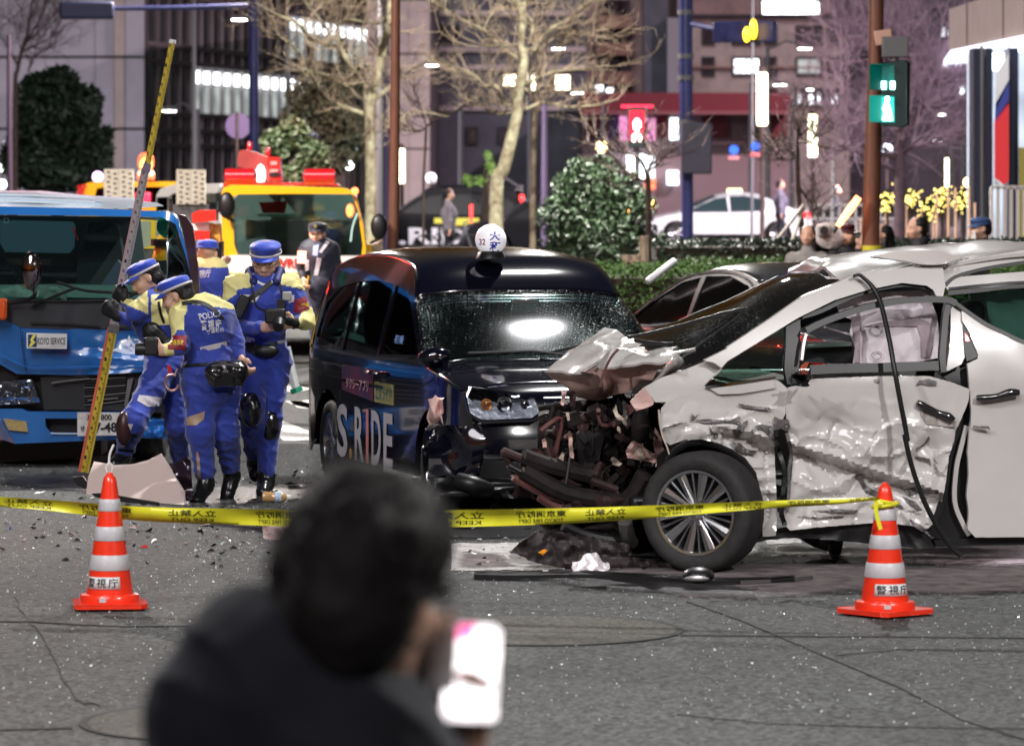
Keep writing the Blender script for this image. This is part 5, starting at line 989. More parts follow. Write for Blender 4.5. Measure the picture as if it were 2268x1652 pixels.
# paint scrapes (jagged bare metal) and painted handle recess shade: patches sitting a hair proud of the skin
def scrape(c,pts,mt=M_scr,par=VN,off=.004): panel(tr(c,pts),lambda x,y:V.at(x,y,dent(x,y)+(.016 if par is VN else 0)+off),5,.002,BK,ragged=1.0).build('scrape_and_shade',mt,par,smooth=0)
for c,pts in (('C',[(1060,1385),(1150,1360),(1270,1340),(1280,1275),(1300,1300),(1330,1280),(1300,1330),(1180,1365),(1070,1395)]),('C',[(1300,1330),(1420,1320),(1550,1330),(1640,1300),(1630,1345),(1500,1345),(1380,1350)]),
  ('C',[(1620,1205),(1750,1225),(1860,1232),(1865,1250),(1740,1245),(1630,1222)]),('C',[(1660,1340),(1640,1400),(1590,1470),(1610,1480),(1670,1400),(1700,1330)]),('C',[(1740,1370),(1810,1355),(1880,1390),(1900,1440),(1850,1400),(1780,1385)]),
  ('C',[(1560,1490),(1640,1500),(1680,1540),(1760,1560),(1740,1590),(1650,1560),(1590,1540)]),('C',[(1400,1360),(1440,1420),(1480,1430),(1470,1460),(1420,1430)]),
  ('D',[(1400,1210),(1430,1170),(1500,1160),(1555,1180),(1550,1210),(1500,1215),(1450,1195)]),('D',[(1090,1165),(1130,1160),(1125,1185),(1095,1188)]),('D',[(350,1440),(400,1460),(450,1460),(470,1510),(440,1550),(400,1530),(340,1540)]),
  ('F',[(860,460),(930,450),(945,520),(1000,560),(1080,600),(1180,640),(1210,690),(1120,660),(1020,610),(950,580),(900,490)]),
  ('F',[(1290,330),(1390,345),(1400,400),(1370,370),(1290,345)]),('F',[(1380,190),(1390,210),(1340,270),(1290,300),(1300,270),(1350,240)]),('F',[(1210,560),(1300,540),(1450,570),(1460,590),(1300,580),(1240,600)]),('F',[(1200,600),(1290,640),(1340,700),(1300,700),(1230,650)]),
  ('F',[(1680,120),(1790,125),(1800,150),(1780,140),(1690,135)]),('F',[(1250,760),(1330,800),(1400,860),(1340,850),(1270,800)]),('F',[(600,700),(760,690),(900,700),(880,720),(700,715)]),('F',[(480,740),(640,745),(800,735),(790,750),(600,760)]),
  ('F',[(40,80),(100,100),(60,200),(40,180),(80,110)]),('F',[(160,160),(230,110),(300,120),(330,170),(320,240),(290,190),(240,140)]),('F',[(20,240),(130,290),(220,290),(180,310),(100,310)])):
    scrape(c,pts)
# windows
panel(tr('D',[(-155,1215),(0,1050),(250,880),(435,765),(432,900),(400,1100),(200,1150)]),side(-.03,voff),16,.004,BK).build('front_quarter_window',M_glass,VN,smooth=60)
m=strip(tr('D',[(-161,1222),(100,1190),(360,1150)]),5,side(.02,voff),.02,BK); m.build('quarter_window_trim',M_chrome,VN)
panel(tr('D',[(-130,1232),(100,1200),(350,1165),(355,1230),(100,1270),(-60,1275)]),side(.015,voff),10,.01,BK).build('mirror_base_panel',M_white,VN)
m=strip(tr('D',[(490,720),(490,900),(480,1080),(500,1190)]),32,side(-.04,voff),.06,BK,smooth=2); m.build('front_pillar_inner',M_rub,VN)
m=strip(tr('D',[(590,800),(700,745),(900,670),(1100,615),(1300,582),(1500,570),(1640,575),(1700,600)]),14,side(.06,voff),.05,BK); m.build('door_window_frame',M_rub,VN,label='window frame bent outward from the roof')
m=strip(tr('D',[(1650,585),(1625,700),(1610,860),(1600,1000),(1610,1110)]),13,side(.05,voff),.05,BK); m.build('door_window_frame',M_rub,VN)
m=strip(tr('D',[(620,1095),(800,1085),(1200,1075),(1600,1060)]),20,side(.03,voff),.04,BK,smooth=2); m.build('door_window_sill',M_rub,VN)
m=strip(tr('D',[(590,820),(570,900),(555,1020)]),6,side(.04,voff),.03,BK); m.build('torn_mirror_bracket',M_white,VN)
m=strip(tr('D',[(560,700),(700,655),(900,560),(1060,505),(1300,462),(1480,478),(1540,530)]),9,side(-.01,voff),.04,BK); m.build('upper_door_seal',M_rub,VN)
crump('mirror_stump',*cv('D',(550,1170)),23.5,44,26,M_rub,VN,4,.05); 
m=MB(); [m.tube([side(.05,voff)(*cv('D',(570+i*8,1150))),side(.09,voff)(*cv('D',(545+i*14,1080))),side(.07,voff)(*cv('D',(585+i*6,1040)))],.004,5,0,3) for i in range(4)]; m.build('hanging_wire',mat('copper red wire',(.35,.08,.04),.4),VN)
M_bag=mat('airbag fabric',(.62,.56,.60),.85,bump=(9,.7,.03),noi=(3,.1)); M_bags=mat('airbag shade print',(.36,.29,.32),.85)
def cloth(off,amp=.04,sc_=.02): return lambda x,y: V.at(x,y,voff(x,y)+off+amp*noise.noise(VV((x*sc_,y*sc_*.6,3)))+amp*.5*noise.noise(VV((x*.05,y*.03,8))))
panel(tr('D',[(810,610),(930,550),(1150,515),(1440,505),(1500,540),(1560,700),(1590,1000),(1440,1030),(1200,1045),(935,1045),(950,930),(910,820),(925,720),(840,690)]),cloth(-.14,.05),8,.006,BK).build('side_airbag',M_bag,VN,smooth=60,label='white deployed side airbag filling the door window')
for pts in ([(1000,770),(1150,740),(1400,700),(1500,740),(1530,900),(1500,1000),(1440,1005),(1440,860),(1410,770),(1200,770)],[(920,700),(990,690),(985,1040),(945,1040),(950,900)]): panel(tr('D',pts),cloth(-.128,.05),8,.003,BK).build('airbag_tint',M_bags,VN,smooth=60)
for cx,cy,r in ((1110,800,45),(1110,985,38)): 
    q=[(cx+r*math.cos(a/3.),cy+r*.75*math.sin(a/3.)) for a in range(20)]; strip(tr('D',q),1.4,cloth(-.12,.05),.003,BK).build('airbag_seam',M_scr,VN)
panel(tr('D',[(1915,530),(2203,480),(2700,470),(2700,930),(2203,880),(1945,745)]),cloth(-.16,.05),12,.006,BK).build('rear_side_airbag',M_bag,VN,smooth=60)
panel(tr('D',[(1640,520),(2203,462),(2850,440),(2850,955),(2400,925),(2203,875),(1940,745),(1740,630)]),side(-.02,voff),18,.004,BK).build('sliding_door_window',M_glassd if 0 else M_glass,VN,smooth=60)
m=strip(tr('D',[(1640,490),(1900,462),(2203,440),(2850,425)]),5,smooth_side,.02,BK); m.v=[v+V.n*.012 for v in m.v]; m.build('chrome_roof_strip',M_chrome,VN)
m=strip(tr('D',[(1640,525),(1900,500),(2203,470),(2850,455)]),9,side(.005,voff),.02,BK); m.build('window_seal',M_rub,VN)
m=strip(tr('D',[(1700,600),(1900,740),(2050,815),(2203,885),(2500,945)]),8,side(.01,voff),.02,BK); m.build('belt_seal',M_rub,VN)
panel(tr('D',[(560,1040),(930,1045),(930,890),(600,895)]),side(-.5,voff),20,.3,BK).build('far_seat',M_seat,VN); panel(tr('D',[(590,905),(925,890),(925,915),(590,930)]),side(-.45,voff),20,.02,BK).build('dash_edge',mat('pale green dash edge',(.25,.34,.3),.5),VN)
m=strip(tr('D',[(720,775),(920,832)]),4,side(-.2,voff),.02,BK,smooth=1); m.build('handle_rod',M_bag,VN)
# interior shell: floor, far wall, dashboard, seats
VM=Matrix.Translation(V.at(1545,1262,0))@Matrix(((V.u.x,-V.n.x,0,0),(V.u.y,-V.n.y,0,0),(0,0,1,0),(0,0,0,1))); VM[2][3]=0   # local x rearward, y across, z up
def vbox(nm,c,d,mt,bev=.03,rot=None): m=MB(VM); m.box(c,d,rot=rot); return m.build(nm,mt,VN,bevel=bev)
vbox('floor_pan',(1.6,.9,.36),(3.9,1.55,.1),M_rub); vbox('far_door',(1.7,1.72,.72),(3.8,.06,.62),M_white); vbox('dashboard',(.45,.88,.93),(.5,1.4,.22),mat('green grey dash',(.06,.085,.075),.6),.06)
for y in (.45,1.3): vbox('front_seat',(1.55,y,.95),(.16,.5,.7),M_seat,.05,Matrix.Rotation(R(14),3,'Y')); vbox('headrest',(1.66,y,1.38),(.1,.28,.18),M_seat,.04); vbox('seat_cushion',(1.25,y,.6),(.55,.5,.16),M_seat,.04)
vbox('rear_seat',(3.0,.9,.95),(.18,1.4,.75),M_seat); vbox('far_pillar',(2.0,1.62,1.35),(.12,.05,.7),M_white,.01); vbox('far_pillar',(3.4,1.62,1.35),(.12,.05,.7),M_white,.01); vbox('firewall',(.2,.9,.72),(.06,1.5,.62),M_rub,.01); vbox('tailgate',(4.0,.9,1.0),(.08,1.6,1.3),M_white); vbox('rear_bumper',(4.05,.9,.45),(.2,1.75,.4),M_white,.05); vbox('rear_quarter',(3.6,.06,.62),(.9,.06,.75),M_white,.02)
wheel(VN,VM@VV((2.95,.10,.335)),.335,.22,V.n,10,.66)
wheel(VN,VM@VV((.0,1.55,.335)),.335,.22,-V.n,10,.66); wheel(VN,VM@VV((2.95,1.62,.335)),.335,.22,-V.n,10,.66)
def vwheel(): 
    c=P(1557,1146,23.55); wheel(VN,VV((c.x,c.y+.02,.333)),.333,.235,V.n,10,.69,steer=R(-34))
vwheel()
# roof skin, windshield, hood
rows=[tr('D',[(860,430),(960,392),(1200,352),(1400,325),(1600,318),(1850,270),(2203,225),(2900,200)]),tr('D',[(760,370),(960,330),(1200,290),(1420,262),(1640,250),(1860,215),(2203,192),(2900,180)]),tr('D',[(640,335),(700,262),(1000,208),(1300,178),(1500,166),(1700,158),(2203,160),(2900,160)])]
def roofcr(p,u,v): a=noise.noise(p*3.1)*.03+noise.noise(p*8)*.012; return p+VV((0,0,a*math.sin(v*3.14)))
G3=[[V.at(x,y,o) for x,y in r] for r,o in zip(rows,(-.22,-.5,-.85))]; G3.append([p+V.n*-.75+VV((0,0,-.06)) for p in G3[-1]])
grid(G3,7,.02,(0,0,-1),roofcr).build('roof',M_white,VN,smooth=22,label='buckled white roof')
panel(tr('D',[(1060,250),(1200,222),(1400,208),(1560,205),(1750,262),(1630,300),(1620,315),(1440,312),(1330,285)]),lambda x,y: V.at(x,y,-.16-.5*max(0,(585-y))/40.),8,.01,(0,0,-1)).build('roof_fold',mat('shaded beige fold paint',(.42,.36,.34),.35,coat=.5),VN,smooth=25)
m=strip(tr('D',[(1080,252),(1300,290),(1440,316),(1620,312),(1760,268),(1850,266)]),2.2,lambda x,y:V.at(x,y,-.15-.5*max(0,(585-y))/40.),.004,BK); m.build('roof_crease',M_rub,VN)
panel(tr('D',[(1600,318),(1780,275),(2203,205),(2900,190),(2900,352),(2203,300),(1900,345),(1700,400),(1640,440),(1610,470)]),side(-.03,voff),12,.03,BK).build('rear_roof_side',M_white,VN,smooth=25)
m=strip(tr('D',[(1620,470),(1700,402),(1900,345),(2100,310),(2250,290)]),7,side(.0,voff),.02,BK); m.build('roof_gap',M_rub,VN)
ns=[V.at(*p,o) for p,o in zip(tr('C',[(1235,915),(1400,865),(1540,800)])+tr('D',[(300,728),(560,548),(860,430)]),(-.12,-.12,-.13,-.17,-.2,-.24))]
fs_=[V.at(*p,o) for p,o in zip(tr('C',[(800,715),(1000,650),(1150,600),(1540,440),(1925,260)])+tr('D',[(640,335)]),(-1.5,-1.5,-1.5,-1.48,-1.42,-1.35))]
md=[a.lerp(b,.5)+V.u*-.07+VV((0,0,.015)) for a,b in zip(ns,fs_)]
grid([ns,md,fs_],6,.005,(0,.2,-1)).build('windshield',M_van_glass,VN,smooth=60)
for pts,w_ in (([(800,718),(1150,640),(1500,540),(1700,500)],7),([(1200,860),(1350,830),(1540,800)],9),([(850,735),(1000,760),(1250,770)],9)):
    m=strip(tr('C',pts),w_,lambda x,y:P(x,y,24.3),.03,(0,1,0)); m.build('wiper_arm' if w_==7 else 'cowl_trim',M_rub,VN)
m=strip(tr('C',[(1150,612),(1350,520),(1540,445),(1750,345),(1925,262)]),3,lambda x,y:V.at(x,y,-1.47),.03,BK); m.build('far_pillar_edge',M_rub,VN)
H=lambda rr: [[PC('C',x,y,Y) for x,y,Y in r] for r in rr]
top=H([[(630,645,25.0),(800,715,24.9),(950,745,24.6),(1130,775,24.3),(1305,800,24.0)],[(440,772,24.8),(620,745,24.7),(790,790,24.55),(980,815,24.2),(1200,835,23.95)],[(250,905,24.5),(430,860,24.4),(590,870,24.2),(730,800,24.45),(950,860,24.0),(1120,875,23.85)],[(203,958,24.4),(330,965,24.3),(450,985,24.15),(620,930,24.25),(760,925,24.1),(1060,912,23.8)]])
top=[r if len(r)==6 else [r[0],r[0].lerp(r[1],.6)+VV((0,0,.012)),r[1],r[2],r[3],r[4]] for r in top]
hcr=lambda p,u,v: p+VV((0,-.022*noise.noise(p*5.5)-.012*abs(noise.noise(p*11)),.020*noise.noise(p*6.5+VV((3,0,0)))+.010*abs(noise.noise(p*14)))); grid(top,6,.012,(0,.3,-1),hcr).build('hood',M_white,VN,smooth=26,label='hood folded up and crumpled')
und=H([[(203,958,24.4),(330,965,24.3),(450,985,24.15),(620,930,24.25),(760,925,24.1),(1060,912,23.8)],[(215,995,24.45),(350,1030,24.4),(560,985,24.1),(650,1020,24.3),(820,985,24.2),(1025,965,23.95)],[(320,1060,24.5),(400,1100,24.4),(600,1085,24.2),(700,1070,24.35),(860,1030,24.15),(990,1025,24.0)],[(330,1075,24.55),(440,1150,24.5),(590,1182,24.4),(690,1165,24.4),(850,1085,24.2),(985,1035,24.05)]])
grid(und,6,.008,(0,1,0),hcr).build('hood_underside',M_pink_metal,VN,smooth=26)
m=strip(tr('C',[(735,800),(690,850),(650,920),(620,1000),(600,1080)]),6,lambda x,y:P(x,y,24.02),.02,(0,1,0)); m.build('hood_tear',mat('dark torn edge',(.09,.04,.04),.5),VN)
q=H([[(1080,910,23.9),(1160,840,23.75),(1215,870,23.85)],[(1060,950,23.8),(1140,880,23.55),(1220,900,23.75)],[(1030,1000,23.8),(1110,950,23.6),(1190,945,23.75)],[(985,1045,23.85),(1060,1020,23.75),(1150,975,23.85)]]); grid(q,4,.01).build('hood_corner_roll',M_white,VN,smooth=50)
# engine bay
EB=lambda c,pts,Y,mt,nm='engine_bay_panel',th=.02,rg=.8: panel(tr(c,pts),lambda x,y:P(x,y,Y+.05*noise.noise(VV((x*.05,y*.05,Y)))),6,th,(0,1,0),ragged=rg).build(nm,mt,VN,smooth=20)
M_eng=mat('dirty engine black',(.016,.012,.012),.7,noi=(7,.6),spec=.2); M_eng2=mat('brown black engine plastic',(.034,.018,.019),.6,noi=(7,.5),spec=.25); M_crm=mat('cream body sealer metal',(.5,.42,.34),.5,noi=(6,.3)); M_alu=mat('dull aluminium',(.2,.19,.19),.4,metal=.7)
EB('E',[(420,200),(560,130),(700,80),(960,60),(1200,60),(1360,110),(1330,330),(1360,560),(1250,860),(1100,1130),(900,1060),(650,900),(400,560)],24.75,M_eng,'engine_block',.5)
for i in range(16): m=strip(tr('E',[(470,180+i*24),(700,172+i*25),(930,178+i*25)]),2.2,lambda x,y:P(x,y,24.66+.02*math.sin(x*.08+i)),.05); m.build('radiator_fin',mat('radiator fin',(.05,.048,.048),.45,metal=.5),VN)
m=MB(); q_=[PC('E',800+150*math.cos(a),360+165*math.sin(a),24.56) for a in [k*.3307 for k in range(20)]]; m.tube(q_,.018,6); m.build('fan_shroud',M_eng,VN)
for i in range(5): a=i*1.257+.3; m=MB(); c0_=PC('E',800,360,24.56); d_=VV((math.cos(a),0,math.sin(a))); m.bar(c0_,c0_+d_*.105,.05,.008,up=(0,1,.4)); m.build('fan_blade',M_eng2,VN)
rr=random.Random(21)
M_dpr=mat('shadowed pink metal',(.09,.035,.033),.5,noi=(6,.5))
for i in range(120):
    x=rr.uniform(500,1280); y=rr.uniform(130,700); 
    if x>1100 and y>560: continue
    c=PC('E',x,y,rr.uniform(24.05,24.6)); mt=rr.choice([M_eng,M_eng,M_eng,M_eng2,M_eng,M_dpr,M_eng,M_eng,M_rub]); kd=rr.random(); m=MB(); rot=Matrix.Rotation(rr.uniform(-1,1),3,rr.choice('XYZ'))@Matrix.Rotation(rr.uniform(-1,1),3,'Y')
    if kd<.4: m.box(c,(rr.uniform(.03,.10),rr.uniform(.02,.07),rr.uniform(.03,.12)),rot=rot,tp=rr.uniform(.4,1)); m.build('engine_part',mt,VN,bevel=.006)
    elif kd<.7: pts=[c+VV((rr.gauss(0,.055),rr.gauss(0,.04),rr.gauss(0,.06))) for _ in range(4)]; m.tube(pts,rr.uniform(.006,.016),7,0,4); m.build('hose',mt,VN)
    elif kd<.92: q_=[c+VV((rr.gauss(0,.05),rr.gauss(0,.02),rr.gauss(0,.07))) for _ in range(4)]; m.prism(q_,(0,.006,0)); m.build('torn_metal_piece',mt,VN,smooth=0)
    else: m.lathe([(.05,0),(.055,.02),(.03,.03),(.028,.07)],c,14,axis=rot); m.build('pulley',M_eng2,VN)
for pts,mt in (([(970,160),(990,110),(1010,180),(1060,220),(1085,280),(1040,250),(985,200)],M_crm),([(1000,270),(1070,290),(1050,345),(1000,300)],M_crm),([(1060,460),(1110,385),(1190,370),(1200,430),(1280,480),(1290,530),(1270,545),(1150,520),(1080,510)],M_pink_metal),
  ([(1140,440),(1170,415),(1215,530),(1150,500)],M_crm),([(1280,280),(1330,360),(1350,450),(1320,560),(1285,575),(1290,500),(1270,400)],M_pink_metal),([(635,330),(665,330),(680,510),(650,505)],M_pink_metal),([(598,350),(650,308),(668,330),(640,372)],M_pink_metal),([(592,0),(630,0),(605,122),(580,110)],M_pink_metal),
  ([(620,175),(645,172),(650,225),(632,232)],M_crm),([(700,270),(740,235),(790,270),(780,330),(720,310)],M_eng2),([(360,470),(375,425),(440,460),(540,540),(450,560)],M_dpr),([(568,510),(590,470),(610,480),(600,530)],M_crm),([(955,510),(975,500),(1040,550),(1020,570),(965,555)],M_crm),([(440,370),(470,360),(480,430),(450,430)],M_pink_metal),
  ([(930,740),(975,730),(1040,790),(1030,805),(960,770)],M_pink_metal),([(640,0),(700,20),(690,130),(650,120)],M_eng2),([(1040,90),(1060,120),(1100,260),(1085,280),(1050,200)],M_alu),([(240,745),(290,725),(310,750),(260,760)],M_crm),([(205,640),(250,620),(280,640),(240,670)],M_crm)): EB('E',pts,23.95+.001*pts[0][0]%.1,mt,'torn_metal_piece',.01)
m=strip(tr('E',[(1312,150),(1318,250),(1340,350),(1370,420),(1388,480)]),2.5,side(.02,lambda x,y:0),.02,BK); m.build('fender_edge',M_crm,VN)
m=MB(); m.ball(PC('E',1175,270,23.9),(.055,.07,.1),14); m.build('washer_tank',M_eng,VN); 
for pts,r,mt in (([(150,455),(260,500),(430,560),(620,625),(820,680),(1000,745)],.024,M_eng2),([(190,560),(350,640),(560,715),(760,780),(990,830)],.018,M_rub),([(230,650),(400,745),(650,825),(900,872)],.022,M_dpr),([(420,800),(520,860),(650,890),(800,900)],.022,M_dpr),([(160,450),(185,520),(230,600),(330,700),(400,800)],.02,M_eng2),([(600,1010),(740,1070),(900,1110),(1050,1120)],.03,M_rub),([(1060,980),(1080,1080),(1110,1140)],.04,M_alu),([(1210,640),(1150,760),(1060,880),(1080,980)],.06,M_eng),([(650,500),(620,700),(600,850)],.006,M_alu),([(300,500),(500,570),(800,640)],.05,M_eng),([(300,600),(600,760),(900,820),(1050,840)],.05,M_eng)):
    m=MB(); m.tube([PC('E',x,y,23.75+.15*i/len(pts)) for i,(x,y) in enumerate(pts)],r,8,0,4); m.build('bumper_beam' if r>.01 else 'hanging_cable',mt,VN,smooth=40)
crump('bumper_skin',*cv('E',(500,700)),23.85,150,60,M_eng2,VN,31,.07); crump('bumper_skin',*cv('E',(800,880)),23.8,130,60,M_eng2,VN,33,.07); crump('bumper_skin',*cv('E',(700,1000)),23.9,150,40,M_eng,VN,35,.07)
EB('E',[(290,1130),(420,1040),(640,1060),(1100,1150),(1080,1230),(1400,1290),(1480,1340),(1300,1380),(1000,1350),(880,1335),(640,1335),(400,1290),(280,1230),(195,1205)],23.75,mat('undertray brown black',(.035,.026,.027),.6,noi=(5,.5)),'undertray',.03,2)
EB('E',[(415,1210),(460,1180),(485,1190),(450,1228)],23.6,M_amb,'amber_lens_shard',.01)
# wheel arch liner
pts=[]; c0=cv('E',(1640,900))
m=MB(); arc=tr('E',[(1345,620),(1370,500),(1420,440),(1520,385),(1630,378),(1750,405),(1860,455),(1950,520),(2020,620),(2058,760),(2066,900),(2070,1080)])
vs=[];fs=[]
for i,(x,y) in enumerate(arc): vs+=[V.at(x,y,-.015),V.at(x+(1557-x)*.1,y+10,-.015),V.at(x,y,-.35)]
for i in range(len(arc)-1): a=i*3; b=a+3; fs+=[(a,b,b+1,a+1),(a,a+2,b+2,b)]
m.add(vs,fs); o=m.build('wheel_arch_liner',M_rub,VN); o.modifiers.new('s','SOLIDIFY').thickness=.01
panel(tr('E',[(1300,500),(1400,400),(1640,360),(1900,460),(2080,700),(2090,1060),(1900,1120),(1300,1100)]),side(-.36,lambda x,y:0),20,.02,BK).build('inner_wheel_well',M_eng,VN)
# door handles
for c,pts,r in (('D',[(1410,1335),(1450,1355),(1560,1410),(1640,1440),(1680,1470)],.016),('D',[(1850,1300),(1900,1300),(2000,1290),(2100,1262),(2168,1262)],.015)):
    m=MB(); m.tube([V.at(*p,dent(*p)*(.9 if c=='D' and pts[0][0]<1800 else 0)+voff(*p)*0+.04) for p in tr(c,pts)],[r,r*1.3,r*1.1,r*1.6,r*1.1],10,0,4); m.build('door_handle',mat('bronze grey chrome',(.12,.115,.12),.18,metal=.9),VN,smooth=60)
scrape('D',[(1420,1360),(1560,1440),(1640,1480),(1700,1470),(1690,1520),(1600,1510),(1480,1500),(1440,1430)],mat('shaded recess paint',(.3,.27,.25),.4))  # handle recess shade painted as a darker patch, not a scrape
# long black cable over the roof rail
cb2=tr('D',[(935,400),(965,388),(1000,400),(1080,480),(1140,600),(1200,850),(1240,1080),(1280,1300),(1340,1620)])+tr('F',[(1215,180),(1260,380),(1330,590),(1400,740),(1470,860),(1540,960),(1600,1010)])
m=MB(); m.tube([V.at(x,y,(voff(x,y) if y<870 else 0)+.07+.11*min(1,max(0,(y-640)/150))) for x,y in cb2],[.010]*3+[.014]*(len(cb2)-3),10,0,4); m.build('hydraulic_hose',M_rub,None,smooth=60,label='long black hose hanging from the minivan roof rail to the road',cat='hose',origin=V.at(*cb2[-1],.1))
# things lying on the road at the van's nose
t=thing('crumpled_film','crumpled white plastic film beside the minivan front wheel','plastic film',gp(*cv('E',(800,1340)))); 
r3=random.Random(2); rows=[[PC('E',670+i*45+r3.uniform(-8,8),1340-j*22-(60 if 2<=i<=4 else 0)*(j/3)+r3.uniform(-8,8),22.6+j*.06+r3.uniform(-.03,.03)) for i in range(7)] for j in range(4)]; grid(rows,3,.002).build('film',mat('translucent white film',(.6,.55,.58),.35,noi=(8,.3)),t,smooth=15)
t=thing('crumpled_film','crumpled pinkish film and clear bag on the road under the tape','plastic film',gp(605,1185)); rows=[[P(580+i*11+r3.uniform(-3,3),1192-j*10+r3.uniform(-4,4),22.7+j*.06+r3.uniform(-.05,.05)) for i in range(7)] for j in range(4)]; grid(rows,3,.002).build('film',mat('pinkish film',(.6,.42,.42),.35,noi=(8,.3)),t,smooth=15)
t=thing('broken_lamp','broken round fog lamp lying under the minivan tyre','lamp',gp(*cv('E',(1590,1420)))); m=MB(); m.ball(PC('E',1605,1375,22.6),(.085,.09,.045),16); m.build('lamp_back',M_rub,t); m=MB(); m.ball(PC('E',1590,1405,22.5),(.07,.05,.018),14); m.build('lamp_lens',M_alu,t)
m=strip([(1050,1268),(1150,1270),(1300,1268),(1450,1274),(1600,1282),(1760,1276)],7,lambda x,y:gp(x,y,.03),.03,(0,0,-1)); m.build('rubber_strip',M_rub,None,label='long black rubber strip lying across the road by the van wheel',cat='rubber strip',origin=gp(1400,1272))
m=strip([(1640,1285),(1760,1277),(1800,1273)],3,lambda x,y:gp(x,y,.03),.02,(0,0,-1)); m.build('metal_rod',M_alu,None,label='thin metal rod right of the broken fog lamp',cat='rod',origin=gp(1720,1280))
# ---- dark sedan ----
SED=[('front_bumper',[(2.3,.2),(2.38,.35),(2.37,.5),(2.3,.64)]),('bonnet',[(2.3,.64),(1.9,.8),(1.2,.95)]),('windshield',[(1.2,.95),(.75,1.2),(.3,1.38)]),('roof',[(.3,1.38),(-.1,1.455),(-.6,1.46),(-1.05,1.39)]),('rear_window',[(-1.05,1.39),(-1.5,1.22),(-1.9,1.04)]),('boot_lid',[(-1.9,1.04),(-2.2,1.0),(-2.33,.93)]),('rear_bumper',[(-2.33,.93),(-2.4,.6),(-2.38,.35),(-2.28,.22)])]
def sed_hw(x,z): h=.9-(0 if z<.85 else .27*((z-.85)/.6)**1.2); return h*(1-.16*max(0,(x-1.6)/.75)**2.2)*(1-.12*max(0,(-x-1.7)/.65)**2)
SW=[[(1.05,.93),(.7,1.13),(.3,1.3),(.0,1.35),(-.05,.93)],[(-.1,.93),(-.08,1.36),(-.5,1.37),(-.9,1.3),(-1.05,1.2),(-1.0,.95)]]
def sedan(label,M,paint,parts=True,group=None,cat='car',win=None,nm='parked_car',glass=None):
    t=thing(nm,label,cat,M.translation,group); mcar(M,1.8,SED,sed_hw,.06,[(-1.4,.32,.38),(1.4,.32,.38)],.2,t,paint,SW,[[(-.075,.24),(-.075,.93)],[(1.02,.4),(1.1,.92)],[(-1.0,.6),(-1.03,.95)]],winmat=win or M_glassd,topmats={'windshield':win or M_glassd,'rear_window':win or M_glassd})
    for sd in (-1,1):
        for x in (-1.4,1.4): wheel(t,M@VV((x,sd*.79,.325)),.325*1,.2,M.to_3x3()@VV((0,sd,0)),10,.68,style='solid')
        m=strip([(1.08,.925),(0,.915),(-1.0,.935)],.02,lambda x,z:M@VV((x,sd*(sed_hw(x,z)+.006),z)),.006,M.to_3x3()@VV((0,-sd,0))); m.build('belt_trim',M_chrome,t)
        m=strip([(1.06,.94),(.68,1.16),(.28,1.335),(-.1,1.385),(-.55,1.39),(-.93,1.32),(-1.07,1.2),(-1.02,.95)],.018,lambda x,z:M@VV((x,sd*(sed_hw(x,z)+.006),z)),.006,M.to_3x3()@VV((0,-sd,0))); m.build('window_trim',M_chrome,t)
        m=panel([(-2.33,.72),(-2.05,.78),(-1.95,.92),(-2.3,.93)],lambda x,z:M@VV((x,sd*(sed_hw(x,z)+.006),z)),.08,.01,M.to_3x3()@VV((0,-sd,0))); m.build('tail_light',mat('unlit red lens',(.25,.008,.008),.2) if nm=='dark_sedan' else M_redl,t)
    m=MB(M); m.box((0,0,.26),(4.2,1.5,.1)); m.build('underbody',M_rub,t); m=MB(M); m.box((-.2,0,.75),(1.9,1.35,.5)); m.build('cabin',M_seat,t,bevel=.05)
    return t
fw=VV((-.40,.916,0)); SM=Matrix.Translation((2.15,34.8,0))@Matrix.Rotation(math.atan2(fw.y,fw.x),4,'Z')
S=sedan('dark grey sedan behind the taxi, blue light reflected in its side window',SM,mat('satin graphite paint',(.010,.010,.012),.25,coat=.8),nm='dark_sedan')  # its blue reflection is made of glowing strips
c=P(1465,600,34.2); m=MB(); m.box(c,(.30,.14,.055),rot=Matrix.Rotation(R(-38),3,'Y')); m.build('silver_mirror_cap',mat('silver cap',(.6,.6,.6),.3,metal=.3),S,bevel=.022)
for x_,y_,z_ in ((-.3,.3,.86),(-.1,.34,.95),(.2,.3,.9)): m=MB(SM); m.box((x_,y_,z_+.22),(.16,.02,.025),rot=Matrix.Rotation(R(20),3,'Y')); m.build('blue_reflection_strip',emat('blue reflection glow',(.03,.15,1),9),S)  # glowing blue strips stand in for reflections in the side window
# ---- far taxis and cars ----
s_=F/128.; WM=carM((1603-1134)/s_,128,math.atan2(-.05,-.998),1.08); WT=sedan('white taxi with lit roof lamp passing on the far road',WM,mat('white taxi paint',(.85,.85,.87),.25,coat=.6,emit=(.8,.75,.85),es=0),nm='white_taxi',cat='taxi',win=mat('teal lit car window',(.02,.035,.04),.15,emit=(.3,.6,.65),es=.035))
t=WT; m=MB(WM); m.box((-.3,0,1.5),(.4,.16,.12)); m.build('roof_lamp',emat('yellow taxi lamp',(1,.75,.3),4),t,bevel=.03)
s_=F/114.; FT=taxi('far black taxi with white lettering beside a cyclist',carM((985-1134)/s_,114,math.pi-.05,1.08),detail=False,group=None)
FM=carM((985-1134)/s_,114,math.pi-.05,1.08); m=MB(); text('S.RIDE',lambda u,v: FM@VV((1.5-u*2.6,.862,.25+v*.42)),m,bold=.03); m.build('lettering',mat('white lettering',(.75,.72,.8),.5,emit=(.8,.75,.85),es=.25),FT,smooth=0)
m=MB(); m.add([FM@VV(p) for p in ((.2,.864,.72),(-.9,.864,.72),(-.9,.864,.9),(.2,.864,.9))],[(0,1,2,3)]); m.build('yellow_sticker',emat('yellow sticker lit',(.8,.7,.1),.7),FT,smooth=0)
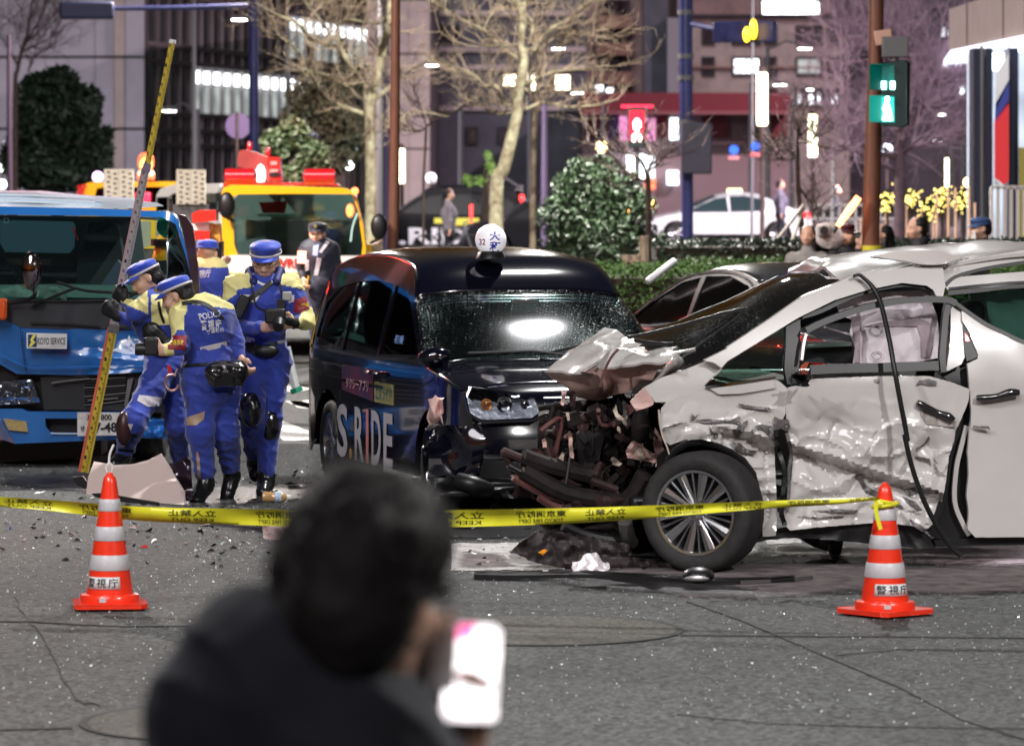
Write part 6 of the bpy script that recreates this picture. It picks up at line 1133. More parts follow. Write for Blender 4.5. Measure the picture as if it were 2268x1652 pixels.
for z in (.95,1.1,1.25,1.4): m=MB(FM); m.box((-2.0+.15*(z-.95),.78-.1*(z-.9),z),(.1,.08,.13)); m.build('tail_light',emat('red tail glow',(1,.03,.03),6),FT)
m=MB(FM); m.ball((.3,0,1.83),.1,12); m.build('roof_globe',mat('white lit globe',(.8,.8,.8)),FT)
s_=F/108.; DT=taxi('dark taxi behind the leaning plane tree showing a red tail lamp',carM((1215-1134)/s_,108,math.pi+.1,1.0),detail=False); DM=carM((1215-1134)/s_,108,math.pi+.1,1.0)
for z in (1.0,1.15,1.3): m=MB(DM); m.box((2.02,.72,z),(.06,.1,.14)); m.build('red_lamp',emat('red tail glow',(1,.03,.03),6),DT)
# ---------------- blue recovery truck ----------------
M_blue=mat('sky blue truck paint',(.016,.12,.38),.22,coat=.8,noi=(2,.08)); M_blued=mat('dented blue paint',(.015,.14,.52),.25,coat=.6,noi=(4,.2)); M_roof_sheen=mat('pale roof sheen',(.35,.45,.55),.3,coat=.5)
BT=thing('recovery_truck','blue recovery truck with damaged front and company sign on its nose','truck',P(80,1030,32.4)); BT.location.z=0
PR=lambda pts,Y,nm,mt,th=.03,c='R',f=None,sp=20,lab=None,sm=35,rg=0,holes=(): panel(tr(c,pts),(lambda x,y:P(x,y,Y)) if f is None else (lambda x,y:P(x,y,Y+f(x,y))),sp,th,(0,1,0),holes=[tr(c,h) for h in holes],ragged=rg).build(nm,mt,BT,smooth=sm,label=lab)
Y0=32.0; slope=lambda x,y: max(0,(700-y))/700*.9-.0      # windshield leans back upward
sl2=lambda x,y: (668-y)*.0024 if y<668 else 0
rnd_edge=lambda x,y: sl2(x,y)+max(0,(x-360)/70)**2*.35
PR([(-700,95),(0,125),(600,138),(980,155),(1030,172),(1062,215),(1045,232),(1010,212),(960,190),(760,183),(0,172),(-700,165)],Y0,'roof_edge',M_blue,.25,f=rnd_edge)
PR([(-700,165),(0,172),(760,183),(960,190),(1010,212),(1045,232),(1100,420),(1150,640),(1160,700),(870,672),(0,690),(-700,690)],Y0,'windshield',M_truck_glass,.006,f=rnd_edge,sp=30)
m=strip(tr('R',[(1040,200),(1075,300),(1110,440),(1140,570),(1168,700)]),6,lambda x,y:P(x,y,Y0+rnd_edge(x,y)),.08); m.build('windshield_pillar',M_blue,BT)
PR([(1055,170),(1100,180),(1145,240),(1175,480),(1190,760),(1172,860),(1160,700),(1120,460),(1080,250)],Y0+.35,'open_door_frame',mat('dark wine door frame',(.04,.02,.025),.2,coat=.6),.06)
PR([(1085,480),(1040,440),(880,450),(870,520),(1000,530),(1090,520)],Y0+1.2,'door_armrest',M_rub,.05)
PR([(-700,690),(0,690),(870,672),(1160,705),(1175,850),(880,850),(400,852),(125,842),(60,810),(0,790),(-700,740)],Y0-.03,'cowl_panel',mat('black cowl plastic',(.03,.033,.04),.35,noi=(3,.3)),.05)
for a,b in (((180,815),(590,835)),((640,838),(880,842))): m=strip(tr('R',[a,((a[0]+b[0])/2,a[1]+6),b]),5,lambda x,y:P(x,y,Y0-.06),.03); m.build('cowl_slot',M_rub,BT)
m=strip(tr('R',[(-700,684),(0,684),(400,686),(880,680),(1150,704)]),3,lambda x,y:P(x,y,Y0-.06),.03); m.build('cowl_seal',M_rub,BT)
body=[(-700,740),(0,790),(60,810),(125,842),(400,852),(880,850),(878,960),(870,1000),(900,1040),(905,1060),(885,1085),(880,1105),(760,1112),(640,1120),(400,1125),(100,1118),(0,1060),(-700,1000)]
nf=lambda x,y: -.06*max(0,min(1,(y-cv('R',(0,960))[1])/30.))*max(0,min(1,(x-150)/150.))+.03*noise.noise(VV((x*.02,y*.05,1)))*max(0,min(1,(x-100)/120))
PR(body,Y0-.02,'nose_panel',M_blue,.05,f=nf,sp=9,sm=30,lab='blue nose panel buckled on its right half')
m=strip(tr('R',[(120,845),(130,950),(145,1060),(150,1100)]),1.6,lambda x,y:P(x,y,Y0-.07),.01); m.build('panel_gap',M_rub,BT); m=strip(tr('R',[(0,1000),(120,1060),(200,1078),(400,1076),(640,1072),(880,1078)]),2,lambda x,y:P(x,y,Y0-.10),.02); m.build('nose_crease',M_blued,BT)
PR([(-700,1000),(0,1060),(100,1118),(400,1125),(640,1120),(880,1105),(1170,1110),(1170,1345),(760,1350),(0,1335),(-700,1330)],Y0+.12,'grille_cavity',M_rub,.2)
PR([(240,1140),(560,1078),(640,1118),(870,1115),(850,1220),(760,1335),(260,1330)],Y0+.02,'grille_panel',mat('grille plastic',(.02,.021,.023),.4),.04,rg=.6)
for i in range(10): m=strip(tr('R',[(500,1150+i*17),(640,1145+i*16),(745,1140+i*15)]),2.4,lambda x,y:P(x,y,Y0-.01),.03); m.build('grille_slat',M_grey if i%3==0 else M_black,BT)
m=strip(tr('R',[(305,1172),(400,1158),(530,1145)]),3,lambda x,y:P(x,y,Y0-.03),.02); m.build('bent_grille_bar',M_steel,BT); m=strip(tr('R',[(520,1275),(600,1270),(700,1262)]),3,lambda x,y:P(x,y,Y0-.03),.02); m.build('bent_grille_bar',M_steel,BT)
for p,mt in (([(760,1150),(790,1140),(770,1250),(750,1330),(740,1300)],M_steel),([(800,1160),(860,1150),(840,1300),(790,1330)],M_black),([(440,1120),(640,1110),(640,1130),(450,1135)],M_black)): PR(p,Y0-.02,'torn_bracket',mt,.03,rg=1)
PR([(-300,1180),(0,1170),(185,1150),(235,1285),(0,1302),(-300,1302)],Y0-.03,'headlight',M_chrome,.06,sp=8,f=lambda x,y:.05*math.sin(x*.09)*math.sin(y*.12)); PR([(-300,1175),(0,1165),(190,1146),(242,1290),(0,1308),(-300,1308)],Y0-.08,'headlight_lens',M_lens,.004)
for x in (40,130): m=MB(); m.lathe([(.085,0),(.09,-.03),(.06,-.0),(.001,.02)],PC('R',x,1228,Y0-.04),24,axis=Matrix.Rotation(R(90),3,'X'),close=True); m.build('lamp_reflector',M_chrome,BT)
PR([(-700,1325),(130,1325),(165,1342),(740,1345),(900,1390),(1170,1400),(1175,1508),(850,1500),(80,1532),(62,1490),(0,1385),(-700,1380)],Y0-.10,'bumper',M_blue,.22,holes=[[(268,1382),(460,1382),(458,1472),(300,1466),(272,1430)]],lab='blue bumper with dark slot and cracked corner')
PR([(255,1375),(470,1375),(470,1480),(260,1480)],Y0+.02,'bumper_slot',M_rub,.05); m=strip(tr('R',[(300,1470),(380,1472),(460,1472)]),3,lambda x,y:P(x,y,Y0-.12),.02); m.build('slot_lip',mat('pale blue edge',(.4,.55,.75),.3),BT)
PR([(20,1382),(155,1400),(165,1462),(50,1450)],Y0-.13,'fog_lamp',mat('amber fog lens',(.35,.26,.1),.15,coat=1,noi=(30,.3)),.04); PR([(-300,1385),(0,1385),(62,1490),(85,1532),(20,1510),(-300,1510)],Y0-.14,'cracked_bumper_corner',mat('scuffed blue plastic',(.03,.08,.2),.45,noi=(9,.7,(.2,.1,.1))),.1,rg=1)
PR([(975,1405),(1040,1400),(1060,1470),(985,1478)],Y0-.13,'fog_lamp',M_chrome,.04)
PR([(700,1500),(880,1390),(1000,1400),(960,1490)],Y0-.14,'torn_bumper_skin',M_blued,.02,f=lambda x,y:.06*noise.noise(VV((x*.06,y*.05,2))),sp=6,sm=20)
PR([(458,1345),(714,1348),(704,1482),(460,1486)],Y0-.17,'number_plate',mat('plate white',(.62,.6,.58),.4,noi=(20,.2)),.006,f=lambda x,y:-.01*math.sin((x-200)*.08))
pn=mat('plate ink',(.01,.01,.012),.4); pl=lambda x,y:P(x,y,Y0-.182-.01*math.sin((x-200)*.08))
m=MB(); q=lambda x0,y0,x1,y1: quadfn(cv('R',(x0,y0)),cv('R',(x1,y0)),cv('R',(x1,y1)),cv('R',(x0,y1)),pl)
text('足立',q(515,1358,585,1392),m,bold=.02); text('800',q(598,1356,662,1392),m,bold=.02); text('せ',q(476,1425,502,1455),m,bold=.02); text('47-48',q(520,1405,694,1462),m,bold=.03); m.build('plate_text',pn,BT,smooth=0)
PR([(157,875),(397,880),(395,970),(158,966)],Y0-.12,'company_sign',mat('sign white',(.66,.66,.66),.4),.01); sg_=lambda x,y:P(x,y,Y0-.125); q=lambda x0,y0,x1,y1: quadfn(cv('R',(x0,y0)),cv('R',(x1,y0)),cv('R',(x1,y1)),cv('R',(x0,y1)),sg_)
PR([(166,884),(218,884),(218,958),(166,958)],Y0-.122,'sign_emblem',mat('emblem navy',(.01,.03,.12),.4),.002); m=MB(); [panel(tr('R',p),lambda x,y:P(x,y,Y0-.126),30,0,mb=m) for p in ([(196,886),(216,886),(196,918),(212,930),(186,956),(170,956),(186,928),(178,918)],)]; m.build('sign_emblem_bolt',mat('emblem yellow',(.7,.65,.1),.4),BT,smooth=0)
m=MB(); text('KOYO SERVICE',q(222,903,388,944),m,bold=.014); text('www.koyo-service.co.jp',q(300,950,386,958),m); m.build('sign_text',pn,BT,smooth=0)
m=MB(); q=lambda x0,y0,x1,y1: quadfn(cv('R',(x0,y0)),cv('R',(x1,y0)),cv('R',(x1,y1)),cv('R',(x0,y1)),lambda x,y:P(x,y,Y0-.10)); text('A',q(750,890,782,938),m,bold=.02); text('-',q(795,912,822,918),m); text('1',q(838,890,858,938),m,bold=.02); m.build('fleet_number',mat('white lettering paint',(.75,.75,.75),.4),BT,smooth=0)
PR([(20,192),(54,192),(54,222),(20,222)],Y0+.62,'inspection_sticker',mat('sticker white',(.6,.65,.65),.5),.002); m=MB(); text('4',quadfn(*[cv('R',p) for p in ((28,198),(44,198),(44,218),(28,218))],lambda x,y:P(x,y,Y0+.61)),m,bold=.02); m.build('sticker_number',pn,BT,smooth=0)
m=MB(); m.lathe([(.095,0),(.095,.003)],PC('R',1003,242,Y0+.75),24,axis=Matrix.Rotation(R(90),3,'X')); m.build('green_round_sticker',mat('green sticker',(.0,.3,.16),.5),BT)
m=MB(); text('27',quadfn(*[cv('R',p) for p in ((990,234),(1016,234),(1016,250),(990,250))],lambda x,y:P(x,y,Y0+.74)),m,bold=.01); m.build('sticker_number',mat('pale print',(.6,.7,.65),.5),BT,smooth=0)
# cab interior
PR([(-700,170),(1000,190),(1100,700),(-700,700)],Y0+2.4,'cab_back_wall',mat('cab lining dark',(.10,.11,.12),.7),.05,holes=[[(830,200),(1010,215),(1055,460),(860,450)]])
PR([(0,205),(430,215),(447,240),(440,370),(410,402),(30,395),(0,340)],Y0+2.3,'rear_window',mat('teal glow rear window',(.06,.10,.13),.3,emit=(.10,.2,.26),es=.2),.02)  # window brightness put in as a faint teal glow
PR([(20,400),(440,405),(460,470),(60,470)],Y0+2.2,'seat_back_top',mat('brown lining',(.1,.08,.07),.7),.1); PR([(530,220),(640,205),(700,240),(740,500),(740,600),(450,600),(460,450),(500,330)],Y0+1.5,'driver_seat',M_seat,.2); PR([(590,600),(700,440),(760,520),(740,600)],Y0+1.2,'lit_seat_edge',mat('blue grey vinyl',(.08,.09,.14),.5),.05)
PR([(-700,600),(400,590),(860,600),(1090,620),(1120,690),(-700,690)],Y0+.35,'dashboard',mat('green grey dashboard',(.22,.30,.27),.6),.3); PR([(0,620),(110,590),(340,600),(390,640),(395,682),(330,680),(230,665),(60,660)],Y0+.2,'folded_cloth',mat('pale cloth',(.35,.4,.34),.9),.05,f=lambda x,y:.04*noise.noise(VV((x*.05,y*.08,0))),sp=8)
PR([(400,665),(640,668),(650,684),(398,682)],Y0+.1,'air_vent',M_rub,.02); PR([(422,245),(436,245),(468,322),(458,328)],Y0+1.0,'red_strap',mat('red strap',(.5,.05,.03),.5),.01); m=MB(); m.tube([PC('R',0,500,Y0+.6),PC('R',60,480,Y0+.6),PC('R',110,530,Y0+.6),PC('R',60,600,Y0+.7)],.02,6,0,4); m.build('steering_wheel',M_rub,BT)
for pts in ([(190,718),(330,655),(440,612)],[(340,575),(480,618),(600,632),(860,642)],[(770,660),(830,625)]): m=MB(); m.tube([PC('R',x,y,Y0-.02-.0+max(0,(668-cv('R',(x,y))[1]))*.0024-.04) for x,y in pts],.012,6,0,3); m.build('wiper',M_rub,BT)
m=MB(); m.ball((0,0,0),1,18); c=PC('R',186,508,31.75); m.v=[c+VV((v.x*.075,v.y*.05,v.z*.145)) for v in m.v]; m.build('door_mirror',mat('chrome mirror shell',(.35,.3,.3),.06,metal=1),BT,smooth=60); m=MB(); m.tube([PC('R',205,620,31.75),PC('R',200,660,31.75),PC('R',120,690,31.85),PC('R',0,700,31.9)],.016,8,0,3); m.build('mirror_arm',M_rub,BT)
m=MB(); m.box(PC('R',-8,735,31.85),(.12,.1,.16)); m.build('turn_lamp',mat('orange lamp lens',(.7,.1,.02),.25),BT,bevel=.02)
# body behind the cab, roof, wheels
def tbox(nm,x0,x1,z0,z1,y0,y1,mt,bev=.03,par=BT): m=MB(); m.box(((x0+x1)/2,(y0+y1)/2,(z0+z1)/2),(x1-x0,y1-y0,z1-z0)); return m.build(nm,mt,par,bevel=bev)
m=MB(); m.prism([PC('R',-700,40,33.5),PC('R',0,48,33.5),PC('R',300,78,33.5),PC('R',590,95,33.5),PC('R',620,108,33.5),PC('R',740,118,33.3),PC('R',790,140,32.8),PC('R',-700,118,32.8)],(0,3,0)); m.build('roof_deck',M_roof_sheen,BT,bevel=.03)  # whitish roof reflections put into a pale colour
for y in (62,84,104): m=strip(tr('R',[(-700,y-22),(0,y-8),(300,y),(560,y+14)]),3,lambda x,yy:P(x,yy,33.3),.05); m.build('roof_rib',mat('white roof rib',(.6,.65,.7),.3),BT)
bk1=tbox('added_red_beacon',-4.95,-4.75,2.95,3.15,35.9,36.1,emat('red beacon glow',(1,.03,.02),22),.03); tbox('added_beacon_mast',-4.9,-4.8,1.7,2.95,35.95,36.05,M_grey,.01)  # unseen beacon and mast added to put red highlights on the taxi
l=bpy.data.lights.new('added_beacon_light','POINT'); l.energy=70; l.color=(1,.05,.03); l.shadow_soft_size=.12; o=bpy.data.objects.new('added_beacon_light',l); COL.objects.link(o); o.parent=BT; o.location=VV((-4.55,35.7,3.1))-BT.location  # added red light for the unseen beacon
tbox('chassis',-5.4,-2.6,.45,.75,32.6,38.5,M_rub); tbox('body_side',-5.4,-4.6,.75,1.75,34.6,38.5,M_blue); 
tbox('cab_floor',-5.4,-2.45,.55,.8,32.2,34.4,M_rub)
for x in (330,-230): c=P(x,975,32.75); wheel(BT,(c.x,32.75,.42),.42,.24,(-.15,-1,0) if 0 else (1,0,0),6,.6,style='solid')
PR([(0,1530),(80,1532),(600,1512),(600,1600),(420,1620),(0,1640)],Y0+.25,'under_bumper_valance',M_rub,.5)
# ---------------- trucks behind ----------------
M_yel=mat('yellow truck paint',(.75,.42,.01),.25,coat=.7); M_redp=mat('red truck paint',(.55,.02,.012),.3,coat=.6,noi=(3,.15)); M_whp=mat('white truck paint',(.7,.68,.64),.3,coat=.5); M_redgl=mat('red beacon lens',(.35,.005,.01),.12,coat=1,emit=(1,.03,.04),es=.25)
def panels(par,spec,Y,c):
    for nm,pts,mt,dy,th in spec: panel(tr(c,pts),lambda x,y:P(x,y,Y+dy),24,th,(0,1,0)).build(nm,mt,par,smooth=35)
YW=thing('wrecker_truck','yellow wrecker truck with red crane arm and red roof beacons','truck',(P(640,500,51).x,51,0))
panels(YW,[('roof_panel',[(-10,470),(10,430),(60,408),(500,418),(900,432),(965,455),(990,500),(960,478),(500,476),(120,480),(75,500)],M_yel,-.1,.5),('front_pillar',[(-10,470),(75,500),(85,850),(110,925),(110,1000),(0,1000)],M_yel,0,.4),('front_pillar',[(960,478),(990,500),(1040,700),(1065,880),(1060,940),(1030,930),(1040,860),(1005,600)],M_yel,0,.4),
  ('windshield',[(120,480),(500,476),(960,482),(1005,600),(1042,860),(1030,930),(600,936),(130,924),(95,880),(80,800),(85,520)],M_glass,.05,.01),('lower_panel',[(60,930),(600,940),(1040,936),(1070,1000),(1070,1080),(20,1080),(30,960)],M_whp,-.02,.3),('yellow_nose',[(20,1062),(1070,1062),(1075,1160),(20,1160)],M_yel,-.06,.3),
  ('cab_lining',[(60,470),(990,480),(1060,935),(60,935)],mat('grey cab lining',(.2,.21,.22),.7),1.6,.1),('red_roof_rack',[(-5,430),(10,395),(200,388),(840,396),(870,420),(500,410)],M_redp,.4,.6),('seat_cover',[(110,690),(170,660),(270,680),(300,800),(110,830)],mat('pale cushion',(.3,.3,.32),.8),.8,.2),('seat_cover',[(310,680),(600,670),(630,830),(330,840)],mat('grey cushion',(.12,.13,.15),.8),.8,.2),('dash_papers',[(250,625),(590,625),(560,650),(270,645)],mat('papers pale green',(.4,.5,.42),.8),.3,.03),('red_boom_seen_inside',[(270,540),(480,530),(460,620),(300,620)],M_redp,1.3,.1)],51,'K')
m=MB(); text('WRECKER',quadfn(*[cv('K',p) for p in ((380,955),(800,955),(800,1025),(380,1025))],lambda x,y:P(x,y,50.96)),m,bold=.03); m.build('lettering',M_redp,YW,smooth=0)
for nm,x0,x1,y0,y1 in (('beacon',10,250,310,380),('beacon',600,842,312,380)):
    a=PC('K',x0,(y0+y1)/2,51.1); b=PC('K',x1,(y0+y1)/2,51.1); m=MB(); m.tube([a,a.lerp(b,.05),a.lerp(b,.95),b],[.05,.11,.11,.05],14); m.v=[VV((v.x,v.y,a.z+(v.z-a.z)*.85)) for v in m.v]; o=m.build(nm,M_redgl,YW,smooth=50)
    for i in range(7): m=MB(); c=a.lerp(b,.1+.8*i/6); m.lathe([(.045,-.05),(.045,.05)],c,8); m.build('beacon_reflector',mat('beacon reflector',(.5,.03,.03),.1,metal=.8,emit=(1,.1,.1),es=.5 if i%3==1 else .0),o)
CRM=[('crane_jib',[(112,200),(125,155),(165,148),(250,170),(335,205),(335,270),(290,300),(270,380),(250,375),(180,300),(112,270)],mat('dull red jib',(.35,.05,.045),.4,noi=(3,.3)),1.2,.4),('crane_head',[(335,200),(425,205),(428,310),(440,380),(330,382),(320,300)],M_redp,1.0,.5),('crane_plate',[(355,235),(405,235),(405,262),(355,262)],mat('pinkish plate',(.6,.3,.28),.5),.98,.01),('crane_plate',[(350,295),(410,290),(412,312),(350,318)],mat('pinkish plate',(.6,.3,.28),.5),.98,.01),('crane_recess',[(345,325),(425,322),(425,345),(345,348)],M_rub,.97,.01)]
panels(YW,CRM,51,'K'); [MB().lathe([(.035,0),(.035,.08),(.01,.11)],PC('K',x_,y_,52.3),10).build('crane_marker_lamp',M_redgl,YW) for x_,y_ in ((200,150),(337,195))]
m=MB(); m.ball(PC('K',283,335,51.6),(.06,.05,.13),10); m.build('work_lamp',emat('white work lamp',(1,.98,.95),3),YW)
for (x,y,s1) in ((30,560,1),(1160,720,1)): m=MB(); m.ball((0,0,0),1,14); c=PC('K',x,y,50.8); m.v=[c+VV((v.x*.10,v.y*.06,v.z*.16)) for v in m.v]; m.build('mirror',M_rub,YW); m=MB(); m.tube([PC('K',x,y+90,50.8),PC('K',x-60 if x>500 else x+50,y+120,50.9)],.02,6); m.build('mirror_arm',M_rub,YW)
for (x,y,c_) in ((945,600,(1,.15,.03)),(982,455,(1,.25,.03))): m=MB(); m.ball(PC('K',x,y,50.7),(.045,.04,.08 if y>500 else .045),10); m.build('marker_lamp',emat('amber red marker glow',(1,.16,.04),5),YW)
m=strip(tr('K',[(1000,620),(965,720),(950,830)]),4,lambda x,y:P(x,y,50.95),.01); m.build('windshield_glint_strip',mat('pale mint glint',(.4,.65,.6),.2),YW)  # glint on the windshield edge painted as a pale strip
tb=lambda nm,x0,x1,z0,z1,y0,y1,mt: tbox(nm,x0,x1,z0,z1,y0,y1,mt,.02,YW); xa,xb=P(492,0,51).x,P(812,0,51).x
tb('chassis',xa,xb,.35,.6,51.2,57,M_rub); tb('rear_body',xa,xb,.6,1.3,53,57,M_yel); tb('bumper',xa,xb,.35,.55,50.85,51.1,M_whp)
for x in (xa+.2,xb-.2): 
    for y in (52,56): wheel(YW,(x,y,.36),.36,.2,(1 if x>xa+1 else -1,0,0),6,.6,style='solid')
WTk=thing('service_truck','white service truck with dark windshield between the two yellow trucks','truck',(P(420,500,62).x,62,0))
panels(WTk,[('roof_panel',[(1340,400),(1375,345),(1480,312),(1880,305),(1890,330),(1850,384),(1480,388),(1440,420),(1440,600),(1335,560)],M_whp,0,2.2),('windshield',[(1480,388),(1850,384),(1850,560),(1470,560)],M_glassd,.05,.01),('cab_lining',[(1450,390),(1860,385),(1860,570),(1450,570)],mat('teal cabin gloom',(.03,.06,.06),.6),1.5,.1),('side_window',[(1345,420),(1435,415),(1435,530),(1335,540)],M_glassd,-.02,.01),('front_panel',[(1335,550),(1880,555),(1880,1050),(1335,1050)],M_whp,.02,.6),('orange_inner_glow',[(1490,490),(1600,480),(1600,540),(1510,550)],mat('brown orange seat',(.2,.09,.02),.6),1.2,.1)],62,'J')  # plain brown-orange panel behind the windshield
for y in (62.6,65): 
    for x in (P(365,0,62).x,P(490,0,62).x): wheel(WTk,(x,y,.34),.34,.2,(1,0,0),6,.6,style='solid')
OT=thing('emergency_truck','far yellow truck with glowing orange-red beacon behind the blue truck','truck',(P(280,500,68).x,68,0))
panels(OT,[('roof_panel',[(690,430),(700,340),(740,300),(790,288),(1500,286),(1500,330),(900,332),(830,345),(800,450),(690,460)],M_yel,0,2.5),('windshield',[(800,345),(1500,330),(1500,540),(800,540)],M_glassd,.04,.01),('cab_lining',[(800,340),(1500,335),(1500,560),(800,560)],M_rub,1,.1),('front_panel',[(690,450),(1500,520),(1500,1000),(690,1000)],M_yel,.02,.8),('red_side_housing',[(655,400),(670,330),(710,305),(740,310),(700,430),(660,430)],M_redp,-.1,.3)],68,'J')
m=MB(); c=PC('J',1250,150,67.8); m.lathe([(.13,-.22),(.14,-.2),(.14,-.12),(.10,-.10),(.10,-.06),(.125,.0),(.13,.08),(.11,.16),(.06,.20),(.01,.205)],c,18); m.build('beacon',emat('orange red beacon glow',(1,.13,.05),2.3),OT); m=MB(); m.box(PC('J',1250,215,67.6),(.26,.06,.09)); m.build('beacon_band',emat('pale beacon band',(1,.55,.35),2.2),OT,bevel=.03); m=MB(); m.ball(PC('J',1250,140,67.6),(.10,.05,.11),12); m.build('beacon_core',emat('beacon core',(1,.45,.1),4),OT)
m=MB(); m.box(PC('J',1222,430,67.8),(.24,.06,.2)); m.build('red_light_panel',emat('red light panel',(1,.03,.08),1.6,.3),OT,bevel=.04)
m=MB(); [m.box(PC('J',685,y,67.5),(.08,.06,.05)) for y in (330,)]; m.build('red_marker',M_redgl,OT)
for y in (68.8,): 
    for x in (P(200,0,68).x,P(370,0,68).x): wheel(OT,(x,y,.36),.36,.2,(1,0,0),6,.6,style='solid')
M_perf=mat('perforated cream board',(.80,.74,.60),.7,noi=(4,.15)); M_hole=mat('dark slot',(.05,.045,.04),.8)
for pts,n,Y,lb in (([(888,178),(1015,180),(1145,178),(1145,520),(888,520)],(2,7),60,'upright perforated cream ramp board behind the blue truck'),([(1508,182),(1620,185),(1760,182),(1760,480),(1508,480)],(2,5),60,'upright perforated cream ramp board over the white service truck')):
    t=thing('ramp_board',lb,'ramp board',PC('J',pts[0][0],pts[2][1]+100,Y),'perforated cream ramp boards'); x0,y0,x1,y1=pts[0][0],pts[0][1],pts[3][0],pts[3][1]
    for k in range(2):
        a=x0+(x1-x0)*k/2+2; b=x0+(x1-x0)*(k+1)/2-2; panel(tr('J',[(a,y0),(b,y0+2),(b,y1),(a,y1)]),lambda x,y:P(x,y,Y),40,.08).build('board_half',M_perf,t,smooth=0)
        for i in range(2):
            for j in range(8): cx=a+(b-a)*(.3+.45*i)+(j%2)*8; cy=y0+25+j*42+(i*14); m=MB(); m.box(PC('J',cx,cy,Y-.01),(.045,.02,.016)); m.build('slot',M_hole,t,smooth=0)
    m=MB(); c=PC('J',(x0+x1)/2,y1,Y+.1); m.box((c.x,c.y,c.z/2),(.5,.06,c.z)); m.build('support',M_grey,t)
t=thing('equipment_crate','red and orange rescue equipment stacked beside the yellow wrecker','equipment',PC('J',1720,800,48)); t.location.z=0
panels(t,[('red_case',[(1640,560),(1700,530),(1850,530),(1850,620),(1650,640)],M_redp,0,.4),('white_case',[(1640,650),(1800,640),(1800,700),(1660,720)],M_whp,.1,.4),('red_case',[(1650,700),(1800,710),(1790,790),(1660,780)],M_redp,0,.4),('orange_case',[(1790,640),(1880,650),(1890,800),(1800,810)],mat('orange case',(.5,.2,.03),.5,noi=(9,.6)),.1,.3),('dark_case',[(1620,790),(1900,800),(1900,1450),(1620,1450)],M_rub,.2,.4)],48,'J')
t=thing('gas_cylinder','yellow gas cylinder with black strap seen through the blue truck cab','cylinder',(PC('J',1462,800,37).x,37,.3)); a=PC('J',1462,960,37); b=PC('J',1462,700,37); m=MB(); m.lathe([(.15,0),(.165,.1),(.165,b.z-.3-.25),(.12,b.z-.3-.06),(.05,b.z-.3)],(a.x,37,.3),20); m.build('bottle',M_yel,t,smooth=50); m=MB(); c=PC('J',1462,805,37); m.lathe([(.172,-.03),(.172,.03)],c,20); m.build('strap',M_rub,t)
t=thing('equipment_board','pale green board with gear seen through the blue truck cab','board',(PC('J',1240,800,37.5).x,37.5,0)); panel(tr('J',[(1185,620),(1290,625),(1285,840),(1190,860)]),lambda x,y:P(x,y,37.5),30,.05).build('board',mat('pale green board',(.4,.45,.35),.7),t); m=MB(); c=PC('J',1238,860,37.5); m.box((c.x,37.55,c.z/2),(.3,.04,c.z)); m.build('stand',M_grey,t)
# ---------------- measuring staff ----------------
a=P(186,1046,31.0); b=P(382,92,31.0); jt=cv('R',(660,850)); tj=(1046-jt[1])/(1046-92); t=thing('measuring_staff','tall yellow and silver graduated measuring staff held against the blue truck','measuring staff',(a.x,a.y,0))
d=b-a; w_=VV((1,0,0)); 
def seg(nm,t0,t1,ww,dep,mt,off=0,dx=0): 
    p,q=a+d*t0,a+d*t1; m=MB(); h=ww/2; xs=VV((1,0,-d.x/d.z)).normalized()
    m.prism([p-xs*h+xs*dx+VV((0,off,0)),p+xs*h+xs*dx+VV((0,off,0)),q+xs*h*.9+xs*dx+VV((0,off,0)),q-xs*h*.9+xs*dx+VV((0,off,0))],(0,dep,0)); return m.build(nm,mt,t,smooth=0)
M_sy=mat('staff yellow',(.60,.44,.03),.5,noi=(12,.15)); M_ss=mat('staff silver',(.42,.40,.42),.35,metal=.5); tk=.705
seg('lower_tube',0,tj,.062,.035,M_sy); seg('red_edge',0,tj,.02,.036,mat('orange red edge',(.6,.12,.06),.5),-.004,-.034); seg('middle_tube',tj-.01,tk,.052,.03,M_ss,-.002); seg('middle_edge',tj-.01,tk,.012,.03,mat('pink grey edge',(.45,.25,.25),.4),-.004,-.03); seg('upper_tube',tk,1,.044,.026,M_sy,.002); seg('joint_collar',tj-.008,tj+.01,.075,.05,M_grey,-.01); seg('joint_collar',tk-.008,tk+.012,.06,.045,mat('violet grey collar',(.2,.16,.24),.4),-.01); seg('top_cap',.995,1.004,.05,.03,mat('white cap',(.8,.8,.8),.4),-.002)
m=MB(); n=220
for i in range(n):
    u=(i+.5)/n; p=a+d*u; big=i%5==0; wdt=.022 if big else .012; m.box(p+VV((.008 if big else .014,-.006,0)),(wdt,.003,.003))
m.build('graduation_ticks',M_black,t,smooth=0,kind='stuff')
for i in range(44): m=MB(); u=(i+.4)/44; p=a+d*u; text(str(i%10),lambda x,y: p+VV((-.018+x*.016,-.007,y*.024)),m,bold=.01); m.build('graduation_number',M_black,t,smooth=0)
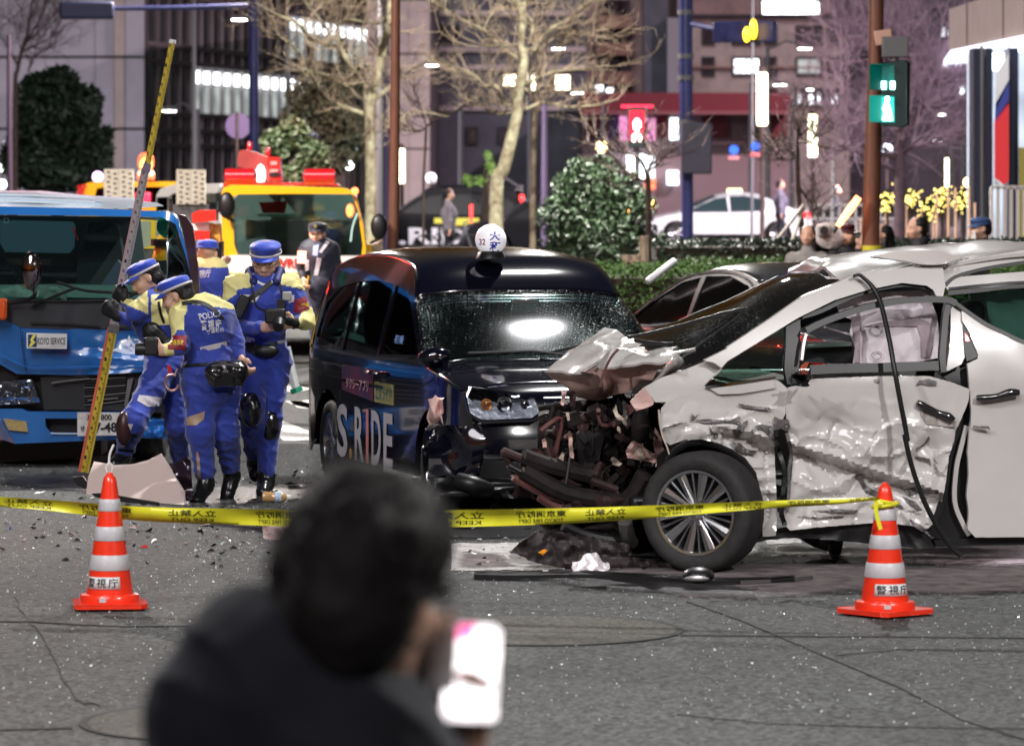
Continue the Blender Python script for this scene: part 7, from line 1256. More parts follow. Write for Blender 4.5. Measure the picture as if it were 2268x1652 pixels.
# ---------------- traffic cones and tape ----------------
M_cone=mat('orange red cone plastic',(.78,.035,.012),.28,coat=.5,noi=(9,.1)); M_refl=mat('silver reflective band',(.50,.49,.51),.4,noi=(14,.12)); M_tape=mat('yellow barrier tape',(.68,.66,.03),.38,noi=(2.5,.12)); M_ink=mat('tape print',(.035,.035,.01),.5)
def cone(label,px,pyc,top,yaw,loop):
    c=gp(px,pyc); s=F/c.y; Hh=(pyc-top)/s; t=thing('traffic_cone',label,'traffic cone',c,'orange and white police traffic cones'); r0,r1=.118,.036; zb=.085; z=lambda u: zb+(Hh-.05-zb)*u; rr_=lambda u: r0+(r1-r0)*u
    m=MB(); A=Matrix.Rotation(R(yaw),3,'Z'); e=.182; k=.03; base=[(e,e-k),(e-k,e),(-e+k,e),(-e,e-k),(-e,-e+k),(-e+k,-e),(e-k,-e),(e,-e+k)]
    for z0,z1,kk in ((.012,.032,1),): m.prism([c+A@VV((x,y,z0)) for x,y in base],(0,0,z1-z0))
    for x,y in ((1,1),(-1,1),(1,-1),(-1,-1)): m.box(c+A@VV((x*.13,y*.13,.007)),(.04,.04,.014))
    m.build('base_plate',M_cone,t,smooth=30,bevel=.006); m=MB(); m.lathe([(.15,.03),(.15,.062),(.145,.07),(.118,.075),(.117,.085)],c,40); m.build('collar',M_cone,t,smooth=40)
    m=MB(); m.lathe([(rr_(0),zb-.005),(rr_(1),z(1)),(.030,z(1)+.025),(.018,z(1)+.038),(.012,z(1)+.05)],c,40); m.build('cone_body',M_cone,t,smooth=35)
    for u0,u1 in ((.20,.34),(.47,.60),(.74,.85)):
        m=MB(); m.lathe([(rr_(u0)+.0015,z(u0)),(rr_(u0)+.003,z(u0)+.002),(rr_(u1)+.003,z(u1)-.002),(rr_(u1)+.0015,z(u1))],c,40,close=True); m.build('reflective_band',M_refl,t,smooth=50)
    m=MB(); n=14; a0,a1=R(205),R(303) if loop else R(335); 
    if not loop: a0,a1=R(238),R(338)
    for sgn in (0,):
        vs=[];fs=[]
        for i in range(n+1):
            a=a0+(a1-a0)*i/n
            for u,dz in ((.035,0),(.145,0)): r=rr_(u)+.003; vs.append(c+VV((r*math.cos(a),r*math.sin(a),z(u))))
        for i in range(n): fs.append((2*i,2*i+2,2*i+3,2*i+1))
        m.add(vs,fs)
    st=m.build('sticker',mat('silver white sticker',(.6,.6,.6),.35),t,smooth=50); st.modifiers.new('s','SOLIDIFY').thickness=.001
    def sm_(u,v,x0,x1): a=a0+(a1-a0)*(x0+(x1-x0)*u); uu=.05+.085*v; r=rr_(uu)+.0048; return c+VV((r*math.cos(a),r*math.sin(a),z(uu)))
    m=MB(); 
    for i,ch in enumerate('警視庁'): text(ch,lambda u,v,i=i: sm_(u,v,.05+i*.315,.05+i*.315+.26),m,bold=.012)
    m.build('sticker_text',M_black,t,smooth=0); 
    m=MB(); a=R(262 if loop else 270); m.box(c+VV((.151*math.cos(a),.151*math.sin(a),.052)),(.034,.004,.02)); m.build('small_label',mat('grey label',(.45,.45,.45),.5),t,smooth=0)
    if loop:
        m=MB(); top_=c+VV((0,0,z(1)+.05)); m.tube([top_+VV((-.004,0,-.01)),top_+VV((-.02,0,.02)),top_+VV((-.004,0,.05)),top_+VV((.014,0,.03)),top_+VV((.004,0,-.01))],.003,6,0,4); m.tube([top_+VV((-.004,0,.04)),top_+VV((.0,0,.09)),top_+VV((.02,0,.14))],.006,6,0,3); m.build('tie_loop',mat('white cord',(.7,.7,.7),.5),t)
    return t,c,z,rr_
cone('left traffic cone with a wire loop at its tip and a torn police sticker',243,1346,1046,8,True); CT,cc,cz,crr=cone('right traffic cone with barrier tape knotted round its neck',1960,1361,1068,40,False)
# damaged sticker part and worn band
YT=21.0
up=[(-60,1097,21.9),(100,1106,21.8),(310,1122,21.7),(500,1126,21.6),(700,1129,21.5),(1000,1129,21.35),(1300,1124,21.25),(1500,1117,21.2),(1700,1109,21.15),(1850,1104,21.12),(1948,1101,21.1)]
lo=[(-60,1117,21.93),(100,1130,21.83),(310,1153,21.74),(500,1161,21.64),(700,1166,21.54),(1000,1167,21.39),(1300,1157,21.28),(1500,1142,21.22),(1700,1126,21.16),(1850,1117,21.13),(1948,1106,21.11)]
def interp(L,x):
    for a,b in zip(L,L[1:]):
        if a[0]<=x<=b[0]: t=(x-a[0])/(b[0]-a[0]); return tuple(a[i]+(b[i]-a[i])*t for i in range(3))
    return L[-1] if x>L[-1][0] else L[0]
uc=[VV(p) for p in up]; uc,_=crom(uc,[0]*len(uc),6); lc=[VV(p) for p in lo]; lc,_=crom(lc,[0]*len(lc),6)
def tape(x,v,off=0): a=interp([tuple(p) for p in uc],x); b=interp([tuple(p) for p in lc],x); w2=math.sin(x*.021)*.010+math.sin(x*.047+2)*.005; py=a[1]+(b[1]-a[1])*(1-v); Y=a[2]+(b[2]-a[2])*(1-v)+.02*math.sin(v*3.14)*math.sin(x*.013)+w2*v; return P(x,py,Y+off)
tt=thing('barrier_tape','yellow reversed-print barrier tape stretched from the left edge to the right cone','barrier tape',tape(900,.5)); rows=[[tape(x,v) for x in range(-60,1949,8)] for v in (0,.2,.45,.7,1)]; grid(rows,1,.0012).build('tape_band',M_tape,tt,smooth=80)
seq=[('立入禁止','KEEP OUT',100),('東京消防庁','TOKYO FIRE DEPT',112)]; i=0
xs=[(8,118,0),(175,292,1),(372,478,0),(566,672,1),(760,860,0),(940,1072,0),(1142,1254,1),(1296,1386,0),(1452,1560,1),(1600,1690,0),(1745,1838,1),(1880,1935,0)]
for x0,x1,k in xs:
    big,sml,_=seq[k]; wj=(x1-x0); f1=lambda u,v: tape(x0+wj*u,.46+.42*v,-.002); f2=lambda u,v: tape(x0+wj*(.05+.9*u),.12+.24*v,-.002)
    m=MB(); text(big,f1,m,flip=True,bold=.012); text(sml,f2,m,flip=True,bold=.01); m.build('tape_print',M_ink,tt,smooth=0)
# knot round the right cone
m=MB(); rr2=crr(.86)+.008
for dz,tilt in ((0,.2),(.018,-.25)):
    pts=[cc+VV((rr2*1.1*math.cos(a),rr2*1.1*math.sin(a),cz(.88)+dz+tilt*.05*math.cos(a))) for a in [i*2*math.pi/16 for i in range(17)]]; m.tube(pts,.010,6)
m.ball(cc+VV((-.03,-.055,cz(.88)+.01)),(.022,.018,.02),8); m.build('knot',M_tape,tt,smooth=30); m=strip(tr('F',[(1022,640),(1020,700),(1035,770),(1052,830)]),9,lambda x,y:P(x,y,21.0),.003); m.build('loose_tail',M_tape,tt,smooth=40); m=strip(tr('F',[(1120,640),(1150,655),(1168,640)]),4,lambda x,y:P(x,y,21.0),.003); m.build('loose_tail',M_tape,tt,smooth=40)
# white panel, black flap, bottle and other pieces
Yp=27.9
m=panel(tr('A',[(638,992),(780,1015),(900,1010),(1000,985),(1095,938),(1150,1020),(1200,1110),(1258,1200),(1250,1285),(1100,1275),(900,1250),(640,1225),(585,1215),(598,1100)]),lambda x,y:P(x,y,Yp+(1110-y)*.004+.05*((x-300)/110.)**2),12,.012); m.build('body_panel',mat('pinkish white body panel',(.62,.50,.46),.4,coat=.3,noi=(2,.05)),None,smooth=50,label='large curved pinkish-white body panel standing on the road behind the left cone',cat='body panel',origin=P(300,1112,Yp))
m=panel(tr('A',[(620,1210),(700,1205),(900,1240),(1080,1270),(1090,1290),(850,1270),(650,1235)]),lambda x,y:P(x,y,Yp-.1),12,.03); m.build('black_flap',M_rub,None,label='thin black flap at the foot of the pinkish-white body panel',cat='flap',origin=P(280,1112,Yp-.1))
m=panel(tr('A',[(1150,1010),(1200,990),(1290,950),(1300,1080),(1310,1240),(1260,1270),(1255,1190),(1200,1100)]),lambda x,y:P(x,y,Yp+.3+.1*noise.noise(VV((x*.03,y*.03,0)))),9,.02); m.build('dark_body_panel',mat('gloss purple black',(.02,.012,.02),.15,coat=1),None,smooth=40,label='glossy purple-black bent panel between the pale panel and the bent officer',cat='body panel',origin=P(400,1105,Yp+.3))
m=panel(tr('A',[(490,1100),(560,1090),(590,1130),(580,1180),(520,1150)]),lambda x,y:P(x,y,28.6),9,.04); m.build('dark_debris',M_rub,None,label='dark broken housing under the left end of the pale panel',cat='fragment',origin=P(172,1080,28.6))
t=thing('plastic_bottle','small drink bottle with amber tea lying at the officer\'s boot','bottle',P(611,1106,28.2)); a=PC('A',1780,1232,28.2); b=PC('A',1975,1236,28.2); L=b-a; m=MB(); m.tube([a,a+L*.03,a+L*.3,a+L*.36,a+L*.42,a+L*.72,a+L*.84,a+L*.87],[.02,.035,.036,.032,.036,.036,.018,.014],16); m.build('bottle_body',mat('clear amber bottle',(.45,.28,.12),.08,coat=1,metal=.1),t,smooth=60); m=MB(); m.tube([a+L*.45,a+L*.68],.0375,16); m.build('bottle_label',mat('blue white label',(.35,.45,.6),.4,noi=(40,.6)),t); m=MB(); m.tube([a+L*.87,b],.018,12); m.build('bottle_cap',M_whp,t)
t=thing('blind_stick','white stick with a green foot leaning behind the officer with the camera','stick',PC('A',2015,520,35)); m=MB(); m.tube([PC('A',1945,215,35),PC('A',1975,350,35),PC('A',2010,495,35)],.035,8); m.build('shaft',mat('pale stick',(.5,.52,.52),.4),t); m=MB(); m.tube([PC('A',2008,490,35),PC('A',2020,522,35)],.05,8); m.build('green_foot',mat('green rubber foot',(.01,.22,.12),.5),t)
crump('metal_strip_debris',670,1075,29,60,14,M_alu,None,44,.05); o=bpy.context.scene.objects['metal_strip_debris']; tag(o,'bent shiny metal strip on the road between the taxi wheel and the officer','metal strip')
# orange traffic baton and green tree stakes
t=thing('bamboo_stake','left pale stake leaning against the sapling','stake',P(1690,575,60),'stakes leaning on the sapling'); m=MB(); m.tube([PC('M',612,1635,60),PC('M',740,1470,60.5),PC('M',862,1310,61)],.026,8); m.build('rod',mat('pale stake',(.32,.28,.24),.7),t)
t=thing('bamboo_stake','right steeper pale stake leaning on the sapling','stake',P(1740,570,60),'stakes leaning on the sapling'); m=MB(); m.tube([PC('M',755,1635,60),PC('M',810,1480,60.5),PC('M',862,1330,61)],.026,8); m.build('rod',mat('pale stake',(.32,.28,.24),.7),t)
for i,(x,lb) in enumerate(((1075,'left wooden tree stake under the bush'),(1140,'thick wooden tree stake with crossbar under the bush'),(1205,'right reddish tree stake below the bush'))):
    t=thing('tree_stake',lb,'stake',(PC('L',x,900,55).x,55,0),'wooden stakes below the camellia bush'); a=PC('L',x,790 if i<2 else 650,55); m=MB(); m.tube([(a.x,55,0),a],.07,8); m.build('post',M_bark2,t)
    if i==1: m=MB(); m.bar(PC('L',1100,840,54.9),PC('L',1185,850,54.9),.06,.06); m.build('crossbar',M_bark2,t)

# ---------------- added fire engine, unseen beyond the left picture edge, to put red glints on the black taxi ----------------
FE=thing('added_fire_engine','red fire engine with glowing red lamps parked beyond the left picture edge','fire engine',(-9.6,44,0))
def fbox(nm,c,d,mt,bev=.04): m=MB(); m.box(c,d); return m.build(nm,mt,FE,bevel=bev)
M_fe=mat('added fire engine paint',(.16,.008,.006),.35,coat=.5); fbox('cab',(-9.6,41.3,1.45),(2.3,2.0,2.0),M_fe,.1); fbox('body',(-9.6,45.4,1.5),(2.3,5.8,2.1),M_fe,.05); fbox('chassis',(-9.6,44,.4),(2.0,7.6,.2),M_rub); fbox('white_stripe',(-8.44,45.4,1.1),(.01,5.6,.18),M_whp,0); fbox('cab_window',(-8.44,41.3,1.9),(.02,1.2,.6),M_dwin,.02); fbox('windshield',(-9.6,40.29,1.9),(1.9,.02,.7),M_dwin,.02); fbox('bumper',(-9.6,40.2,.55),(2.3,.2,.35),M_whp)
for y in (41.2,46.8):
    for x in (-10.6,-8.6): wheel(FE,(x,y,.45),.45,.28,(1 if x>-9 else -1,0,0),8,.6,style='solid')
M_rl=emat('added red lamp glow',(1,.03,.02),40)
LD=[VV((-9.6,47.5,2.7)),VV((-8.6,40.0,10.5))]  # raised ladder added to carry red lamps where the taxi reflects them
for dx in (-.3,.3): m=MB(); m.bar(LD[0]+VV((dx,0,0)),LD[1]+VV((dx,0,0)),.09,.14); m.build('added_ladder_rail',M_steel,FE,smooth=0)
for i in range(18): m=MB(); c=LD[0].lerp(LD[1],(i+.5)/18); m.bar(c-VV((.3,0,0)),c+VV((.3,0,0)),.04); m.build('added_ladder_rung',M_steel,FE,smooth=0)
for i in range(9): m=MB(); c=LD[0].lerp(LD[1],.15+.1*i); m.ball(c+VV((.42,-.05,0)),.12,10); m.build('red_lamp',M_rl,FE)  # red lamps added for glints on the taxi
for x,y,z in ((-10.3,40.7,2.6),(-9.6,40.7,2.6),(-8.9,40.7,2.6),(-8.5,43.0,2.65),(-8.5,45.0,2.65),(-8.5,47.0,2.65),(-8.43,44,1.9),(-8.43,46,1.5),(-9.0,40.2,.95)):
    m=MB(); m.ball((x,y,z),.11,10); m.build('red_lamp',M_rl,FE)  # further red lamps added for glints on the taxi
for x,y,z,e in ((-8.1,40.2,2.6,500),):
    l=bpy.data.lights.new('added_red_glint_light','POINT'); l.energy=e*.5; l.color=(1,.06,.04); l.shadow_soft_size=.15; o=bpy.data.objects.new('added_red_glint_light',l); COL.objects.link(o); o.parent=FE; o.location=VV((x,y,z))-FE.location  # added red light tinting the taxi from outside the view
# ---------------- people ----------------
M_suit=mat('bright blue uniform cloth',(.020,.043,.31),.72,sheen=.3,noi=(3.5,.3),bump=(55,.3)); M_ycl=mat('pale yellow uniform panel',(.70,.65,.27),.6,noi=(5,.12)); M_skin=mat('skin',(.58,.35,.25),.5,noi=(6,.1)); M_hair=mat('black hair',(.01,.009,.009),.45,noi=(30,.4),stretch=(1,1,.3)); M_glove=mat('black glove',(.012,.012,.014),.6); M_boot=mat('black leather boot',(.01,.01,.011),.22,coat=.3,bump=(30,.3)); M_greyr=mat('silver reflective patch',(.55,.52,.56),.4); M_tan=mat('tan reflective patch',(.34,.24,.17),.5); M_arm=mat('maroon armband',(.22,.015,.03),.5); M_cap=mat('blue cap cloth',(.02,.06,.48),.6,sheen=.3,noi=(8,.15)); M_navyc=mat('dark navy uniform',(.012,.014,.03),.6,sheen=.2); M_mask=mat('white face mask',(.72,.72,.72),.7); M_belt=mat('black webbing',(.01,.01,.01),.5); M_blackc=mat('black jacket cloth',(.008,.009,.016),.85,noi=(5,.4))
def fold(amp=.010,sc_=7,seed=0):
    def f(p,t): q=VV((p.x*sc_,p.y*sc_,p.z*sc_*.55+seed)); n=noise.noise(q)+.5*noise.noise(q*2.3); r=1-abs(noise.noise(VV((p.x*sc_*.9+4,p.y*sc_*.9,p.z*sc_*1.9+p.x*sc_*.8+seed))))*2.6; r2=1-abs(noise.noise(VV((p.x*sc_*2+7,p.y*sc_*2,p.z*sc_*2.6-p.x*sc_+seed))))*2.6; return amp*(n*.6+.9*max(0,r)**2+.25*max(0,r2)**2-.45)*.8
    return f
def head_prims(c,fw,r=.098,up=None,ears=True):
    # c: centre of the skull; fw: facing direction
    fw=VV(fw).normalized(); up=VV(up or (0,0,1)); up=(up-fw*up.dot(fw)).normalized(); sd=fw.cross(up).normalized(); M=Matrix((sd,fw,up)).transposed(); k=r/.098
    L=lambda x,y,z: tuple(VV(c)+sd*x*k+fw*y*k+up*z*k); rot=[[M[i][j] for j in range(3)] for i in range(3)]; T=lambda a:tuple(v*k for v in a)
    pr=[('e',L(0,-.012,.035),T((.078,.098,.088)),rot,0),('e',L(0,.028,-.03),T((.064,.07,.085)),rot,0),('e',L(0,.05,-.088),T((.034,.032,.026)),rot,0),
      ('c',L(0,.088,.005),.012*k,L(0,.108,-.032),.016*k,0),('e',L(.016,.094,-.036),T((.011,.012,.009)),rot,0),('e',L(-.016,.094,-.036),T((.011,.012,.009)),rot,0),('e',L(0,.082,-.066),T((.026,.014,.008)),rot,0),('e',L(0,.08,-.077),T((.021,.014,.007)),rot,0),
      ('c',L(.045,.074,.022),.011*k,L(.012,.086,.02),.011*k,0),('c',L(-.045,.074,.022),.011*k,L(-.012,.086,.02),.011*k,0),('e',L(.04,.062,-.035),T((.026,.026,.024)),rot,0),('e',L(-.04,.062,-.035),T((.026,.026,.024)),rot,0)]
    if ears: pr+=[('e',L(.078,-.008,-.012),T((.012,.02,.033)),rot,0),('e',L(-.078,-.008,-.012),T((.012,.02,.033)),rot,0)]
    return pr,L,rot,M,k
def limb(a,b,c,r0,r1,r2,t=0): return [('c',tuple(a),r0,tuple(b),r1,t),('c',tuple(b),r1,tuple(c),r2,t)]
def hand_prims(w,d,side,palm,r=1.0,curl=.6,t=0):
    # w wrist, d direction of fingers, side thumb direction, palm: normal the fingers curl towards
    d=VV(d).normalized(); s=VV(side); s=(s-d*s.dot(d)).normalized(); n=VV(palm); n=(n-d*n.dot(d)-s*n.dot(s)).normalized(); w=VV(w); pr=[]
    k=w+d*.085*r; 
    for i,(o,l) in enumerate(((.030,.072),(.010,.080),(-.010,.074),(-.029,.058))):
        b=w+d*.088*r+s*o*r; pr.append(('c',tuple(w+s*o*.7*r),.016*r,tuple(b),.013*r,t)); cd=(d*math.cos(curl)+n*math.sin(curl)); m1=b+cd*l*.45*r; cd2=(d*math.cos(curl*2.1)+n*math.sin(curl*2.1)); m2=m1+cd2*l*.33*r; cd3=(d*math.cos(curl*2.8)+n*math.sin(curl*2.8)); e=m2+cd3*l*.25*r
        pr+=[('c',tuple(b),.0105*r,tuple(m1),.0095*r,t),('c',tuple(m1),.0095*r,tuple(m2),.0085*r,t),('c',tuple(m2),.0085*r,tuple(e),.007*r,t)]
    tb=w+d*.025*r+s*.028*r; t1=tb+(s*.7+d*.6+n*.3).normalized()*.045*r; t2=t1+(d*.9+n*.5+s*.1).normalized()*.032*r; pr+=[('c',tuple(tb),.015*r,tuple(t1),.012*r,t),('c',tuple(t1),.012*r,tuple(t2),.009*r,t)]
    return pr
def face_bits(t,L,k,glasses=False,closed=False,fw=None):
    for sx in (-1,1):
        if not closed:
            m=MB(); m.ball(L(.031*sx,.073,.004),.0125*k,10); m.build('eye',mat('eye white',(.6,.58,.55),.2),t); m=MB(); m.ball(L(.030*sx,.0815,.003),.0062*k,8); m.build('iris',mat('dark iris',(.015,.01,.008),.1),t)
        else: m=MB(); m.tube([L(.018*sx,.085,-.002),L(.031*sx,.087,-.006),L(.045*sx,.08,-.001)],.0028*k,6,0,3); m.build('eyelid_line',mat('lash line',(.03,.015,.012),.6),t)
        m=MB(); m.tube([L(.014*sx,.094,.024),L(.031*sx,.09,.03),L(.048*sx,.079,.024)],[.0035*k,.004*k,.002*k],6,0,3); m.build('eyebrow',M_hair,t)
        if glasses:
            m=MB(); q=[L((.032+.024*math.cos(a))*sx,.103,-.006+.016*math.sin(a)) for a in [i*.524 for i in range(13)]]; m.tube(q,.0018*k,6); m.tube([L(.056*sx,.103,-.004),L(.08*sx,.05,.0),L(.084*sx,0,0)],.0018*k,6); m.build('spectacles',mat('thin glasses frame',(.08,.05,.04),.3,metal=.5),t)
    m=MB(); m.tube([L(-.022,.0955,-.0715),L(0,.0985,-.071),L(.022,.0955,-.0715)],.0028*k,6,0,3); m.build('mouth_line',mat('mouth line',(.22,.07,.06),.5),t)
def capm(t,L,k,mt,rot,brim=True,band=M_greyr,kepi=1,label=None,badge=False,peak=1.0):
    pr=[('e',L(0,-.004,.090),(.098*k,.113*k,.026*k),rot,0),('e',L(0,-.012,.066),(.092*k,.108*k,.036*k),rot,0),('e',L(0,.035,.097),(.07*k,.07*k,.028*k),rot,0)]; blob(pr,'cap',mt,t,.008,.006,fold(.002,20))
    m=MB(); n=28; vs=[];fs=[]
    for i in range(n):
        a=2*math.pi*i/n
        for z,r in ((.038,1.03),(.055,1.035)): vs.append(L(.098*r*math.cos(a),-.012+.115*r*math.sin(a),z))
    for i in range(n): fs.append((2*i,2*((i+1)%n),2*((i+1)%n)+1,2*i+1))
    m.add(vs,fs); o=m.build('cap_band',band,t); o.modifiers.new('s','SOLIDIFY').thickness=.003
    if brim:
        rows=[[VV(L(x*.085,.070+.05*(1-x*x)**.6+.035*(1-x*x)*u*peak-.02*x*x,.046-.016*u-.008*x*x)) for x in (-1,-.6,0,.6,1)] for u in (0,.5,1)]; grid(rows,4,.004,(0,0,-1)).build('cap_peak',mt,t,smooth=60)
    if badge: m=MB(); m.lathe([(.02,0),(.018,.004)],L(0,.112,.085),14,axis=Matrix.Rotation(R(90),3,'X')); m.build('cap_badge',mat('brass badge',(.5,.4,.15),.3,metal=.7),t)
def officer(label,Y,c,J,face,up=None,hr=.098,group='traffic police officers in blue and yellow uniforms',glasses=False,closed=False,vox=.012,bt=.62):
    # J: joint name -> (x,y[,dy]); crop c
    j={k:PC(c,v[0],v[1],Y+(v[2] if len(v)>2 else 0)) for k,v in J.items()}; base=VV((j['hip'].x,Y,0)); t=thing('person',label,'person',base,group)
    hp,L,rot,M,k=head_prims(j['head'],face,hr,up); nk=j['neck']; ch=j['chest']; hip=j['hip']
    body=list(hp)+[('c',L(0,-.01,-.05),.05,tuple(nk),.052,0),('c',tuple(nk),.055,tuple(ch),.12,0),('c',tuple(ch),.12,tuple(hip),.115,0)]
    for s in 'lr':
        body+=limb(j['sh'+s],j['el'+s],j['wr'+s],.045,.035,.027)+limb(j['hp'+s],j['kn'+s],j['an'+s],.075,.05,.038)+[('c',tuple(j['an'+s]),.04,tuple(j['to'+s]),.03,0)]
        hd=J.get('hand'+s); d=(j['hf'+s]-j['wr'+s]) if 'hf'+s in j else (j['wr'+s]-j['el'+s]); body+=hand_prims(j['wr'+s],d,VV((0,-.3,1)),VV((0,.6,-.5)) if 'hf'+s in j else VV((0,1,0)),1.0,.75)
    blob(body,'body',M_skin,t,.0085,.006)
    jac=[('c',tuple(nk-VV((0,0,.04))),.075,tuple(ch),.15,1),('e',tuple(ch),(.19,.13,.20),None,1),('c',tuple(ch),.15,tuple(hip+VV((0,0,.10))),.145,1),('c',tuple(j['shl'].lerp(j['shr'],.1)),.066,tuple(j['shr'].lerp(j['shl'],.1)),.066,2),('c',tuple(j['shl'].lerp(ch,.3)),.085,tuple(j['shr'].lerp(ch,.3)),.085,1)]
    for s in 'lr': jac+=limb(j['sh'+s],j['el'+s],j['wr'+s].lerp(j['el'+s],.12),.068,.054,.042,3 if s=='l' else 4)
    ttr=[('c',tuple(hip),.155,tuple(hip+VV((0,0,.08))),.145,1)]
    for s in 'lr': ttr+=limb(j['hp'+s],j['kn'+s],j['an'+s].lerp(j['kn'+s],.22),.115,.085,.072,1)
    bo={}
    for s in 'lr':
        an,kn,to=j['an'+s],j['kn'+s],j['to'+s]; bo[s]=blob([('c',tuple(an.lerp(kn,bt)),.072 if bt>.5 else .05,tuple(an),.055 if bt>.5 else .048,1),('c',tuple(an),.052,tuple(to),.042,1),('c',tuple(an-VV((0,0,.035))),.045,tuple(to-VV((0,0,.012))),.035,1)],'boot',M_boot,t,.011,.012,fold(.004,14))
    return t,j,jac,ttr,L,rot,M,k
# -- officer with glasses and camera
Y=29.1
t,j,jac,ttr,L,rot,M,k=officer('officer in glasses looking down at his camera between the bent officer and the taxi',Y,'I',
 dict(head=(1066,210,-.02),neck=(1062,322),chest=(1050,430),hip=(1060,740),shl=(885,350),ell=(862,590,-.05),wrl=(1060,585,-.32),shr=(1215,350),elr=(1290,545,-.06),wrr=(1222,560,-.25),hfl=(1140,565,-.36),hfr=(1150,560,-.36),
  hpl=(990,780),knl=(985,1040,-.18),anl=(1010,1340,.25),tol=(1010,1400,.12),hpr=(1120,780),knr=(1085,1120),anr=(1068,1440),tor=(1050,1498,-.12)),(-.06,-.95,-.25),glasses=True,closed=True,hr=.107)
face_bits(t,L,k,True,True); capm(t,L,k,M_cap,rot,True,badge=False)
blob([('e',L(0,-.03,.045),(.086,.098,.07),rot,0),('e',L(0,-.06,-.01),(.07,.055,.06),rot,0)],'hair',M_hair,t,.01,.006)
def mf(c,tg):
    q=VV(c); s=F/q.y; px=1134+q.x*s; py=HZ-(q.z-CH)*s; x=(px-164.3)/.3978; y=(py-493)/.3978
    if tg in(1,2) or y<520:
        if y<316+abs(x-1060)*.22+ (25 if x<1060 else 10) and abs(x-1060)>62: return 1
    if x<905 and 290<y<470-(x-800)*.7 : return 1
    if x>1180 and y>470 and x>1225-(y-600)*.4 and y<640 and x>1215: return 1
    return 0
jo=blob(jac,'jacket',[M_suit,M_ycl],t,.0095,.02,fold(.016,6,1),mf); to=blob(ttr,'trousers',M_suit,t,.011,.02,fold(.018,6,5))
def patch(par,target,c,pts,mt,Yq,nm='patch',push=.004): 
    m=panel(tr(c,pts),lambda x,y:P(x,y,Yq-.5),5,0); decal(m,target,push); o=m.build(nm,mt,par,smooth=50); return o
def ptext(par,target,c,q,tx,mt,Yq,nm='uniform_text',flip=False,bold=.02,push=.006): m=MB(); text(tx,quadfn(*[cv(c,p) for p in q],lambda x,y:P(x,y,Yq-.5)),m,bold=bold,flip=flip); decal(m,target,push); m.build(nm,mt,par,smooth=0)
patch(t,jo,'I',[(922,400),(1035,405),(1010,445),(960,440)],M_greyr,Y,'chest_patch'); patch(t,jo,'I',[(918,625),(1005,645),(1005,682),(925,675)],M_greyr,Y,'pocket_patch'); patch(t,jo,'I',[(1132,660),(1215,645),(1212,680),(1160,700),(1135,690)],M_greyr,Y,'pocket_patch'); patch(t,jo,'I',[(1190,405),(1225,403),(1225,440),(1195,450)],M_greyr,Y,'chest_patch')
patch(t,jo,'I',[(1228,430),(1290,410),(1312,480),(1250,505),(1222,495)],M_arm,Y,'armband'); ptext(t,jo,'I',[(1262,450),(1308,440),(1312,466),(1266,474)],'交通',mat('gold print',(.6,.42,.03),.5),Y,'armband_text'); patch(t,jo,'I',[(790,400),(805,385),(826,395),(828,430),(806,455),(790,440)],mat('brown emblem',(.10,.035,.03),.5),Y,'shoulder_emblem')
ptext(t,jo,'I',[(798,400),(822,400),(822,440),(798,440)],'☆',mat('gold thread',(.4,.25,.08),.5),Y,'emblem_star',push=.008)
m=MB(); m.tube([PC('I',1005,300,Y-.02),PC('I',1020,330,Y-.10),PC('I',1065,350,Y-.12),PC('I',1110,330,Y-.10),PC('I',1128,300,Y-.02)],.012,8,0,4); m.build('white_collar',M_mask,t); blob([('c',tuple(PC('I',985,270,Y+.03)),.035,tuple(PC('I',1000,330,Y-.1)),.03,0),('c',tuple(PC('I',1145,270,Y+.03)),.035,tuple(PC('I',1125,330,Y-.1)),.03,0),('c',tuple(PC('I',985,280,Y+.08)),.045,tuple(PC('I',1140,280,Y+.08)),.045,0)],'collar',mat('navy collar',(.01,.015,.12),.6),t,.01,.01)
for pts,w_,nm in (([(1100,330),(1040,380),(970,430),(910,500),(880,560)],11,'shoulder_strap'),([(985,330),(1000,420),(1020,470),(1090,500)],4,'camera_strap'),([(1140,300),(1150,380),(1170,440),(1165,500)],5,'camera_strap')): m=strip(tr('I',pts),w_,lambda x,y:P(x,y,Y-.5),.004); decal(m,jo,.012); m.build(nm,M_belt,t)
m=MB(); m.box(PC('I',930,470,Y-.2),(.08,.06,.16),rot=Matrix.Rotation(R(25),3,'Y')); m.build('radio_pouch',M_belt,t,bevel=.015); patch(t,to,'I',[(920,680),(1000,665),(1130,665),(1130,720),(1080,760),(1000,740),(940,700)],M_belt,Y,'waist_bag'); blob([('e',tuple(PC('I',1070,715,Y-.17)),(.085,.05,.045),None,0)],'belt_pouch',M_belt,t,.01,.01)
for x,y,nm in ((985,1010,'l'),(1080,1110,'r')): blob([('e',tuple(j['kn'+nm]+VV((0,-.055,0))),(.075,.06,.12),None,0)],'knee_pad',mat('gloss black knee pad',(.01,.01,.012),.18,coat=1),t,.01,.01,fold(.006,12))
cm=thing('camera','black camera held by the officer in glasses','camera',PC('I',1125,520,Y-.42)); m=MB(); m.box(PC('I',1120,520,Y-.42),(.14,.07,.10)); m.build('camera_body',M_black,cm,bevel=.015); m=MB(); m.lathe([(.04,0),(.042,.05),(.036,.1)],PC('I',1140,540,Y-.42),18,axis=Matrix.Rotation(R(120),3,'X')); m.build('lens',M_black,cm); m=MB(); m.tube([PC('I',1150,500,Y-.42),PC('I',1170,450,Y-.40)],.016,8); m.box(PC('I',1150,470,Y-.4),(.05,.04,.1)); m.build('flash_stem',M_black,cm); m=MB(); m.box(PC('I',1185,410,Y-.38),(.062,.045,.062)); m.build('flash_head',mat('grey flash head',(.35,.36,.34),.4),cm,bevel=.01)
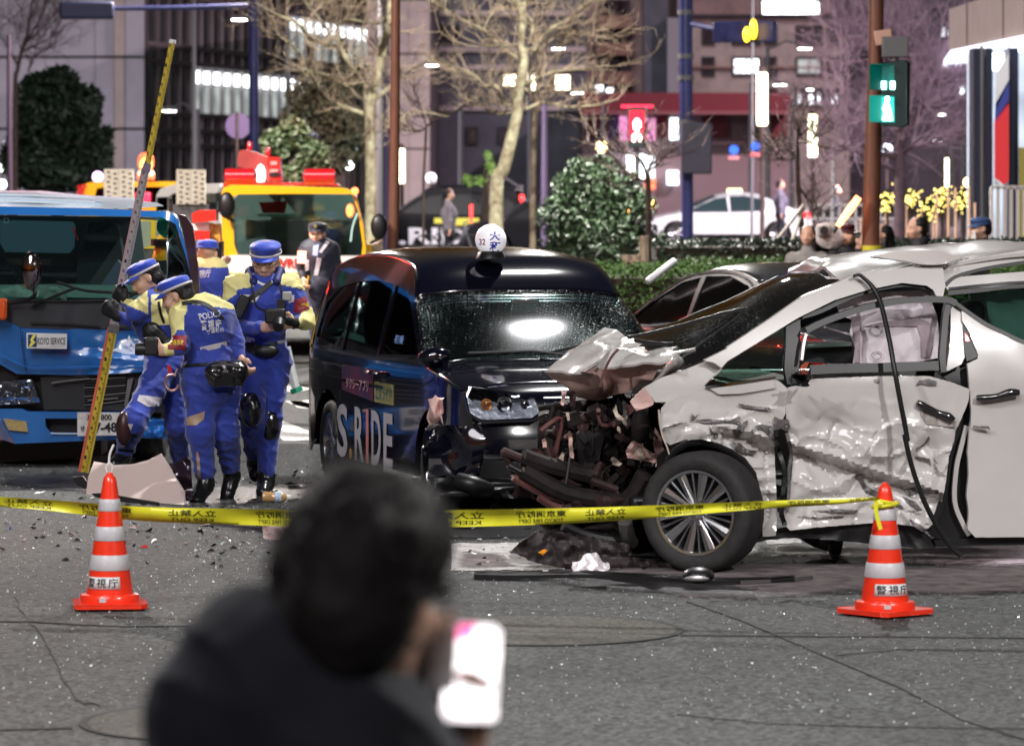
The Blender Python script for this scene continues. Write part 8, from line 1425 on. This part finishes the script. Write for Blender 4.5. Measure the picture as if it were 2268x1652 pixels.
ck=blob([('c',tuple(j['wrr'].lerp(j['elr'],.1)),.04,tuple(j['wrr']),.036,0)]+[p[:1]+p[1:2]+(p[2]+.004,)+p[3:4]+(p[4]+.004,p[5]) for p in hand_prims(j['wrr'],j['hfr']-j['wrr'],VV((0,-.3,1)),VV((0,.6,-.5)),1,.75)[:9]],'glove',M_glove,t,.009,.006)
# -- officer seen from the back
Y=28.5
t,j,jac,ttr,L,rot,M,k=officer('stooping officer seen from the back with police lettering and a black hip bag',Y,'I',
 dict(head=(572,405,-.02),neck=(640,440,0),chest=(720,560,-.02),hip=(748,810,.02),shl=(590,520,-.10),ell=(592,690,-.22),wrl=(500,715,-.28),shr=(835,510,.06),elr=(895,650,.05),wrr=(925,755,-.02),hfl=(440,705,-.28),hfr=(938,790,-.04),
  hpl=(700,860,-.04),knl=(702,1160,-.05),anl=(735,1450,0),tol=(680,1545,-.1),hpr=(830,860,.05),knr=(845,1170,.1),anr=(880,1400,.35),tor=(850,1520,.30)),(-.82,.15,-.35),glasses=False,bt=.1)
face_bits(t,L,k); capm(t,L,k,M_cap,rot,True,badge=True)
blob([('e',L(0,-.03,.03),(.086,.094,.075),rot,0),('e',L(0,-.065,-.03),(.075,.055,.06),rot,0)],'hair',M_hair,t,.009,.006,fold(.006,30)); m=MB(); rows=[[L(x,.06+.045*math.cos(x*14)*1.0,z) for x in (-.07,-.04,0,.04,.07)] for z in (-.02,-.06,-.1)]; grid(rows,4,.003,(0,.2,0)).build('face_mask',M_mask,t,smooth=60); m.tube([L(.07,.05,-.04),L(.084,-.0,-.0)],.0025,5); m.tube([L(-.07,.05,-.04),L(-.084,-.0,-.0)],.0025,5); m.build('mask_loop',M_mask,t)
def mf2(c,tg):
    q=VV(c); s=F/q.y; x=((1134+q.x*s)-164.3)/.3978; y=((HZ-(q.z-CH)*s)-493)/.3978
    if x>560 and y<452+(x-640)*.12 and y<485: return 1
    if tg==3 and x<640 and y<700-(x-520)*1.9 and y>430: return 1
    if x<555 and y>680: return 1
    if 540<x<612 and y<600: return 1
    if tg==4 and y<600 and x>832+ (y-480)*.45: return 0
    return 0
jo=blob(jac,'jacket',[M_suit,M_ycl],t,.0095,.02,fold(.013,6,9),mf2); to=blob(ttr+[('c',tuple(j['hip']+VV((0,0,.12))),.16,tuple(j['hip']-VV((0,0,.1))),.185,1)],'trousers',M_suit,t,.011,.02,fold(.016,6,15))
M_prt=mat('silver white print',(.62,.62,.7),.45); ptext(t,jo,'I',[(690,508),(812,488),(820,520),(700,545)],'POLICE',M_prt,Y); 
for i,ch in enumerate('警視庁'): ptext(t,jo,'I',[(702+i*40,545-i*3),(738+i*40,542-i*3),(742+i*40,598-i*3),(708+i*40,602-i*3)],ch,M_prt,Y,bold=.03)
for i,ch in enumerate('交通執行'): ptext(t,jo,'I',[(735+i*25,598-i*4),(757+i*25,595-i*4),(760+i*25,618-i*4),(738+i*25,622-i*4)],ch,M_prt,Y,bold=.02)
patch(t,jo,'I',[(700,695),(850,660),(852,690),(706,722)],M_greyr,Y,'back_patch'); patch(t,jo,'I',[(520,628),(628,628),(622,712),(522,705)],M_arm,Y,'armband'); ptext(t,jo,'I',[(528,650),(612,652),(610,684),(530,680)],'交通事故',mat('gold print',(.6,.42,.03),.5),Y,'armband_text',push=.008)
patch(t,to,'I',[(608,1090),(728,1050),(722,1095),(680,1128),(612,1130)],M_tan,Y,'thigh_patch'); patch(t,to,'I',[(678,1280),(690,1272),(700,1320),(706,1460),(690,1465),(684,1370)],M_tan,Y,'shin_strip'); patch(t,to,'I',[(558,820),(590,812),(598,870),(580,880),(562,850)],M_greyr,Y,'pocket_patch')
for pts in ([(600,450),(680,440),(760,470),(830,540)],): m=strip(tr('I',pts),8,lambda x,y:P(x,y,Y-.5),.004); decal(m,jo,.01); m.build('bag_strap',M_belt,t)
m=strip(tr('I',[(600,800),(700,790),(840,780),(940,790)]),6,lambda x,y:P(x,y,Y-.5),.004); decal(m,to,.01); m.build('belt',M_belt,t)
bg_=thing('hip_bag','glossy black hip bag on the stooping officer\'s back','bag',PC('I',845,845,Y-.28)); blob([('c',tuple(PC('I',790,835,Y-.25)),.078,tuple(PC('I',905,830,Y-.2)),.078,0),('c',tuple(PC('I',780,875,Y-.25)),.05,tuple(PC('I',910,870,Y-.2)),.05,0)],'bag_body',mat('gloss vinyl',(.012,.012,.013),.15,coat=1,bump=(18,.5,.02)),bg_,.01,.01,fold(.01,12)); m=strip(tr('I',[(765,798),(845,790),(920,798)]),3,lambda x,y:P(x,y,Y-.36),.01); m.build('zip',M_steel,bg_)
cm=thing('camera','black camera held out by the stooping officer','camera',PC('I',415,705,Y-.28)); m=MB(); m.box(PC('I',430,690,Y-.27),(.10,.08,.12)); m.build('camera_body',M_black,cm,bevel=.015); m=MB(); m.lathe([(.04,0),(.042,.08),(.037,.1)],PC('I',425,705,Y-.27),18,axis=Matrix.Rotation(R(-90),3,'Y')); m.build('lens',M_black,cm)
rg=thing('ring_tool','pinkish metal hook ring hanging from the stooping officer\'s belt','hook',PC('I',545,880,Y-.3)); m=MB(); m.tube([PC('I',545+38*math.cos(a),890-45*math.sin(a),Y-.3) for a in [i*.5 for i in range(2,13)]],.010,8,0,2); m.tube([PC('I',560,850,Y-.3),PC('I',575,815,Y-.28)],.007,6); m.build('ring',mat('pinkish steel',(.4,.25,.25),.3,metal=.7),rg); m=MB(); m.tube([PC('I',527,795,Y-.3),PC('I',535,835,Y-.3)],.014,8); m.build('red_grip',M_redp,rg)
# -- officer leaning on the staff
Y=30.4
t,j,jac,ttr,L,rot,M,k=officer('crouching officer in profile gripping the measuring staff in front of the blue truck',Y,'I',
 dict(head=(398,308,-.02),neck=(452,372,0),chest=(470,520,0),hip=(515,770,.05),shl=(425,445,-.14),ell=(340,500,-.16),wrl=(285,440,-.02),shr=(500,430,.14),elr=(360,560,.2),wrr=(240,520,.2),hfl=(240,395,.0),hfr=(195,490,.2),
  hpl=(470,850,-.05),knl=(330,1110,-.25),anl=(275,1290,.05),tol=(225,1345,-.08),hpr=(560,850,.1),knr=(570,1120,.1),anr=(600,1360,.5),tor=(570,1400,.35)),(-.83,-.2,-.42),up=(-.35,0,.9),bt=.1)
face_bits(t,L,k); capm(t,L,k,M_cap,rot,True,peak=1.6); blob([('e',L(0,-.03,.035),(.086,.094,.075),rot,0),('e',L(0,-.065,-.03),(.075,.06,.065),rot,0)],'hair',M_hair,t,.009,.006,fold(.006,30))
def mf3(c,tg):
    q=VV(c); s=F/q.y; x=((1134+q.x*s)-164.3)/.3978; y=((HZ-(q.z-CH)*s)-493)/.3978
    if 430<x<545 and 400<y<570: return 1
    if tg==3 and x<410 and y<460+(x-300)*.45 : return 1
    return 0
M_suitd=M_suit; jo=blob(jac,'jacket',[M_suit,M_ycl],t,.0095,.02,fold(.013,6,19),mf3); to=blob(ttr,'trousers',M_suit,t,.011,.02,fold(.016,6,25))
patch(t,to,'I',[(362,958),(490,975),(482,1020),(410,1025),(350,990)],M_greyr,Y,'thigh_patch'); patch(t,to,'I',[(300,1120),(328,1122),(310,1170),(290,1165)],M_greyr,Y,'shin_strip'); patch(t,to,'I',[(282,1190),(300,1190),(280,1250),(255,1250)],M_greyr,Y,'shin_strip')
blob([('e',tuple(j['knl']+VV((-.06,-.04,-.04))),(.06,.06,.12),None,0)],'knee_pad',mat('brown black knee pad',(.05,.02,.02),.35),t,.01,.01); m=strip(tr('I',[(255,1175),(300,1180),(350,1190)]),5,lambda x,y:P(x,y,Y-.5),.004); decal(m,to,.008); m.build('knee_strap',M_belt,t); m=strip(tr('I',[(235,1262),(290,1268),(340,1275)]),5,lambda x,y:P(x,y,Y-.5),.004); decal(m,to,.008); m.build('knee_strap',M_belt,t)
for s in 'lr': blob([('c',tuple(j['wr'+s].lerp(j['el'+s],.15)),.042,tuple(j['wr'+s]),.036,0)]+[(p[0],p[1],p[2]+.006,p[3],p[4]+.006,p[5]) for p in hand_prims(j['wr'+s],j['hf'+s]-j['wr'+s],VV((0,-.3,1)),VV((0,.6,-.5)),1,.75)],'glove',M_glove,t,.009,.006)
blob([('c',tuple(PC('I',430,600,Y-.14)),.07,tuple(PC('I',490,690,Y-.1)),.08,0)],'tool_vest',M_belt,t,.012,.02,fold(.01,12)); m=strip(tr('I',[(470,440),(480,500),(500,560)]),6,lambda x,y:P(x,y,Y-.5),.004); decal(m,jo,.01); m.build('shoulder_strap',M_belt,t)
# -- far officers
Y=38.
t,j,jac,ttr,L,rot,M,k=officer('officer seen from the back beyond the blue truck, facing the wrecker',Y,'I',dict(head=(742,172),neck=(745,215),chest=(745,330),hip=(745,520),shl=(680,250),ell=(655,400),wrl=(670,500,-.1),shr=(800,250),elr=(830,370),wrr=(830,250,.25),hpl=(710,560),knl=(705,740),anl=(700,900),tol=(700,935,.1),hpr=(780,560),knr=(780,740),anr=(785,900),tor=(785,935,.1)),(.1,1,-.1),hr=.1)
capm(t,L,k,M_cap,rot,False,band=M_cap); def_mf=lambda c,tg: 1 if CH-(0)+0 and (((HZ-(c[2]-CH)*F/c[1])-493)/.3978)<252 else 0
jo=blob(jac,'jacket',[M_suit,M_ycl],t,.014,.02,fold(.01,6,29),def_mf); blob(ttr,'trousers',M_suit,t,.014,.02,fold(.01,6)); ptext(t,jo,'I',[(695,265),(760,258),(760,305),(698,310)],'視庁',M_prt,Y)
Y=45.5
t,j,jac,ttr,L,rot,M,k=officer('officer in dark navy uniform with white sash and belt by the wrecker','' or Y,'K',dict(head=(703,770),neck=(703,835),chest=(712,930),hip=(745,1130),shl=(620,890),ell=(585,1010),wrl=(600,1110,-.1),shr=(815,890),elr=(850,1020),wrr=(830,1150),hpl=(700,1200),knl=(710,1500),anl=(720,1760),tol=(720,1830,-.1),hpr=(800,1200),knr=(790,1500),anr=(790,1760),tor=(790,1830,-.1)),(-.15,-1,-.05),group='uniformed officers farther back')
face_bits(t,L,k); capm(t,L,k,M_navyc,rot,True,band=M_navyc,badge=True); blob([('e',L(0,-.03,.045),(.086,.098,.07),rot,0)],'hair',M_hair,t,.012,.006); jo=blob(jac,'jacket',M_navyc,t,.013,.02,fold(.01,6)); blob(ttr,'trousers',M_navyc,t,.014,.02,fold(.01,6))
patch(t,jo,'K',[(770,825),(795,835),(735,915),(715,905)],M_greyr,Y,'white_sash'); patch(t,jo,'K',[(700,950),(735,955),(700,1110),(672,1110)],M_greyr,Y,'white_sash'); patch(t,jo,'K',[(612,960),(640,965),(640,1040),(615,1050)],M_greyr,Y,'white_sash'); patch(t,jo,'K',[(660,1118),(830,1098),(830,1125),(662,1145)],mat('white belt',(.6,.6,.6),.5),Y,'white_belt'); patch(t,jo,'K',[(672,860),(715,850),(705,940),(668,930)],mat('pale blue shirt',(.25,.3,.5),.6),Y,'shirt_front')
bt=thing('signal_baton','short glowing red baton at the dark uniformed officer\'s chest','baton',PC('K',585,950,Y-.3)); m=MB(); m.tube([PC('K',590,900,Y-.3),PC('K',585,990,Y-.3)],.045,8); m.build('lit_tube',emat('red white baton glow',(1,.25,.15),6),bt); m=MB(); m.tube([PC('K',585,990,Y-.3),PC('K',583,1040,Y-.3)],.03,8); m.build('grip',M_black,bt)
# simple far people
def standing(label,c,x,y,Y,hk,mt,hat=None,hairmt=M_hair,face=(0,-1,0),mask=False,wd=1.0,long_=False,arms=None,group='onlookers behind the crashed minivan',hood=False,pants=M_blackc):
    h=PC(c,x,y,Y); t=thing('person',label,'person',(h.x,Y,0),group); hp,L,rot,M,k=head_prims(h,face,.098*hk); nk=VV(L(0,-.02,-.14)); ch=VV((h.x,Y,h.z-.42*hk)); hip=VV((h.x,Y+.02,h.z-.78*hk)); sd=VV(M.col[0]); shl,shr=ch+sd*.18*wd+VV((0,0,.14)),ch-sd*.18*wd+VV((0,0,.14)); zf=.05
    A=arms or {}; el=A.get('el'); 
    def arm(s,sh,key): 
        if key in A: e,w_=[PC(c,*q) for q in A[key]]; return e,w_
        return sh+VV((0,0,-.3))+sd*.05*s,sh+VV((0,-.08,-.52))
    le,lw=arm(1,shl,'l'); re_,rw=arm(-1,shr,'r'); b=list(hp)+[('c',L(0,-.01,-.05),.05,tuple(nk),.05,0),('c',tuple(nk),.05,tuple(ch),.12,0),('c',tuple(ch),.12,tuple(hip),.12,0)]+limb(shl,le,lw,.045,.035,.03)+limb(shr,re_,rw,.045,.035,.03)
    for s in (-1,1): kn=VV((hip.x+sd.x*.1*s,Y-.02,hip.z*.55)); an=VV((hip.x+sd.x*.11*s,Y+.02,.1)); b+=limb(hip+sd*.09*s,kn,an,.08,.055,.04)+[('c',tuple(an-VV((0,0,.03))),.045,tuple(an+VV((0,-.14,-.05))),.035,0)]
    b+=hand_prims(lw,lw-le,VV((0,-.3,1)),VV((0,1,0)),1,.6)+hand_prims(rw,rw-re_,VV((0,-.3,1)),VV((0,1,0)),1,.6)
    blob(b,'body',M_skin,t,.013,.008); jc=[('e',tuple(ch),(.21*wd,.14,.22),None,1),('c',tuple(nk-VV((0,0,.03))),.085,tuple(ch),.15,1),('c',tuple(ch),.15,tuple(hip),.16,1),('c',tuple(shl),.08,tuple(shr),.08,1)]+limb(shl,le,lw.lerp(le,.15),.075,.062,.045)+limb(shr,re_,rw.lerp(re_,.15),.075,.062,.045)
    if hood: jc+=[('e',tuple(nk+VV((0,.06,.02))),(.13,.1,.08),None,1)]
    blob(jc,'jacket',mt,t,.016,.02,fold(.012,6)); tr_=[]
    for s in (-1,1): kn=VV((hip.x+sd.x*.1*s,Y-.02,hip.z*.55)); an=VV((hip.x+sd.x*.11*s,Y+.02,.14)); tr_+=limb(hip+sd*.09*s,kn,an,.11,.08,.06)
    blob(tr_,'trousers',pants,t,.018,.02); hh=[('e',L(0,-.03,.045),(.09*hk,.1*hk,.075*hk),rot,0),('e',L(0,-.065,-.02),(.078*hk,.06*hk,.07*hk),rot,0)]
    if long_: hh+=[('c',L(0,-.07,0),.075,L(0,-.09,-.2),.08,0),('c',L(.06,-.02,.02),.03,L(.075,0,-.18),.03,0),('c',L(-.06,-.02,.02),.03,L(-.075,0,-.18),.03,0)]
    blob(hh,'hair',hairmt,t,.012,.008,fold(.008,20)); face_bits(t,L,k)
    if hat: capm(t,L,k,hat,rot,True,band=hat)
    if mask: grid([[L(xx,.075+.035*math.cos(xx*14),z) for xx in (-.07,-.04,0,.04,.07)] for z in (-.02,-.06,-.105)],4,.003,(0,.2,0)).build('face_mask',M_mask,t)
    return t,L
M_greyj=mat('grey padded jacket',(.2,.19,.18),.7,noi=(6,.2)); M_blackh=mat('charcoal coat',(.02,.02,.024),.7)
standing('woman with long dark hair in grey jacket, leftmost of the onlookers','M',890,1500,50,1,M_greyj,long_=True,face=(-.3,-1,0))
standing('onlooker in black holding up a camera with both hands','M',985,1490,51,1,M_blackh,face=(-.1,-1,0),arms={'l':((1075,1570,50.8),(1050,1500,50.6)),'r':((905,1560,50.8),(950,1480,50.6))})
t2=thing('camera','grey camera raised by the onlooker in black','camera',PC('M',995,1490,50.4)); m=MB(); m.box(PC('M',995,1470,50.4),(.16,.1,.13)); m.build('camera_body',mat('grey camera',(.35,.33,.32),.5),t2,bevel=.02); m=MB(); m.lathe([(.05,0),(.05,.09)],PC('M',992,1465,50.35),16,axis=Matrix.Rotation(R(90),3,'X')); m.build('lens',M_black,t2); blob([('e',tuple(PC('M',1030,1500,50.5)),(.2,.1,.16),None,0)],'rain_cover',mat('pale rain cover',(.5,.47,.46),.7,noi=(8,.3)),t2,.015,.01,fold(.02,8))
standing('red-lit onlooker in a dark red cap beside the camera holder','M',1140,1490,50.5,1,M_blackh,hat=mat('dark maroon cap',(.06,.008,.012),.6),face=(.4,-1,0))
standing('onlooker with dark hair just left of the brown pole','M',1228,1530,52,.95,M_blackh,face=(.8,-.6,0)); standing('long-haired onlooker half hidden right of the brown pole','Q',215,1465,51,1,M_blackh,long_=True,face=(-1,-.3,0))
standing('dark-haired onlooker looking left in a black hooded coat','Q',470,1420,50,1.08,M_blackh,face=(-1,-.35,-.1),hood=True); standing('masked onlooker in a blue cap at the right','Q',945,1420,49,1.05,M_blackh,hat=mat('blue baseball cap',(.04,.09,.22),.6),mask=True,face=(-1,-.3,-.1))
standing('passer-by in pale lilac coat behind the white taxi','M',718,1175,120,1.1,mat('lilac coat',(.12,.11,.15),.7),face=(1,0,0),group=None); standing('dark passer-by behind the white pointed flagpole','M',1075,1215,115,1.2,M_blackh,face=(1,0,0),group=None)
bt=thing('signal_baton','long glowing orange traffic baton raised above the onlookers','baton',PC('M',1095,1430,49.8)); m=MB(); m.tube([PC('M',1080,1440,49.8),PC('M',1150,1345,49.8),PC('M',1215,1255,49.8)],[.03,.045,.04],10); m.build('lit_tube',emat('orange baton glow',(1,.32,.12),5),bt); m=MB(); m.tube([PC('M',1050,1480,49.8),PC('M',1080,1440,49.8)],.025,8); m.build('grip',M_black,bt)
# cyclist by the far taxi
t,L=standing('cyclist in grey jacket standing over a bicycle beside the far black taxi','K',1680,480,104,1.15,mat('grey jacket',(.14,.13,.15),.7),face=(1,.2,0),group=None)
bk_=thing('bicycle','bicycle held by the person beside the far black taxi','bicycle',PC('K',1680,850,104)); xb_=bk_.location.x; bk_.location.z=0
for dx in (-.55,.55):
    m=MB(); m.tube([(xb_+dx+.33*math.cos(a),103.8,.34+.33*math.sin(a)) for a in [i*.3307 for i in range(20)]],.022,6); m.build('wheel',M_tyre,bk_)
m=MB(); [m.tube([(xb_+a,103.8,b),(xb_+c_,103.8,d_)],.018,6) for a,b,c_,d_ in ((-.55,.34,-.1,.32),(-.1,.32,.4,.75),(-.55,.34,-.2,.8),(-.2,.8,.38,.78),(-.1,.32,-.25,.9),(.55,.34,.35,.95),(.35,.95,.5,1.0))]; m.build('frame',M_grey,bk_); m=MB(); m.box((xb_-.27,103.8,.92),(.24,.12,.05)); m.build('saddle',M_black,bk_)
# ---------------- man in the foreground ----------------
Y=5.95; Gp=lambda x,y,dy=0: PC('G',x,y,Y+dy)
t=thing('person','out-of-focus man in black jacket seen from behind holding up a phone','person',(Gp(900,1400).x,Y,0)); s=F/Y; u=.403/s
hc=Gp(1180,700,0); fwd=VV((.45,.88,-.12)).normalized(); hp,L,rot,M,k=head_prims(tuple(Gp(1190,800,.0)),fwd,.108)
nk=Gp(1180,1200,.03); ch=Gp(840,1750,.12); shl=Gp(520,1330,.05); shr=Gp(1200,1600,-.0); hip=VV((ch.x,Y+.15,.95))
el=Gp(1500,2050,.1); wr=Gp(1690,1780,.18); hf=Gp(1720,1480,.18)
body=hp+[('c',L(0,-.01,-.05),.06,tuple(nk),.062,0),('c',tuple(nk),.065,tuple(ch),.13,0),('c',tuple(ch),.14,tuple(hip),.13,0)]+limb(shr,el,wr,.05,.042,.03)+limb(shl,VV((shl.x-.03,Y+.05,1.05)),VV((shl.x+.08,Y+.25,.85)),.05,.04,.03)
for sx in (-1,1): body+=limb(hip+VV((sx*.1,0,0)),VV((hip.x+sx*.11,Y+.1,.5)),VV((hip.x+sx*.12,Y+.12,.09)),.085,.06,.045)+[('c',(hip.x+sx*.12,Y+.12,.05),.045,(hip.x+sx*.12,Y+.28,.04),.035,0)]
body+=hand_prims(wr,hf-wr,VV((-1,.0,0)),VV((0,-.6,.2)),1.05,.5); body+=hand_prims(VV((shl.x+.08,Y+.25,.85)),VV((.1,.1,-1)),VV((0,1,0)),VV((1,0,0)),1,.4)
blob(body,'body',M_skin,t,.008,.008)
hair=[('e',tuple(Gp(1190,520,.02)),(.112,.125,.105),None,0),('e',tuple(Gp(1120,740,.0)),(.105,.12,.097),None,0),('e',tuple(Gp(1080,950,-.03)),(.085,.095,.085),None,0),('e',tuple(Gp(980,620,.0)),(.065,.09,.08),None,0),('e',tuple(Gp(1370,540,.03)),(.065,.09,.08),None,0),('e',tuple(Gp(1040,1040,-.02)),(.05,.065,.05),None,0)]
M_hairm=mat('matt black hair',(.009,.0075,.007),.7,spec=.3)
blob(hair,'hair',M_hairm,t,.009,.015,lambda p,tg:.012*noise.noise(p*13)+.005*noise.noise(p*34)); 
m=MB(); rh=random.Random(8)
for i in range(350):
    c_,rr3=rh.choice([(Gp(1190,520,.02),.125),(Gp(1180,760,0),.125),(Gp(1000,640,0),.09),(Gp(1360,520,.03),.08)]); v=VV((rh.gauss(0,1),rh.gauss(0,1),rh.gauss(.3,.8))).normalized(); p=c_+v*rr3*.92; q=p+(v+VV((rh.gauss(0,.5),rh.gauss(0,.5),rh.gauss(0,.4)))).normalized()*.032; m.tube([p,p.lerp(q,.5)+VV((0,0,.006)),q],[.0035,.0025,.0005],3,cap=False)
m.build('hair_strands',M_hairm,t,kind='stuff')
jk=[('c',tuple(Gp(860,1420,.05)),.08,tuple(ch),.16,1),('c',tuple(Gp(640,1340,.05)),.08,tuple(Gp(1050,1620,.03)),.09,1),('e',tuple(Gp(800,1700,.1)),(.175,.14,.2),None,1),('c',tuple(ch),.17,tuple(hip),.17,1),('c',tuple(Gp(560,1090,.04)),.05,tuple(Gp(760,1170,0)),.065,1),('c',tuple(Gp(700,1140,.02)),.06,tuple(Gp(900,1210,.1)),.065,1),('c',tuple(Gp(560,1180,.05)),.06,tuple(Gp(470,1420,.05)),.09,1),('c',tuple(Gp(900,1380,.0)),.06,tuple(Gp(1230,1700,0)),.08,1)]+limb(Gp(1190,1640,0),el,wr.lerp(el,.35),.085,.07,.05)+limb(Gp(450,1560,.06),VV((shl.x+.05,Y+.05,1.05)),VV((shl.x+.12,Y+.22,.9)),.085,.07,.06)
blob(jk,'jacket',M_blackc,t,.013,.03,fold(.014,5,40)); tq_=[]
for sx in (-1,1): tq_+=limb(hip+VV((sx*.1,0,0)),VV((hip.x+sx*.11,Y+.1,.5)),VV((hip.x+sx*.12,Y+.12,.1)),.12,.09,.075)
blob(tq_,'trousers',M_blackc,t,.018,.02)
face_bits(t,L,k); m=MB(); m.tube([L(-.075,.01,-.03),L(-.06,.07,-.05)],.003,5); m.build('mask_loop',M_mask,t); grid([[L(xx,.085+.035*math.cos(xx*13),z) for xx in (-.082,-.05,0,.05,.082)] for z in (-.02,-.07,-.12)],4,.004,(0,.2,0)).build('face_mask',M_mask,t,smooth=60)
ph=thing('smartphone','phone with bright blurred screen held up by the man in black','phone',Gp(1760,1530,.12)); Yp=.12
fp=lambda x,y: Gp(x,y,Yp+.0001*(x-1760))
q=[(1660,985),(1900,985),(1945,1020),(1925,1500),(1890,1530),(1620,1520),(1590,1490),(1620,1080)]; q=[(1690,965),(1905,975),(1950,1010),(1925,1510),(1890,1545),(1625,1535),(1590,1500),(1650,1000)]
panel(q,fp,60,.009,(0,1,0)).build('phone_case',M_black,ph,smooth=30); m=panel([(1700,985),(1900,992),(1935,1020),(1910,1500),(1885,1515),(1640,1508),(1610,1490),(1660,1015)],lambda x,y:fp(x,y)-VV((0,.002,0)),30,.0015); m.build('screen',emat('phone screen glow',(1,.93,.95),2.2,.35,28),ph,smooth=0)
panel([(1690,990),(1800,985),(1790,1060),(1680,1070)],lambda x,y:fp(x,y)-VV((0,.0035,0)),30,.001).build('screen_image_pink',emat('pink screen patch',(1,.15,.4),1.6),ph,smooth=0); panel([(1650,1010),(1690,1000),(1680,1090),(1700,1130),(1640,1140)],lambda x,y:fp(x,y)-VV((0,.0035,0)),30,.001).build('screen_image_dark',mat('dark screen patch',(.03,.03,.06),.2),ph,smooth=0)
